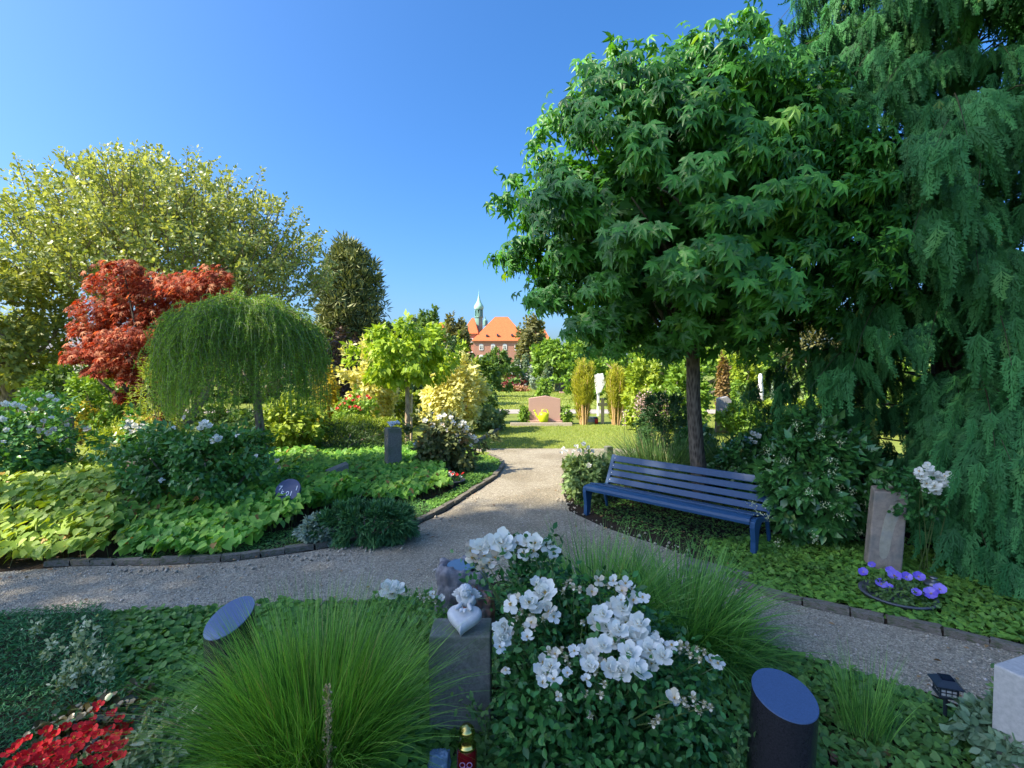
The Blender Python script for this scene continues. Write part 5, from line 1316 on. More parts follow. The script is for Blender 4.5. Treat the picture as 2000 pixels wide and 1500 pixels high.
# ------------------------------------------------------------------ roses
m_petal = leafmat('white_petal', (.86, .85, .78), (.95, .94, .88), trans=.35, tcol=(1, 1, .95), rough=.6, spec=.2)
m_petal_old = leafmat('old_petal', (.60, .54, .40), (.84, .80, .68), trans=.2, tcol=(1, 1, .9), rough=.7, spec=.2, extra=(.40, .22, .12), extra_at=.90)
m_stamen = leafmat('stamen', (.62, .38, .05), (.82, .62, .14), trans=0)
m_rose = leafmat('rose_leaf', (.012, .062, .016), (.065, .22, .050), trans=.14, rough=.36, spec=.35, extra=(.12, .26, .06), extra_at=.93)
m_cal = leafmat('calyx', (.16, .22, .08), (.34, .36, .16), trans=.1)
def petal_base(cup=.35, ruffle=.06, seed=0):
    r = random.Random(seed); V = [(0, 0, 0)]; 
    rows = [(.35, .20), (.70, .40), (.95, .40), (1.05, .22)]
    for j, (y, w) in enumerate(rows):
        for i in range(5):
            x = (i - 2) / 2 * w; yy = y - abs(i - 2) ** 2 * .03 + r.uniform(-.02, .02)
            V.append((x, yy, cup * yy * yy - .3 * cup * yy + .25 * (x * x) + ruffle * math.sin(i * 2.3 + j * 1.7 + seed)))
    T = [[0, i + 1, i + 2][::1] for i in range(1 - 1, 4)]
    T = [[0, 1 + i + 1, 1 + i] for i in range(4)]
    for j in range(3):
        for i in range(4):
            a = 1 + j * 5 + i; T += [[a, a + 1, a + 6], [a, a + 6, a + 5]]
    return np.array(V, float), np.array(T)
PETALS = [petal_base(.40, .04, 1), petal_base(.9, .05, 2), petal_base(.2, .08, 3)]
def pmesh(i, tone, mat):
    me = mesh_from('petal', PETALS[i][0], PETALS[i][1], None, np.full(len(PETALS[i][0]), tone)); me.materials.append(mat)
    me.polygons.foreach_set('use_smooth', np.ones(len(me.polygons), bool)); return me
pm = [[pmesh(i, t, m_petal) for t in (.1, .5, .9)] for i in range(3)]
pmo = [[pmesh(i, t, m_petal_old) for t in (.1, .5, .93)] for i in range(3)]
def stam_mesh():
    g = Geo(); m = 46; q = unit(gauss(m) * .8 + np.array([0, 0, .9])); g.inst(L_NARROW, np.zeros((m, 3)), axes(q, unit(gauss(m))), rnd(m, .18, .34), rnd(m)); 
    return g
_sg = stam_mesh(); stm = mesh_from('bloom', np.concatenate(_sg.V), np.concatenate(_sg.T), None, np.concatenate(_sg.tone)); stm.materials.append(m_stamen)
_sg = Geo(); m_ = 40; _q = unit(gauss(m_) + np.array([0, 0, .3])); _sg.inst(L_NARROW, np.zeros((m_, 3)), axes(_q, unit(gauss(m_))), rnd(m_, .35, .8), rnd(m_)); _b = 6; _q = unit(gauss(_b)); _sg.inst(PETALS[2], np.zeros((_b, 3)), axes(_q, unit(gauss(_b))), rnd(_b, .5, .9), np.ones(_b))
spent = mesh_from('spent_bloom', np.concatenate(_sg.V), np.concatenate(_sg.T), None, np.concatenate(_sg.tone)); spent.materials.append(leafmat('spent_rose', (.24, .25, .10), (.52, .44, .24), trans=.1, extra=(.78, .72, .60), extra_at=.95))
def place_petals(parent_obj, kindp, npet, mats, r0=1.0):
    for j in range(npet):
        ring = 0 if j < 5 else (1 if j < 9 else 2)
        a = j * 2 * PI / 5 + ring * .63 + random.uniform(-.2, .2); k = (0 if ring == 0 else 1) if kindp != 'loose' else 2
        tilt = [random.uniform(.0, .25), random.uniform(.30, .55), random.uniform(.6, .95)][ring]
        if kindp == 'loose': tilt = random.uniform(-.6, .9)
        pt = bpy.data.objects.new('petal', random.choice(mats[k])); col.objects.link(pt); pt.parent = parent_obj
        pt.rotation_euler = (tilt, random.uniform(-.15, .15), a); pt.rotation_mode = 'XYZ'
        sc_ = (random.uniform(.85, 1.05) if ring == 0 else random.uniform(.6, .8)) * (.8 if ring == 2 else 1) * r0; pt.scale = (sc_,) * 3
def bloom(bush, pos, r, nrm, style='open'):
    me = spent if style == 'spent' else stm
    b = bpy.data.objects.new('spent_bloom' if style == 'spent' else 'bloom', me); col.objects.link(b); b.parent = bush
    q = Vector([float(a) for a in nrm]).to_track_quat('Z', 'Y')
    b.location = Vector([float(a) for a in pos]) - abs_loc(bush); b.rotation_mode = 'QUATERNION'; b.rotation_quaternion = q; b.scale = (r,) * 3
    if style == 'open': place_petals(b, 'open', 12, pm)
    elif style == 'loose': place_petals(b, 'loose', 5, pm)
    elif style == 'old': place_petals(b, 'loose', 6, pmo)
    elif style == 'spent' and random.random() < .5: place_petals(b, 'loose', 1, pmo)
    return b
def stems_to(g, base, tips, r=.004):
    for t in tips:
        mid = (base + t) / 2 + gauss(1, .05)[0] + np.array([0, 0, .06]); pts = [base + gauss(1, .03)[0] * np.array([1, 1, 0]), mid, t]
        pts = [np.array(a, float) for a in pts]; tt = np.linspace(0, 1, 7)[:, None]
        c = (1 - tt) ** 2 * pts[0] + 2 * tt * (1 - tt) * pts[1] + tt ** 2 * pts[2]; g.tube(c, np.linspace(r, r * .45, 7), 5)
def zc7(a, b): return 850 + a / 3.333, 1000 + b / 3.333
OPEN = [(1040, 725, 42), (1120, 745, 42), (1290, 825, 62), (1390, 810, 42), (1090, 872, 45), (1000, 915, 52), (1265, 920, 50), (1145, 1025, 50), (1320, 1040, 54), (1215, 1035, 50), (1005, 1000, 40), (1390, 905, 50), (1480, 940, 46), (1405, 990, 42), (1190, 770, 46), (1165, 850, 46), (1330, 730, 50), (1240, 725, 44), (1215, 635, 46), (1165, 615, 40), (1090, 670, 44), (1425, 860, 40), (720, 530, 58), (675, 480, 44), (610, 590, 44), (650, 615, 42), (440, 770, 50), (430, 830, 44), (720, 1060, 56), (755, 1010, 40), (430, 200, 56), (350, 205, 42), (470, 200, 44), (600, 195, 44), (290, 240, 46), (650, 205, 40)]
LOOSE = [(230, 250, 38), (320, 290, 40), (390, 300, 36), (350, 335, 38), (240, 300, 34), (460, 245, 42), (310, 370, 34), (575, 265, 36), (640, 255, 34), (770, 265, 36), (720, 215, 34), (540, 190, 36), (490, 600, 44), (520, 570, 36), (600, 815, 36), (625, 720, 34), (740, 650, 44), (770, 680, 36), (700, 1110, 40), (770, 1090, 40), (700, 980, 36), (860, 1050, 30), (470, 760, 40), (420, 880, 32), (1020, 520, 32), (1240, 465, 34), (1280, 500, 30), (1215, 515, 30), (1290, 575, 36), (1350, 555, 32), (1210, 575, 30), (1160, 450, 30), (1060, 445, 30), (1540, 865, 34), (1840, 985, 34), (1790, 965, 28), (1560, 1215, 46), (460, 1030, 22), (800, 1200, 22), (985, 1090, 30), (1070, 985, 40), (905, 905, 30), (780, 925, 30)]
SPENT = [(560, 650), (530, 690), (620, 680), (700, 700), (590, 740), (650, 760), (740, 910), (820, 900), (870, 1000), (850, 950), (880, 890), (1010, 1080), (1100, 1120), (1040, 1040), (1080, 1190), (980, 1180), (540, 240), (610, 230), (690, 240), (560, 200), (850, 470), (900, 490), (940, 510), (830, 520), (880, 450), (1100, 460), (1130, 480), (1180, 490), (1600, 870), (1640, 880), (1700, 890), (1750, 910), (1660, 930), (1720, 960), (1590, 900), (1620, 1230), (1680, 1210), (1700, 1270), (1750, 1250), (1640, 1280), (1720, 1300), (1790, 1270), (1420, 1380), (1450, 1350), (1010, 1330), (960, 720)]
rb = G(1160, 1470); rose_base = np.array([rb[0], rb[1] + .05, 0])
RB = thing('white_rose_bush', 'white rose bush in full bloom right of the angel pillar in the foreground', 'rose bush', rose_base)
tips = []
def rdepth(py, px): return 2.78 - (py - 1050) / 250 * .62 + (abs(px - 1150) / 300) ** 2 * .08
def up_cam(p, k=.6): return unit(unit(CAMP - p) * k + np.array([0, 0, 1.0]) + gauss(1, .22)[0])
for lst, sty in ((OPEN, 'open'), (LOOSE, 'loose')):
    for (a, b, sz) in lst:
        px, py = zc7(a, b); d = max(rdepth(py, px), 2.02) + random.uniform(-.05, .05); p = P(px, py, d); tips.append(p)
        r = size_at(sz * .50, d) * (1.0 if sty == 'open' else .9)
        bloom(RB, p, r, up_cam(p, 1.2), sty if (sty == 'open' or random.random() < .6) else 'old')
for (a, b) in SPENT:
    px, py = zc7(a, b); d = max(rdepth(py, px), 2.02) + random.uniform(-.05, .05); p = P(px, py, d); tips.append(p); bloom(RB, p, .025, up_cam(p), 'spent')
for (px, py) in [(1316, 1362)]:
    d = 2.2; p = P(px, py, d); bloom(RB, p, .035, up_cam(p, 1.2), 'loose'); tips.append(p)
g = Geo()
for i, t_ in enumerate(tips):
    if i % 2 == 0: stems_to(g, rose_base, [t_ - np.array([0, 0, .01])], .005)
    m = 10
g.build('stems', stem_green, RB)
pp, MM, ss, tt = [], [], [], []
def rose_leaves(C, R, n, size, **kw):
    return blob(Geo(), C, R, n, L_OVAL, size, clumps=kw.get('clumps', 60), shell=(.35, 1), spread=.3, up=.7, face_out=.5, axis_out=.5, droop=.15, jitter=.5, floor=.02, keep=True, tone=(.05, .92))
for (px, py, d, rx, ry, rz, n) in [(1110, 1400, 2.35, .36, .30, .30, 2300), (1270, 1370, 2.35, .30, .28, .30, 1700), (1060, 1280, 2.55, .26, .25, .30, 1300), (1240, 1290, 2.40, .30, .25, .25, 1300), (1050, 1140, 2.8, .22, .2, .28, 800), (1160, 1200, 2.65, .30, .2, .25, 900), (1180, 1480, 2.2, .45, .25, .2, 1600), (1350, 1450, 2.3, .20, .2, .15, 400)]:
    r_ = rose_leaves(P(px, py, d), (rx, ry, rz), n, .047); pp.append(r_[0]); MM.append(r_[1]); ss.append(r_[2]); tt.append(r_[3])
# leaves right under the flower heads
for t_ in tips:
    m = 9; pp.append(t_ + gauss(m, .05) - np.array([0, 0, .08])); MM.append(axes(unit(gauss(m, .6) + np.array([0, -.2, -.1])), unit(gauss(m, .4) + np.array([0, -.3, .9])))); ss.append(rnd(m, .025, .05)); tt.append(rnd(m, .1, .9))
pp = np.concatenate(pp); MM = np.concatenate(MM); ss = np.concatenate(ss); tt = np.concatenate(tt)
inpil = (pp[:, 0] < -.08) & (pp[:, 2] < .6)
pp, MM, ss, tt = pp[~inpil], MM[~inpil], ss[~inpil], tt[~inpil]
rest = leaf_objects(RB, L_OVAL, m_rose, pp, MM, ss, tt, 240, ss / np.linalg.norm(pp - CAMP, axis=1) * 40 + np.random.default_rng(3).uniform(0, .3, len(pp)) - np.abs(pp[:, 1] - 2.1) * .3)
g = Geo(); g.inst(L_OVAL, pp[rest], MM[rest], ss[rest], tt[rest]); g.build('foliage', m_rose, RB)['kind'] = 'stuff'

def rose_bush(name, label, x0, x1, y0, y1, d, n, lpx, blooms, mat=None, bl=None, dep=.8, extra=()):
    o = shrub(name, label, 'rose bush', x0, x1, y0, y1, mat or m_rose, int(n * .85), lpx * 1.06, d=d, base=L_OVAL4, clumps=80, rough=.24, spread=.22, shell=(.45, 1), dep=dep, axis_out=.7, jitter=.6)
    for (px, py, sz, sty) in blooms:
        dd = d - size_at((x1 - x0) / 2, d) * dep * .8 * math.sqrt(max(.05, 1 - ((px - (x0 + x1) / 2) / ((x1 - x0) / 2 + 1)) ** 2)); p = P(px, py, dd); bloom(o, p, size_at(sz / 2, dd), up_cam(p, 1.2), sty)
    return o
m_rose2 = leafmat('rose_leaf_mid', (.03, .12, .022), (.14, .34, .07), trans=.2, rough=.35, spec=.5, extra=(.22, .34, .12), extra_at=.95)
W = 'open'
rose_bush('white_rose_bush', 'tall shaded white rose bush below the larch on the left bed', 225, 545, 815, 1085, 6.3, 17000, 10, [(398, 828, 20, W), (408, 833, 18, W), (392, 836, 16, W), (424, 858, 20, W), (418, 862, 15, W), (228, 938, 14, 'loose'), (316, 938, 12, 'loose'), (463, 850, 10, 'loose'), (360, 815, 10, 'old'), (340, 835, 9, 'loose'), (250, 830, 12, 'old'), (500, 890, 9, 'loose'), (540, 900, 12, 'old'), (545, 912, 10, 'old')], m_rose2, dep=.6)
rose_bush('white_rose_bush', 'white rose bush at the left edge, half in the sun', -140, 165, 775, 965, 6.9, 14000, 10, [(10, 790, 16, W), (30, 792, 16, W), (45, 795, 14, 'loose'), (78, 782, 12, W), (98, 775, 14, W), (108, 782, 12, 'loose'), (5, 820, 16, W), (12, 840, 12, W), (60, 835, 12, 'old'), (80, 840, 16, 'old'), (95, 845, 14, 'old'), (105, 838, 14, 'old'), (85, 822, 12, 'old'), (100, 816, 10, W), (130, 830, 10, 'old'), (170, 838, 14, 'old'), (7, 862, 10, 'loose'), (68, 800, 12, 'old'), (120, 860, 9, 'old')], m_rose2)
rose_bush('white_rose_bush', 'white rose bush beside the small hydrangea under the maple', 235, 300, 818, 870, 8.4, 1800, 10, [(252, 825, 14, W), (262, 832, 14, W), (270, 838, 12, W), (258, 842, 12, 'loose'), (248, 836, 12, W), (285, 846, 12, W), (278, 830, 10, 'loose')], m_rose2)
rose_bush('pale_rose_bush', 'fading pale blue-white rose bush near the flower bowl on the path bend', 808, 930, 802, 905, 8.9, 4800, 10, [(830, 822, 13, W), (858, 815, 13, W), (868, 812, 12, W), (880, 816, 12, W), (905, 826, 14, W), (898, 832, 12, W), (912, 836, 12, 'loose'), (925, 855, 14, W), (930, 862, 13, W), (845, 830, 12, 'old'), (875, 840, 11, 'old'), (890, 850, 12, 'old'), (918, 850, 10, 'old'), (838, 845, 9, 'old'), (865, 830, 12, 'old'), (905, 842, 12, 'old'), (812, 868, 10, 'loose'), (885, 826, 12, 'loose'), (898, 862, 10, 'old'), (920, 870, 9, 'loose')], leafmat('rose_leaf_bronze', (.06, .10, .03), (.20, .22, .08), trans=.2, extra=(.40, .20, .10), extra_at=.88))
rose_bush('white_rose_bush', 'small white-flowered bush at the left end of the bench', 1098, 1192, 884, 968, 7.1, 5200, 9, [(1150, 910, 14, W), (1126, 872, 12, 'loose'), (1140, 868, 12, W), (1150, 874, 10, 'loose'), (1120, 882, 10, W), (1132, 880, 10, W), (1105, 882, 9, W), (1100, 876, 9, 'loose'), (1144, 884, 10, 'old'), (1158, 880, 9, 'loose'), (1096, 885, 9, 'loose')], leafmat('airy_leaf', (.10, .18, .05), (.30, .42, .16), trans=.3))
rose_bush('white_rose_bush', 'white rose bush behind the dark privet by the tall grass', 1470, 1600, 845, 900, 6.9, 3400, 12, [(1470, 848, 14, W), (1480, 852, 14, W), (1465, 858, 12, 'loose'), (1474, 864, 12, 'loose'), (1562, 855, 13, W), (1558, 862, 10, 'loose'), (1640, 848, 8, W), (1595, 862, 8, 'loose')], m_rose2)
rose_bush('red_rose_bush', 'red rose bush in the sun by the grey cross path', 652, 742, 772, 815, 13.5, 2400, 8, [], lm('bright_green'))
o = bpy.data.objects['red_rose_bush']
m_red = leafmat('red_petal', (.62, .02, .03), (.85, .08, .08), trans=.2, tcol=(1.3, .6, .5), rough=.5)
pr = [[pmesh(i, t, m_red) for t in (.1, .5, .9)] for i in range(3)]
for (px, py) in [(684, 774), (676, 780), (700, 776), (718, 774), (722, 778), (672, 788), (683, 796), (694, 794), (700, 796), (658, 798), (706, 800), (664, 790), (690, 782)]:
    p = P(px, py, 13.1); b_ = bpy.data.objects.new('bloom', stm); col.objects.link(b_); b_.parent = o; b_.location = Vector(p.tolist()) - abs_loc(o); b_.scale = (.055,) * 3; b_.rotation_euler = (.7, 0, 0); place_petals(b_, 'open', 7, pr)
# white climbing rose beside the sandstone pillar
cr_ = P(1825, 935, 4.3)
o = thing('white_rose_spray', 'leaning white rose spray hanging beside the top of the sandstone pillar', 'rose', (cr_[0] + .1, 4.5, 0))
g = Geo(); bs = np.array([cr_[0] + .1, 4.5, 0.0]); tp = []
for (px, py, sz, sty) in [(1800, 930, 26, W), (1810, 945, 26, W), (1825, 950, 26, W), (1838, 945, 24, W), (1812, 915, 22, W), (1822, 925, 24, W), (1795, 920, 20, 'loose'), (1845, 930, 18, 'loose'), (1855, 926, 16, 'loose'), (1862, 935, 14, 'loose'), (1850, 945, 16, 'loose'), (1812, 908, 16, 'loose'), (1835, 932, 22, W), (1828, 960, 22, W), (1808, 958, 20, 'loose')]:
    p = P(px, py, 4.25 + random.uniform(-.04, .04)); bloom(o, p, size_at(sz / 2, 4.25), up_cam(p, 1.6), sty); tp.append(p)
stems_to(g, bs, tp[::3], .005); g.build('stems', stem_green, o)
f = Geo(); blob(f, P(1790, 975, 4.4), (.22, .15, .22), 500, L_OVAL, .05, clumps=25); blob(f, P(1760, 935, 4.45), (.2, .12, .10), 260, L_OVAL, .05, clumps=15); f.build('foliage', m_rose, o)
# bloom by the path left of the rock
c = G(790, 1240); o = thing('white_rose_bush', 'low white rose with one big bloom left of the stone bird bath', 'rose bush', c); tp = []
for (px, py, sz, sty) in [(758, 1148, 34, W), (775, 1150, 34, W), (766, 1160, 30, W), (752, 1158, 24, 'loose'), (845, 1160, 18, 'loose'), (838, 1166, 14, 'spent'), (828, 1172, 14, 'spent'), (862, 1168, 16, 'loose'), (850, 1175, 14, 'spent'), (820, 1165, 14, 'spent')]:
    p = P(px, py, 3.25); bloom(o, p, size_at(sz / 2, 3.25), up_cam(p, 1.4), sty); tp.append(p)
g = Geo(); stems_to(g, np.array([c[0], c[1], 0]), tp, .003); g.build('stems', stem_green, o)
f = Geo(); blob(f, P(800, 1195, 3.3), (.28, .15, .16), 700, L_OVAL, .035, clumps=30); f.build('foliage', m_rose2, o)

# ------------------------------------------------------------------ red begonias
c = G(135, 1500); o = thing('red_begonia', 'dense mound of red begonias with dark leaves in the bottom left corner', 'flowers', (c[0], c[1], 0))
f = Geo(); lv = leafmat('begonia_leaf', (.05, .045, .02), (.16, .13, .05), trans=.15, rough=.3, spec=.5, extra=(.06, .14, .03), extra_at=.7)
blob(f, (c[0] + .04, c[1] + .16, .04), (.36, .24, .13), 2200, L_ROUND, .034, clumps=60, shell=(.6, 1), zmin=-.1, up=.9, floor=.01); f.build('foliage', lv, o)
BEG_H = .17
m_beg = leafmat('begonia_petal', (.50, .005, .008), (.74, .025, .03), trans=.15, tcol=(1.3, .5, .5), rough=.55, spec=.2)
PB = petal_base(.25, .03, 9)
bpm = []
for t in (.1, .5, .9):
    v = PB[0].copy(); v[:, 0] *= 1.25; me = mesh_from('petal', v, PB[1], None, np.full(len(v), t)); me.materials.append(m_beg); me.polygons.foreach_set('use_smooth', np.ones(len(me.polygons), bool)); bpm.append(me)
zb = [(640, 1085), (735, 1140), (600, 1190), (420, 1230), (520, 1230), (350, 1290), (560, 1290), (640, 1280), (790, 1240), (830, 1200), (180, 1310), (90, 1380), (220, 1390), (340, 1400), (430, 1390), (150, 1420), (260, 1430), (540, 1330), (700, 1320), (760, 1280), (650, 1350), (760, 1350), (720, 1400), (620, 1440), (650, 1480), (350, 1480), (440, 1490), (60, 1500), (300, 1260), (480, 1300), (590, 1250), (160, 1450), (690, 1260), (820, 1270), (50, 1400), (420, 1330), (250, 1360), (120, 1340), (700, 1460), (300, 1340), (680, 1380), (620, 1130), (780, 1180)]
for (a, b) in zb + [(random.uniform(60, 800), 0) for _ in range(34)]:
    if b == 0: b = 1490 - (a / 800) * random.uniform(0, 340)

    px, py = a / 3.333, 1050 + b / 3.333; d = max(2.62 - (py - 1380) / 120 * .30, 2.2) if px > 0 else 2.3
    p = G(px, py, .17 + random.uniform(-.03, .05)); b_ = bpy.data.objects.new('bloom', stm); col.objects.link(b_); b_.parent = o; b_.location = Vector(p.tolist()) - abs_loc(o)
    nn = up_cam(p, .9); b_.rotation_mode = 'QUATERNION'; b_.rotation_quaternion = Vector(nn.tolist()).to_track_quat('Z', 'Y'); s_ = random.uniform(.023, .032); b_.scale = (s_,) * 3
    for j in range(4):
        pt = bpy.data.objects.new('petal', random.choice(bpm)); col.objects.link(pt); pt.parent = b_; pt.rotation_euler = (random.uniform(-.2, .7), random.uniform(-.2, .2), j * PI / 2 + random.uniform(-.15, .15)); pt.scale = (1.0 if j % 2 else .75,) * 3
# begonia bowl on the bend
db = D(950); p = P(885, 935, db); o = thing('flower_bowl', 'dark grey round flower bowl planted on the bend of the path', 'flower bowl', (p[0], db, 0)); rB = size_at(23, db)
m_bowl = stonemat('bowl_plastic', (.07, .08, .09), (.11, .12, .14), scale=40, rough=.5, bump=.05)
zr = zpx(936, db)
g = Geo(); g.lathe([(0, 0), (rB * .5, 0), (rB * .55, .02), (rB * .85, zr * .7), (rB, zr - .02), (rB * 1.04, zr - .02), (rB * 1.04, zr), (rB * .95, zr), (rB * .8, zr * .75), (0, zr * .72)], (p[0], db, 0), 24); g.build('bowl', m_bowl, o, smooth=True)
o2 = thing('bowl_begonias', 'red and white begonias filling the dark grey bowl', 'flowers', (p[0], db, zr * .8)); f = Geo(); blob(f, (p[0], db, zr + .02), (rB * .9, rB * .9, .06), 300, L_OVAL, .04, clumps=20, up=.9); f.build('foliage', m_grd2, o2)
for i in range(26):
    a = random.uniform(0, 2 * PI); r = random.random() ** .5 * rB * .9; q = np.array([p[0] + math.cos(a) * r, db + math.sin(a) * r, zr + .05 + random.uniform(0, .05)])
    b_ = bpy.data.objects.new('bloom', stm); col.objects.link(b_); b_.parent = o2; b_.location = Vector(q.tolist()) - abs_loc(o2); b_.scale = (.03,) * 3; b_.rotation_euler = (.6, random.uniform(-.4, .4), random.random() * 6)
    for j in range(4):
        pt = bpy.data.objects.new('petal', random.choice(bpm) if i % 2 else random.choice(pm[0])); col.objects.link(pt); pt.parent = b_; pt.rotation_euler = (.2, 0, j * PI / 2)
# petunia bowl
db = 4.05; p = P(1762, 1165, db); gz = G(1752, 1178); p = np.array([gz[0], gz[1], 0]); db = gz[1]; rB = size_at(62, db)
o = thing('petunia_bowl', 'sunken dark bowl of violet petunias in front of the sandstone pillar', 'flower bowl', (p[0], p[1], 0))
g = Geo(); g.lathe([(rB * .8, .0), (rB * .98, .07), (rB * 1.03, .075), (rB * 1.03, .085), (rB * .95, .085), (rB * .8, .05), (0, .05)], (p[0], p[1], 0), 28); g.build('bowl', m_bowl, o, smooth=True)
f = Geo(); blob(f, (p[0], p[1], .09), (rB * .95, rB * .8, .09), 900, L_OVAL, .032, clumps=40, up=.9, zmin=-.1); f.build('foliage', leafmat('petunia_leaf', (.05, .12, .03), (.16, .28, .08), trans=.3), o)
m_pet = leafmat('petunia_petal', (.16, .10, .62), (.34, .26, .80), trans=.2, tcol=(1, .9, 1.2), rough=.6)
v = PETALS[0][0].copy(); v[:, 0] *= 1.5
ptm = []
for t in (.1, .5, .9):
    me = mesh_from('petal', v, PETALS[0][1], None, np.full(len(v), t)); me.materials.append(m_pet); ptm.append(me)
for (a, b, s_) in [(1010, 180, 9), (955, 225, 11), (1130, 215, 10), (1155, 250, 15), (1235, 258, 12), (1315, 258, 13), (1070, 305, 13), (1125, 320, 7), (1300, 360, 10), (1395, 365, 14), (1452, 338, 13)]:
    px, py = 1400 + a / 3.333, 1050 + b / 3.333; q = G(px, py, .15)
    b_ = bpy.data.objects.new('bloom', stm); col.objects.link(b_); b_.parent = o; b_.location = Vector(q.tolist()) - abs_loc(o); s2 = size_at(s_ * .85, db); b_.scale = (s2,) * 3
    nn = up_cam(q, 1.2); b_.rotation_mode = 'QUATERNION'; b_.rotation_quaternion = Vector(nn.tolist()).to_track_quat('Z', 'Y')
    for j in range(5):
        pt = bpy.data.objects.new('petal', random.choice(ptm)); col.objects.link(pt); pt.parent = b_; pt.rotation_euler = (.15, 0, j * 2 * PI / 5)
# small variegated sprigs and bottom right plants
m_var = leafmat('variegated_leaf', (.13, .22, .08), (.46, .52, .28), trans=.25, rough=.4, extra=(.62, .64, .42), extra_at=.75)
def sprig(label, pts_px, d, n, sz, spread=.035, mat=None, stz=0.0):
    pts = np.array([P(a, b, dd) for a, b, dd in pts_px]); o = thing('variegated_sprig', label, 'shrub', (pts[0][0], pts[0][1], 0)); g = Geo(); f = Geo()
    root = np.array([pts[0][0], pts[0][1], 0.0])
    g.tube(np.vstack([root, pts]), .003, 5); 
    for i in range(len(pts) - 1):
        m = n // (len(pts) - 1); t = rnd(m)[:, None]; c = pts[i] * (1 - t) + pts[i + 1] * t; f.inst(L_OVAL, c + gauss(m, spread * .5), axes(unit(gauss(m, .6) + np.array([0, 0, .4])), unit(gauss(m, .5) + np.array([0, -.4, .8]))), sz * rnd(m, .6, 1.2), rnd(m))
    g.build('stem', stem_green, o); f.build('foliage', mat or m_var, o); return o
sprig('variegated cream and green sprig rising from the dark mat at left', [(150, 1350, 2.75), (165, 1290, 2.85), (165, 1225, 2.95)], 3, 330, .035, .085)
sprig('smaller variegated sprig leaning beside the taller one at left', [(125, 1345, 2.75), (128, 1310, 2.78), (150, 1325, 2.75)], 3, 160, .03, .05)
sprig('little variegated sprig at the rim of the dark mat near the path', [(85, 1290, 2.9), (98, 1265, 2.95), (105, 1250, 2.98)], 3, 80, .028, .035)
sprig('lone pale sprig at the far rim of the dark mat', [(68, 1240, 3.2), (75, 1225, 3.25), (72, 1215, 3.3)], 3, 60, .028, .04)
sprig('variegated sprig to the right of the tallest one', [(200, 1350, 2.75), (208, 1315, 2.8), (210, 1285, 2.85)], 3, 110, .03, .045)
shrub('variegated_bush', 'cream-edged variegated low bush behind the red begonias', 'shrub', 255, 395, 1405, 1540, m_var, 4200, 14, d=2.35, base=L_OVAL, clumps=60, dep=.8)
shrub('variegated_bush', 'grey-green small-leaved bush in the bottom right corner', 'shrub', 1890, 2110, 1395, 1560, leafmat('euonymus_leaf', (.07, .15, .08), (.22, .34, .20), trans=.2, rough=.4), 4200, 18, d=2.3, base=L_OVAL, clumps=80, dep=.8)
sprig('green sprig climbing in front of the pale stone block at right', [(1965, 1440, 2.30), (1958, 1390, 2.30), (1960, 1330, 2.30)], 3, 200, .028, .04, leafmat('euonymus_leaf2', (.06, .16, .05), (.20, .36, .12), trans=.3))
sprig('fresh green sprig at the lower left of the black granite column', [(1432, 1500, 2.15), (1440, 1480, 2.15), (1445, 1410, 2.18)], 3, 90, .03, .04, leafmat('euonymus_leaf2', (.06, .16, .05), (.20, .36, .12), trans=.3))
sprig('light green rose shoot in front of the angel pillar', [(960, 1470, 2.4), (950, 1400, 2.38), (905, 1375, 2.35)], 3, 90, .035, .05, leafmat('euonymus_leaf2', (.06, .16, .05), (.20, .36, .12), trans=.3))
# fallen brown leaves
g = Geo(); q = np.concatenate([sample_poly(gpoly([(1120, 1000), (1280, 1040), (1420, 1110), (1440, 1060), (1250, 1000)]), 70), sample_poly(gpoly([(0, 1112), (400, 1100), (850, 1010), (800, 1040), (400, 1120), (0, 1140)]), 40), sample_poly(path_poly, 170, lambda q: (q[:, 1] < 9) * 1.0)]); n = len(q); th = rnd(n, 0, 6.3)
g.inst(L_OVAL, np.column_stack([q, np.full(n, .03)]), axes(np.column_stack([np.cos(th), np.sin(th), 0 * th]), gauss(n, .3) + np.array([0, 0, 1])), rnd(n, .02, .05), rnd(n)); kind(g.build('fallen_leaves', leafmat('dead_leaf', (.16, .08, .03), (.42, .26, .12), trans=.1)), 'stuff')
# ================================================================== STONES, LANTERNS, ORNAMENTS
def rough_box(name, label, cat, corner_px, size, rz, mat, z_sink=.03, amp=.05, sub=3, seed=1, bevel=.008, loc=None, tilt=0.0):
    c = loc
    me = stone_box_mesh(name, 1, 1, 1, 0, sub, seed, mat)
    sx, sy, sz = size
    for v in me.vertices:
        co = v.co; nn = noise.noise_vector(Vector((co.x * sx, co.y * sy, co.z * sz)) * 14 + Vector((seed, 0, 0)))
        v.co = Vector((co.x * sx, co.y * sy, co.z * sz + sz / 2)) + nn * amp * .06
    o = bpy.data.objects.new(name, me); col.objects.link(o); o.location = (float(c[0]), float(c[1]), -z_sink); o.rotation_euler = (0, tilt, rz)
    b = o.modifiers.new('bevel', 'BEVEL'); b.width = bevel; b.segments = 2; b.limit_method = 'ANGLE'; b.angle_limit = .6
    return tag(o, label, cat)
m_cast = stonemat('cast_stone', (.12, .115, .105), (.26, .25, .23), scale=55, rough=.9, bump=.35, c3=(.10, .13, .08), s3=4, bdist=.004)
dF = G(895, 1443)[1]; xL = P(837, 1300, dF)[0]; xR = P(958, 1300, dF)[0]; zT = P(900, 1243, dF)[2]
rough_box('stone_pillar', 'square grey stone pillar carrying the little angel in the foreground', 'stone pillar', None, (xR - xL, .19, zT + .03), 0, m_cast, loc=((xL + xR) / 2, dF + .095), amp=.08)
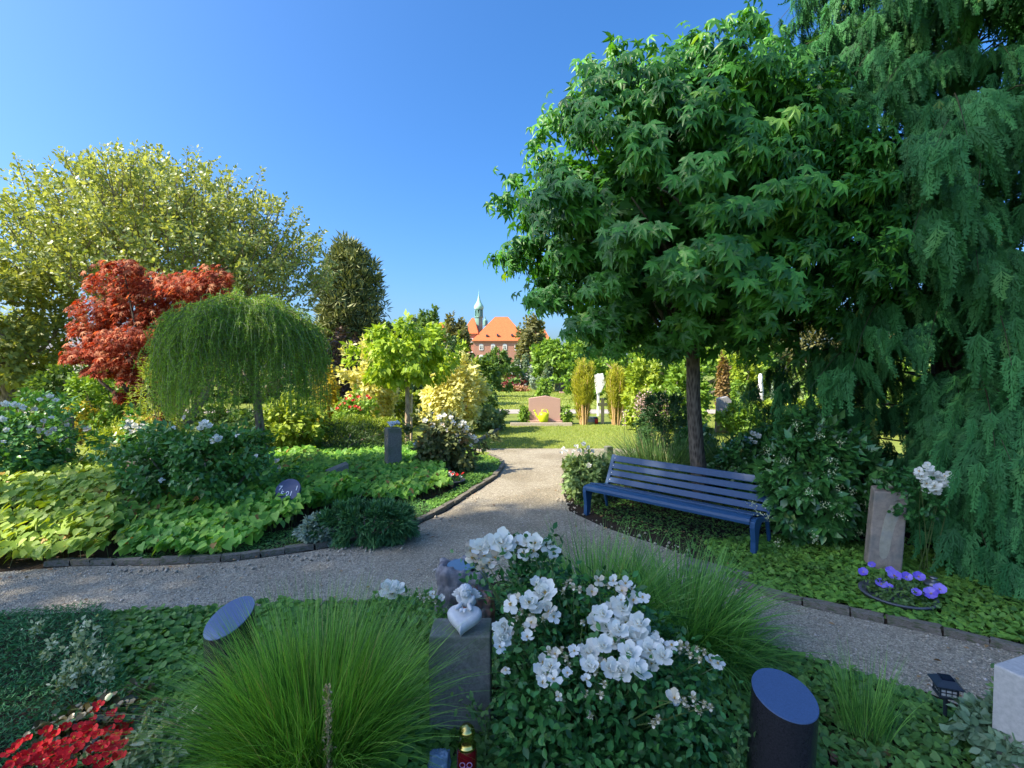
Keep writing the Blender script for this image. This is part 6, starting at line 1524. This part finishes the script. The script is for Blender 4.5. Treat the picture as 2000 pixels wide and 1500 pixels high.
# angel on a heart
m_angel = stonemat('angel_plaster', (.50, .49, .48), (.66, .65, .63), scale=30, rough=.75, bump=.15, bdist=.002)
def remeshed(name, builder, voxel, mat, parent, sm=4):
    bm = bmesh.new(); builder(bm); me = bpy.data.meshes.new(name + '_raw'); bm.to_mesh(me); bm.free()
    t = bpy.data.objects.new(name + '_raw', me); col.objects.link(t)
    r = t.modifiers.new('r', 'REMESH'); r.mode = 'VOXEL'; r.voxel_size = voxel
    s = t.modifiers.new('s', 'SMOOTH'); s.iterations = sm; s.factor = .6
    bpy.context.view_layer.update(); dg = bpy.context.evaluated_depsgraph_get(); m2 = bpy.data.meshes.new_from_object(t.evaluated_get(dg)); bpy.data.objects.remove(t); 
    m2.name = name; m2.materials.clear(); m2.materials.append(mat)
    for p in m2.polygons: p.use_smooth = True
    o = bpy.data.objects.new(name, m2); col.objects.link(o); o.parent = parent; return o
def ell(bm, c, r, rot=None, seg=16):
    M = Matrix.Translation(Vector(c))
    if rot is not None:
        from mathutils import Euler
        M = M @ Euler(rot).to_matrix().to_4x4()
    M = M @ Matrix.Diagonal((*r, 1)); bmesh.ops.create_uvsphere(bm, u_segments=seg, v_segments=seg // 2 + 2, radius=1, matrix=M)
dA = dF + .075; pa = P(907, 1215, dA)
an = thing('angel_figurine', 'small white cherub leaning on a plaster heart on top of the stone pillar', 'figurine', (pa[0], dA, zT), rotz=-.12)
AUP = .030
K = .98
def heart(bm):
    N_ = 40; out = []
    for i in range(N_):
        t = i / N_ * 2 * PI; x = 16 * math.sin(t) ** 3; y = 13 * math.cos(t) - 5 * math.cos(2 * t) - 2 * math.cos(3 * t) - math.cos(4 * t); out.append((x / 17 * .098, y / 17 * .098))
    for zz, sc in ((-.034, .72), (-.026, .9), (-.01, 1.0), (.008, 1.0), (.024, .9), (.033, .70)):
        pass
    rings = []
    for zz, sc in ((-.034, .70), (-.027, .88), (-.012, 1.0), (.010, 1.0), (.025, .88), (.033, .68)):
        rings.append([bm.verts.new((x * sc, y * sc + .01, zz)) for x, y in out])
    for a, b in zip(rings, rings[1:]):
        for i in range(N_): bm.faces.new((a[i], a[(i + 1) % N_], b[(i + 1) % N_], b[i]))
    bm.faces.new(rings[0][::-1]); bm.faces.new(rings[-1])
    bmesh.ops.rotate(bm, verts=bm.verts, cent=(0, 0, 0), matrix=Matrix.Rotation(math.radians(27), 3, 'X'))
    bmesh.ops.translate(bm, verts=bm.verts, vec=(0, -.022, .058))
remeshed('heart', heart, .004, m_angel, an)
def cherub(bm):
    ell(bm, (0, .030, .118), (.030, .024, .036)); ell(bm, (0, .016, .160), (.027, .026, .028))      # torso, head
    ell(bm, (0, .028, .142), (.012, .012, .014))
    for s in (-1, 1):
        ell(bm, (s * .030, .018, .124), (.013, .014, .022), (0, s * .5, 0)); ell(bm, (s * .026, -.012, .104), (.0105, .026, .0105), (.25, 0, s * .5)); ell(bm, (s * .008, -.034, .100), (.010, .012, .007), (0, 0, 0))
        ell(bm, (s * .024, .050, .094), (.016, .030, .016), (0, 0, s * -.3))
        for k in range(3): ell(bm, (s * (.004 + k * .004), -.044 - .002 * k, .098), (.0022, .007, .0022))
        ell(bm, (s * .0265, .018, .158), (.004, .006, .008))
    ell(bm, (0, -.009, .156), (.0045, .005, .0055)); ell(bm, (0, -.006, .148), (.007, .004, .0022))
    for s in (-1, 1): ell(bm, (s * .0115, -.002, .152), (.008, .008, .0075)); ell(bm, (s * .010, -.0075, .163), (.0045, .003, .003))
remeshed('body', cherub, .0022, m_angel, an, 2).location = (0, .008, AUP - .030)
def hair(bm):
    for i in range(60):
        a = i * 2.4; z = 1 - (i + .5) / 60 * 1.25; r = math.sqrt(max(0, 1 - z * z)); x, y = r * math.cos(a), r * math.sin(a)
        if y < -.45 and z < .35: continue
        ell(bm, (x * .028, .018 + y * .027, .163 + z * .028), (.0062, .0062, .0062), None, 8)
remeshed('hair', hair, .002, m_angel, an, 1).location = (0, .008, AUP - .030)
for _n in an.children:
    if _n.name.split('.')[0] in ('body', 'hair'): _n.scale = (1.15, 1.15, 1.15)
for s in (-1, 1):
    def wing(bm):
        for k in range(5):
            a = .25 + k * .28; L_ = .046 - k * .004
            ell(bm, (s * (.028 + math.cos(a) * L_ * .5), .046, .128 + math.sin(a) * L_ * .55 + .004 * k - .008), (L_ * .55, .005, .0075), (0, -s * a, 0), 10)
    w_ = remeshed('wing', wing, .0022, m_angel, an, 1); w_.location = (0, .008, AUP - .030); w_.scale = (1.15, 1.15, 1.15)
# bird bath of rough stone
m_rock = stonemat('basalt_rock', (.10, .10, .115), (.34, .33, .34), scale=12, rough=.85, bump=1.0, c3=(.16, .15, .16), s3=5, bdist=.02)
c = G(905, 1210); o = thing('stone_bird_bath', 'rough blue-grey stone bird bath with a water hollow behind the angel', 'bird bath', (c[0], c[1], 0))
def rock(cx, cy, rx, ry, h, seed, hollow=None, name='rock', mat=None):
    bm = bmesh.new(); bmesh.ops.create_icosphere(bm, subdivisions=5, radius=1)
    for v in bm.verts:
        q = v.co.copy(); f = 1 + .22 * noise.noise(q * 1.3 + Vector((seed, 0, 0))) + .10 * noise.noise(q * 3.7 + Vector((0, seed, 0))) + .07 * noise.noise(q * 9) + .03 * noise.noise(q * 23)
        # squarish section
        m_ = max(abs(q.x), abs(q.y), abs(q.z)); q = q * (1 / m_) ** .55 * f
        z = (q.z + 1) / 2 * h
        if hollow and q.z > .3:
            rr = math.hypot(q.x - hollow[0], q.y - hollow[1]); 
            if rr < hollow[2]: z -= hollow[3] * (1 - (rr / hollow[2]) ** 4)
        v.co = Vector((cx + q.x * rx, cy + q.y * ry, z - .04))
    me = bpy.data.meshes.new(name); bm.to_mesh(me); bm.free(); me.materials.append(mat or m_rock)
    for p in me.polygons: p.use_smooth = True
    r = bpy.data.objects.new(name, me); col.objects.link(r); return r
r = rock(-.0, 0, .20, .19, .50, 3, hollow=(-.02, -.05, .62, .10)); r.parent = o
r = rock(.12, -.17, .12, .12, .36, 9, name='side_rock', mat=stonemat('rusty_rock', (.07, .065, .07), (.22, .19, .185), scale=12, rough=.85, bump=.8, c3=(.36, .12, .06), s3=7, bdist=.02)); r.parent = o
g = Geo(); g.lathe([(0, .428), (.115, .428)], (c[0] - .005, c[1] - .012, 0), 20); g.build('water', plain('still_water', (.10, .14, .19), .04, spec=.8), o)
# black slanted column
m_black = stonemat('black_granite_polished', (.012, .012, .016), (.035, .035, .042), scale=140, rough=.22, bump=0, spec=.5)
m_blacktop = stonemat('granite_top_sky_tint', (.045, .085, .17), (.075, .13, .25), scale=160, rough=.5, bump=0, spec=.3)  # black granite with the reflected sky put into a blue base colour
def column(label, px0, px1, pyc, base_py, zc_, r, tiltdir, slope, lean=(0, 0)):
    d = D(base_py); c = np.array([P((px0 + px1) / 2, pyc, d)[0], d, 0]); o = thing('granite_column', label, 'memorial column', c, 'slanted black granite columns')
    th = np.arange(48) / 48 * 2 * PI; x = r * np.cos(th); y = r * np.sin(th); ztop = zc_ + (x * tiltdir[0] + y * tiltdir[1]) * slope
    kx = lean[0]; V = np.concatenate([np.column_stack([x, y, np.full(48, -.03)]), np.column_stack([x + kx * ztop, y, ztop])]) + c
    g = Geo(); g.add(V, Q=[[i, (i + 1) % 48, 48 + (i + 1) % 48, 48 + i] for i in range(48)]); ob = g.build('shaft', m_black, o, smooth=True)
    x2 = x * .985; y2 = y * .985; z2 = zc_ + (x2 * tiltdir[0] + y2 * tiltdir[1]) * slope + .004
    g = Geo(); V = np.concatenate([np.column_stack([x2 + kx * z2, y2, z2]), np.column_stack([x + kx * ztop, y, ztop]), [[kx * zc_, 0, zc_ + .004]]]) + c
    g.add(V, T=[[96, i, (i + 1) % 48] for i in range(48)], Q=[[48 + i, 48 + (i + 1) % 48, (i + 1) % 48, i] for i in range(48)]); g.build('face', m_blacktop, o)
    return o, c
def depth_col(): pass
o, c = column('polished black granite column with slanted oval top at the lower right', 1462, 1583, 1355, 1545, P(1522, 1357, D(1545))[2], size_at(60, D(1545)), (-.30, 1), .27, lean=(.05, 0))
o, c2 = column('slanted black granite column rising from the grass at left', 402, 495, 1205, 1385, P(448, 1206, D(1385))[2], size_at(45, D(1385)), (.50, .85), .52)
g = Geo()
for i in range(9):      # faint scratched lettering lines, unreadable in the photo
    a = (i - 4) * .018; g.box((c2[0] + a * .6, c2[1] + .0 + a * .4, P(448, 1206, D(1385))[2] + .008), (.05, .0015, .001), .5)
# stone posts of the left bed
def post(name, label, x0, x1, ytop, ybase, mat, d=None, rz=.4, dep=None, amp=.05, slant=0.0, seed=1, z0=-.03):
    d = d or D(ybase); xa, xb = P(x0, ytop, d)[0], P(x1, ytop, d)[0]; w = (xb - xa) / (math.cos(rz) + math.sin(abs(rz)) * (dep or 1.0)); h = zpx(ytop, d)
    me = stone_box_mesh(name, 1, 1, 1, 0, 3, seed, mat)
    for v in me.vertices:
        co = v.co.copy(); nn = noise.noise_vector(co * 5 + Vector((seed, 0, 0)))
        hh = h + (co.x + .5) * slant if co.z > 0 else h
        v.co = Vector((co.x * w, co.y * w * (dep or 1.0), (co.z + .5) * hh)) + nn * amp * .12 * w
    o = bpy.data.objects.new(name, me); col.objects.link(o); o.location = ((xa + xb) / 2, d, z0); o.rotation_euler = (0, 0, rz)
    b = o.modifiers.new('bevel', 'BEVEL'); b.width = .01; b.segments = 2; b.limit_method = 'ANGLE'; b.angle_limit = .6
    return tag(o, label, 'memorial stone')
post('stone_post', 'square grey stone post standing in the heart-leaved cover with white pebbles on top', 749, 786, 832, 905, m_cast, d=8.6, rz=.5)
g = Geo(); pz = P(767, 829, 8.6); n = 30; g.inst((oct_v, oct_t), np.array([pz[0], 8.62, pz[2] + .015]) + gauss(n, .055) * np.array([1, 1, .25]), axes(unit(gauss(n)), unit(gauss(n))), rnd(n, .022, .042), rnd(n, .7, 1)); q_ = g.build('white_pebbles', plain('white_pebble', (.62, .66, .68), .6)); tag(q_, 'small heap of white pebbles on the square grey post', 'pebbles')
post('slanted_stone', 'low grey memorial stone with a slanted top in the heart-leaved cover', 634, 682, 914, 948, m_cast, d=7.35, rz=.5, slant=.10, dep=.7)
m_sand = stonemat('sandstone_block', (.36, .25, .15), (.60, .46, .30), scale=9, rough=.9, bump=.8, c3=(.30, .22, .15), s3=4, bdist=.02)
post('sandstone_rock', 'rough tan sandstone block in the sun left of the tall rose bush', 250, 306, 893, 955, m_sand, d=7.0, rz=.15, amp=.9, dep=.6, seed=6)
post('low_wall_stone', 'dark flat headstone lying low at the left lawn', 112, 140, 812, 826, stonemat('dark_headstone', (.06, .08, .08), (.14, .17, .15), scale=20), d=10.5, rz=.2, dep=.5, seed=4)
post('small_post', 'small pale post behind the left end of the bench back', 1180, 1197, 868, 905, m_cast, d=8.3, rz=.3, seed=8)
p = P(1128, 815, 17); 
for i, (px, py, d_, w_, h_, lb) in enumerate([(944, 787, 17.6, .32, .4, 'small pale rounded headstone beside the rose shrub on the lawn'), (690, 795, 13.9, .0, 0, '')]):
    if w_ == 0: continue
    q = P(px, py, d_); g = Geo(); g.box((q[0], d_, h_ / 2), (w_, .15, h_)); tag(g.build('pale_headstone', m_pink, bevel=.06), lb, 'headstone')
# dark blue plaque with fragments of white lettering
c = P(563, 958, 6.05); o = thing('name_plaque', 'round dark blue plaque with white lettering half hidden in leaves', 'plaque', (c[0], 6.05, 0))
R_ = np.array(Matrix.Rotation(math.radians(62), 3, 'X')); rp = size_at(24, 6.05)
bm = bmesh.new(); bmesh.ops.create_cone(bm, cap_ends=True, segments=32, radius1=rp, radius2=rp, depth=.04); me = bpy.data.meshes.new('disc'); bm.to_mesh(me); bm.free(); me.materials.append(plain('slate_blue', (.045, .07, .15), .35)); dsc = bpy.data.objects.new('disc', me); col.objects.link(dsc); dsc.parent = o; dsc.location = (0, 0, c[2]); dsc.rotation_euler = (math.radians(50), 0, 0)
def text(s, parent, loc, rot, size, mat, name='lettering', ext=.001):
    cu = bpy.data.curves.new(name, 'FONT'); cu.body = s; cu.size = size; cu.extrude = ext; cu.align_x = 'CENTER'; cu.align_y = 'CENTER'; cu.resolution_u = 2
    t = bpy.data.objects.new(name, cu); col.objects.link(t); bpy.context.view_layer.update(); dg = bpy.context.evaluated_depsgraph_get()
    me = bpy.data.meshes.new_from_object(t.evaluated_get(dg)); bpy.data.objects.remove(t); me.name = name; me.materials.clear(); me.materials.append(mat)
    o2 = bpy.data.objects.new(name, me); col.objects.link(o2); o2.parent = parent; o2.location = loc; o2.rotation_euler = rot; return o2
a = math.radians(50); nz_ = Vector((0, -math.sin(a), math.cos(a))); yv = Vector((0, math.cos(a), math.sin(a))); cc = Vector((0, 0, c[2])) + nz_ * .022
text('5.01', o, cc - yv * rp * .35, (a, 0, 0), .09, plain('lettering_white', (.75, .78, .82), .5))
text('7.      l', o, cc + yv * rp * .12, (a, 0, 0), .09, plain('lettering_white', (.75, .78, .82), .5))
g = Geo(); g.tube([(c[0], 6.12, 0), (c[0], 6.09, c[2])], [.03, .03], 8); g.build('stand', m_cast, o)
# sandstone pillar right
d = 4.55; gp = G(1726, 1124); d = gp[1]; xa, xb = P(1698, 1100, d)[0], P(1758, 1100, d)[0]
m_sp = stonemat('sandstone_pillar_stone', (.20, .165, .135), (.36, .29, .23), scale=16, rough=.9, bump=.4, c3=(.13, .14, .13), s3=3.2, bdist=.006)
o = thing('sandstone_pillar', 'leaning reddish grey sandstone pillar with a paler drip-shaped patch', 'stone pillar', (gp[0], d, 0)); o.rotation_euler = (0, .055, -.42)
w = (xb - xa) * .92; h = zpx(955, d) + .02; me = stone_box_mesh('stone', 1, 1, 1, 0, 4, 2, m_sp)
for v in me.vertices:
    co = v.co.copy(); nn = noise.noise_vector(co * 3); top = h + (co.x * .02 - (.5 + co.y) * 0 + .03 * (co.y)) ; v.co = Vector((co.x * w * (1.0 - .04 * co.z), co.y * .15 + .075, (co.z + .5) * top - .03)) + nn * .006
st = bpy.data.objects.new('stone', me); col.objects.link(st); st.parent = o; b = st.modifiers.new('bevel', 'BEVEL'); b.width = .014; b.segments = 3; b.limit_method = 'ANGLE'; b.angle_limit = .6
outl = [(.0, .66), (.05, .66), (.075, .58), (.05, .48), (.035, .36), (.025, .24), (.01, .17), (-.02, .145), (-.045, .18), (-.055, .28), (-.045, .42), (-.03, .54)]
gq = Geo(); n = len(outl); V = [(a, -.002, b) for a, b in outl] + [(a * 1.04 - .0, .006, b) for a, b in outl] + [(-.01, -.002, .36)]
gq.add(V, T=[[2 * n, i, (i + 1) % n] for i in range(n)], Q=[[i, n + i, n + (i + 1) % n, (i + 1) % n] for i in range(n)]); gq.build('worn_patch', stonemat('paler_sandstone', (.26, .24, .18), (.40, .36, .28), scale=14, bump=.3, c3=(.26, .26, .24), s3=6), o, local=True)
# grave lantern of glass beside the petunias
gp = G(1822, 1162); d = gp[1]; o = thing('glass_grave_lantern', 'small round glass grave lantern with a grey lid in the ground cover', 'candle lantern', gp); K = size_at(1, d)
g = Geo(); g.lathe([(0, .0), (13 * K, 0), (14 * K, 4 * K), (13 * K, 20 * K), (10 * K, 22 * K)], gp, 20); g.build('glass', plain('smoky_glass', (.18, .20, .20), .12, trans=.3), o, smooth=True)
g = Geo(); g.lathe([(0, 21 * K), (16 * K, 21 * K), (16 * K, 24 * K), (10 * K, 28 * K), (5 * K, 29 * K), (4 * K, 32 * K), (7 * K, 34 * K), (7 * K, 36 * K), (0, 37 * K)], gp, 20); g.build('lid', plain('pewter', (.22, .23, .24), .35, .7), o, smooth=True)
# red candle lantern with golden lid in front
gp = G(912, 1530); gp[1] += .0; d = gp[1]; o = thing('red_candle_lantern', 'red glass grave candle with a shiny golden lid at the foot of the angel pillar', 'candle lantern', gp); K = size_at(1, d)
h = P(912, 1415, d)[2]
g = Geo(); g.lathe([(0, 0), (19 * K, 0), (20 * K, 4 * K), (20 * K, h * .55), (17 * K, h * .62), (16 * K, h * .64)], gp, 28); g.build('glass', plain('deep_red_glass', (.22, .004, .01), .08, trans=.2, coat=.5), o, smooth=True)
g = Geo(); g.lathe([(16 * K, h * .62), (18.5 * K, h * .63), (18.5 * K, h * .67), (15.5 * K, h * .69), (15.5 * K, h * .84), (17 * K, h * .86), (15 * K, h * .93), (9 * K, h * .985), (0, h)], gp, 32); g.build('lid', plain('gold_metal', (.72, .55, .18), .18, 1.0), o, smooth=True)
g = Geo()
for s_ in (-1, 1):
    q = gp + np.array([s_ * 7 * K, -20.5 * K, h * .45]); th = np.linspace(0, 2 * PI, 14)
    g.tube([q + np.array([math.cos(a) * 5 * K, 0, math.sin(a) * 5 * K]) for a in th], .8 * K, 5)
    g.tube([q + np.array([-s_ * 4 * K, 0, -3 * K]), gp + np.array([-s_ * 3 * K, -20.5 * K, h * .32])], .8 * K, 5)
g.build('ornament', plain('pink_thread', (.62, .30, .50), .4), o)
gp2 = G(858, 1515); g0 = rock(gp2[0], gp2[1], .05, .03, .16, 5, name='glass_stone', mat=plain('blue_glass', (.16, .24, .34), .12, spec=.8)); tag(g0, 'blue-grey glassy ornament stone left of the red candle', 'ornament')
# solar lantern
gp = G(1845, 1418); d = gp[1]; K = size_at(1, d); m_lb = plain('black_plastic', (.018, .028, .04), .35); zb_ = zpx(1355, d)
K *= .78; o = thing('solar_lantern', 'small black pagoda-shaped solar lantern on a spike at the right path edge', 'garden lantern', gp, rotz=-.35)
lx, ly = 0, 0
def lp(g, name, m, **kw): return g.build(name, m, o, local=True, **kw)
g = Geo(); g.tube([(0, 0, -.03), (0, 0, zb_)], [.007, .011], 8); lp(g, 'spike', m_lb)
s2 = 18 * K; hz = 25 * K
g = Geo(); g.box((0, 0, zb_), (s2 * 2.35, s2 * 2.35, .010)); lp(g, 'base', m_lb, bevel=.002)
for sx in (-1, 1):
    for sy in (-1, 1): g = Geo(); g.box((sx * s2, sy * s2, zb_ + .005 + hz / 2), (.007, .007, hz)); lp(g, 'corner_post', m_lb)
g = Geo()
for k in range(4):
    R2 = np.array(Matrix.Rotation(k * PI / 2, 3, 'Z'))
    for t in (-.33, .33): g.box(R2 @ np.array([t * s2, -s2, zb_ + .005 + hz / 2]), (.0035, .0035, hz))
    for t in (.36, .70): g.box(R2 @ np.array([0, -s2, zb_ + .005 + hz * t]), (2 * s2 - .007, .0045, .0035), R=R2)
lp(g, 'window_bars', m_lb)
for k in range(4):
    R2 = np.array(Matrix.Rotation(k * PI / 2, 3, 'Z')); g = Geo(); g.box(R2 @ np.array([0, -s2 + .005, zb_ + .005 + hz / 2]), (2 * s2 - .009, .002, hz - .002), R=R2); lp(g, 'pane', plain('frosted_pane', (.55, .58, .58), .5))
z3 = zb_ + .005 + hz
def frust(g, z0, z1, a, b): V = [(-a, -a, z0), (a, -a, z0), (a, a, z0), (-a, a, z0), (-b, -b, z1), (b, -b, z1), (b, b, z1), (-b, b, z1)]; g.add(V, Q=[[0, 3, 2, 1], [4, 5, 6, 7], [0, 1, 5, 4], [1, 2, 6, 5], [2, 3, 7, 6], [3, 0, 4, 7]])
g = Geo(); frust(g, z3, z3 + .004, s2 * 1.6, s2 * 1.62); frust(g, z3 + .0045, z3 + 14 * K, s2 * 1.55, s2 * .8); lp(g, 'roof', m_lb)
g = Geo(); g.box((0, 0, z3 + 15 * K), (s2 * 1.5, s2 * 1.5, .008)); lp(g, 'solar_panel', plain('solar_cell', (.01, .015, .035), .15))
# pale stone block at the right edge
zt_ = .50; cn = G(1940, 1296, zt_); e1 = np.array([.33, -.945, 0]); e2 = np.array([.945, .33, 0]); cb = cn + e1 * .18 + e2 * .15
rough_box('pale_stone_block', 'pale smooth stone block cut by the right edge of the photo', 'memorial stone', None, (.36, .30, zt_ + .03), math.atan2(-.945, .33), stonemat('pale_concrete', (.36, .35, .33), (.52, .50, .47), scale=40, rough=.85, bump=.15, bdist=.003), loc=(cb[0], cb[1]), amp=.03)
print('objects', len(bpy.data.objects), 'tris', sum(len(m.polygons) for m in bpy.data.meshes))

# petals and small leaves dropped on the bench and the path
for (px, py, z_, lb) in []: pass
g = Geo(); A_ = G(1143, 1006); B_ = G(1473, 1090); u_ = (B_ - A_) / np.linalg.norm(B_ - A_); v_ = np.array([-u_[1], u_[0], 0]); v_ = v_ if v_[1] > 0 else -v_
n = 22; q = A_ + u_ * (rnd(n, .05, .98) * np.linalg.norm(B_ - A_))[:, None] + v_ * rnd(n, .06, .36)[:, None]; q[:, 2] = .418 - .205 * ((q - A_) @ v_ - .1).clip(0, 1)
q2 = np.column_stack([sample_poly(gpoly([(900, 1120), (1050, 1100), (1120, 1040), (1060, 960), (940, 1010), (800, 1130)]), 60), np.full(60, .03)])
q = np.concatenate([q, q2]); n = len(q)
g.inst(L_OVAL, q, axes(gauss(n) * np.array([1, 1, .05]), gauss(n, .2) + np.array([0, 0, 1])), rnd(n, .010, .022), rnd(n)); kind(g.build('fallen_petals', m_petal_old), 'stuff')
print('objects', len(bpy.data.objects))
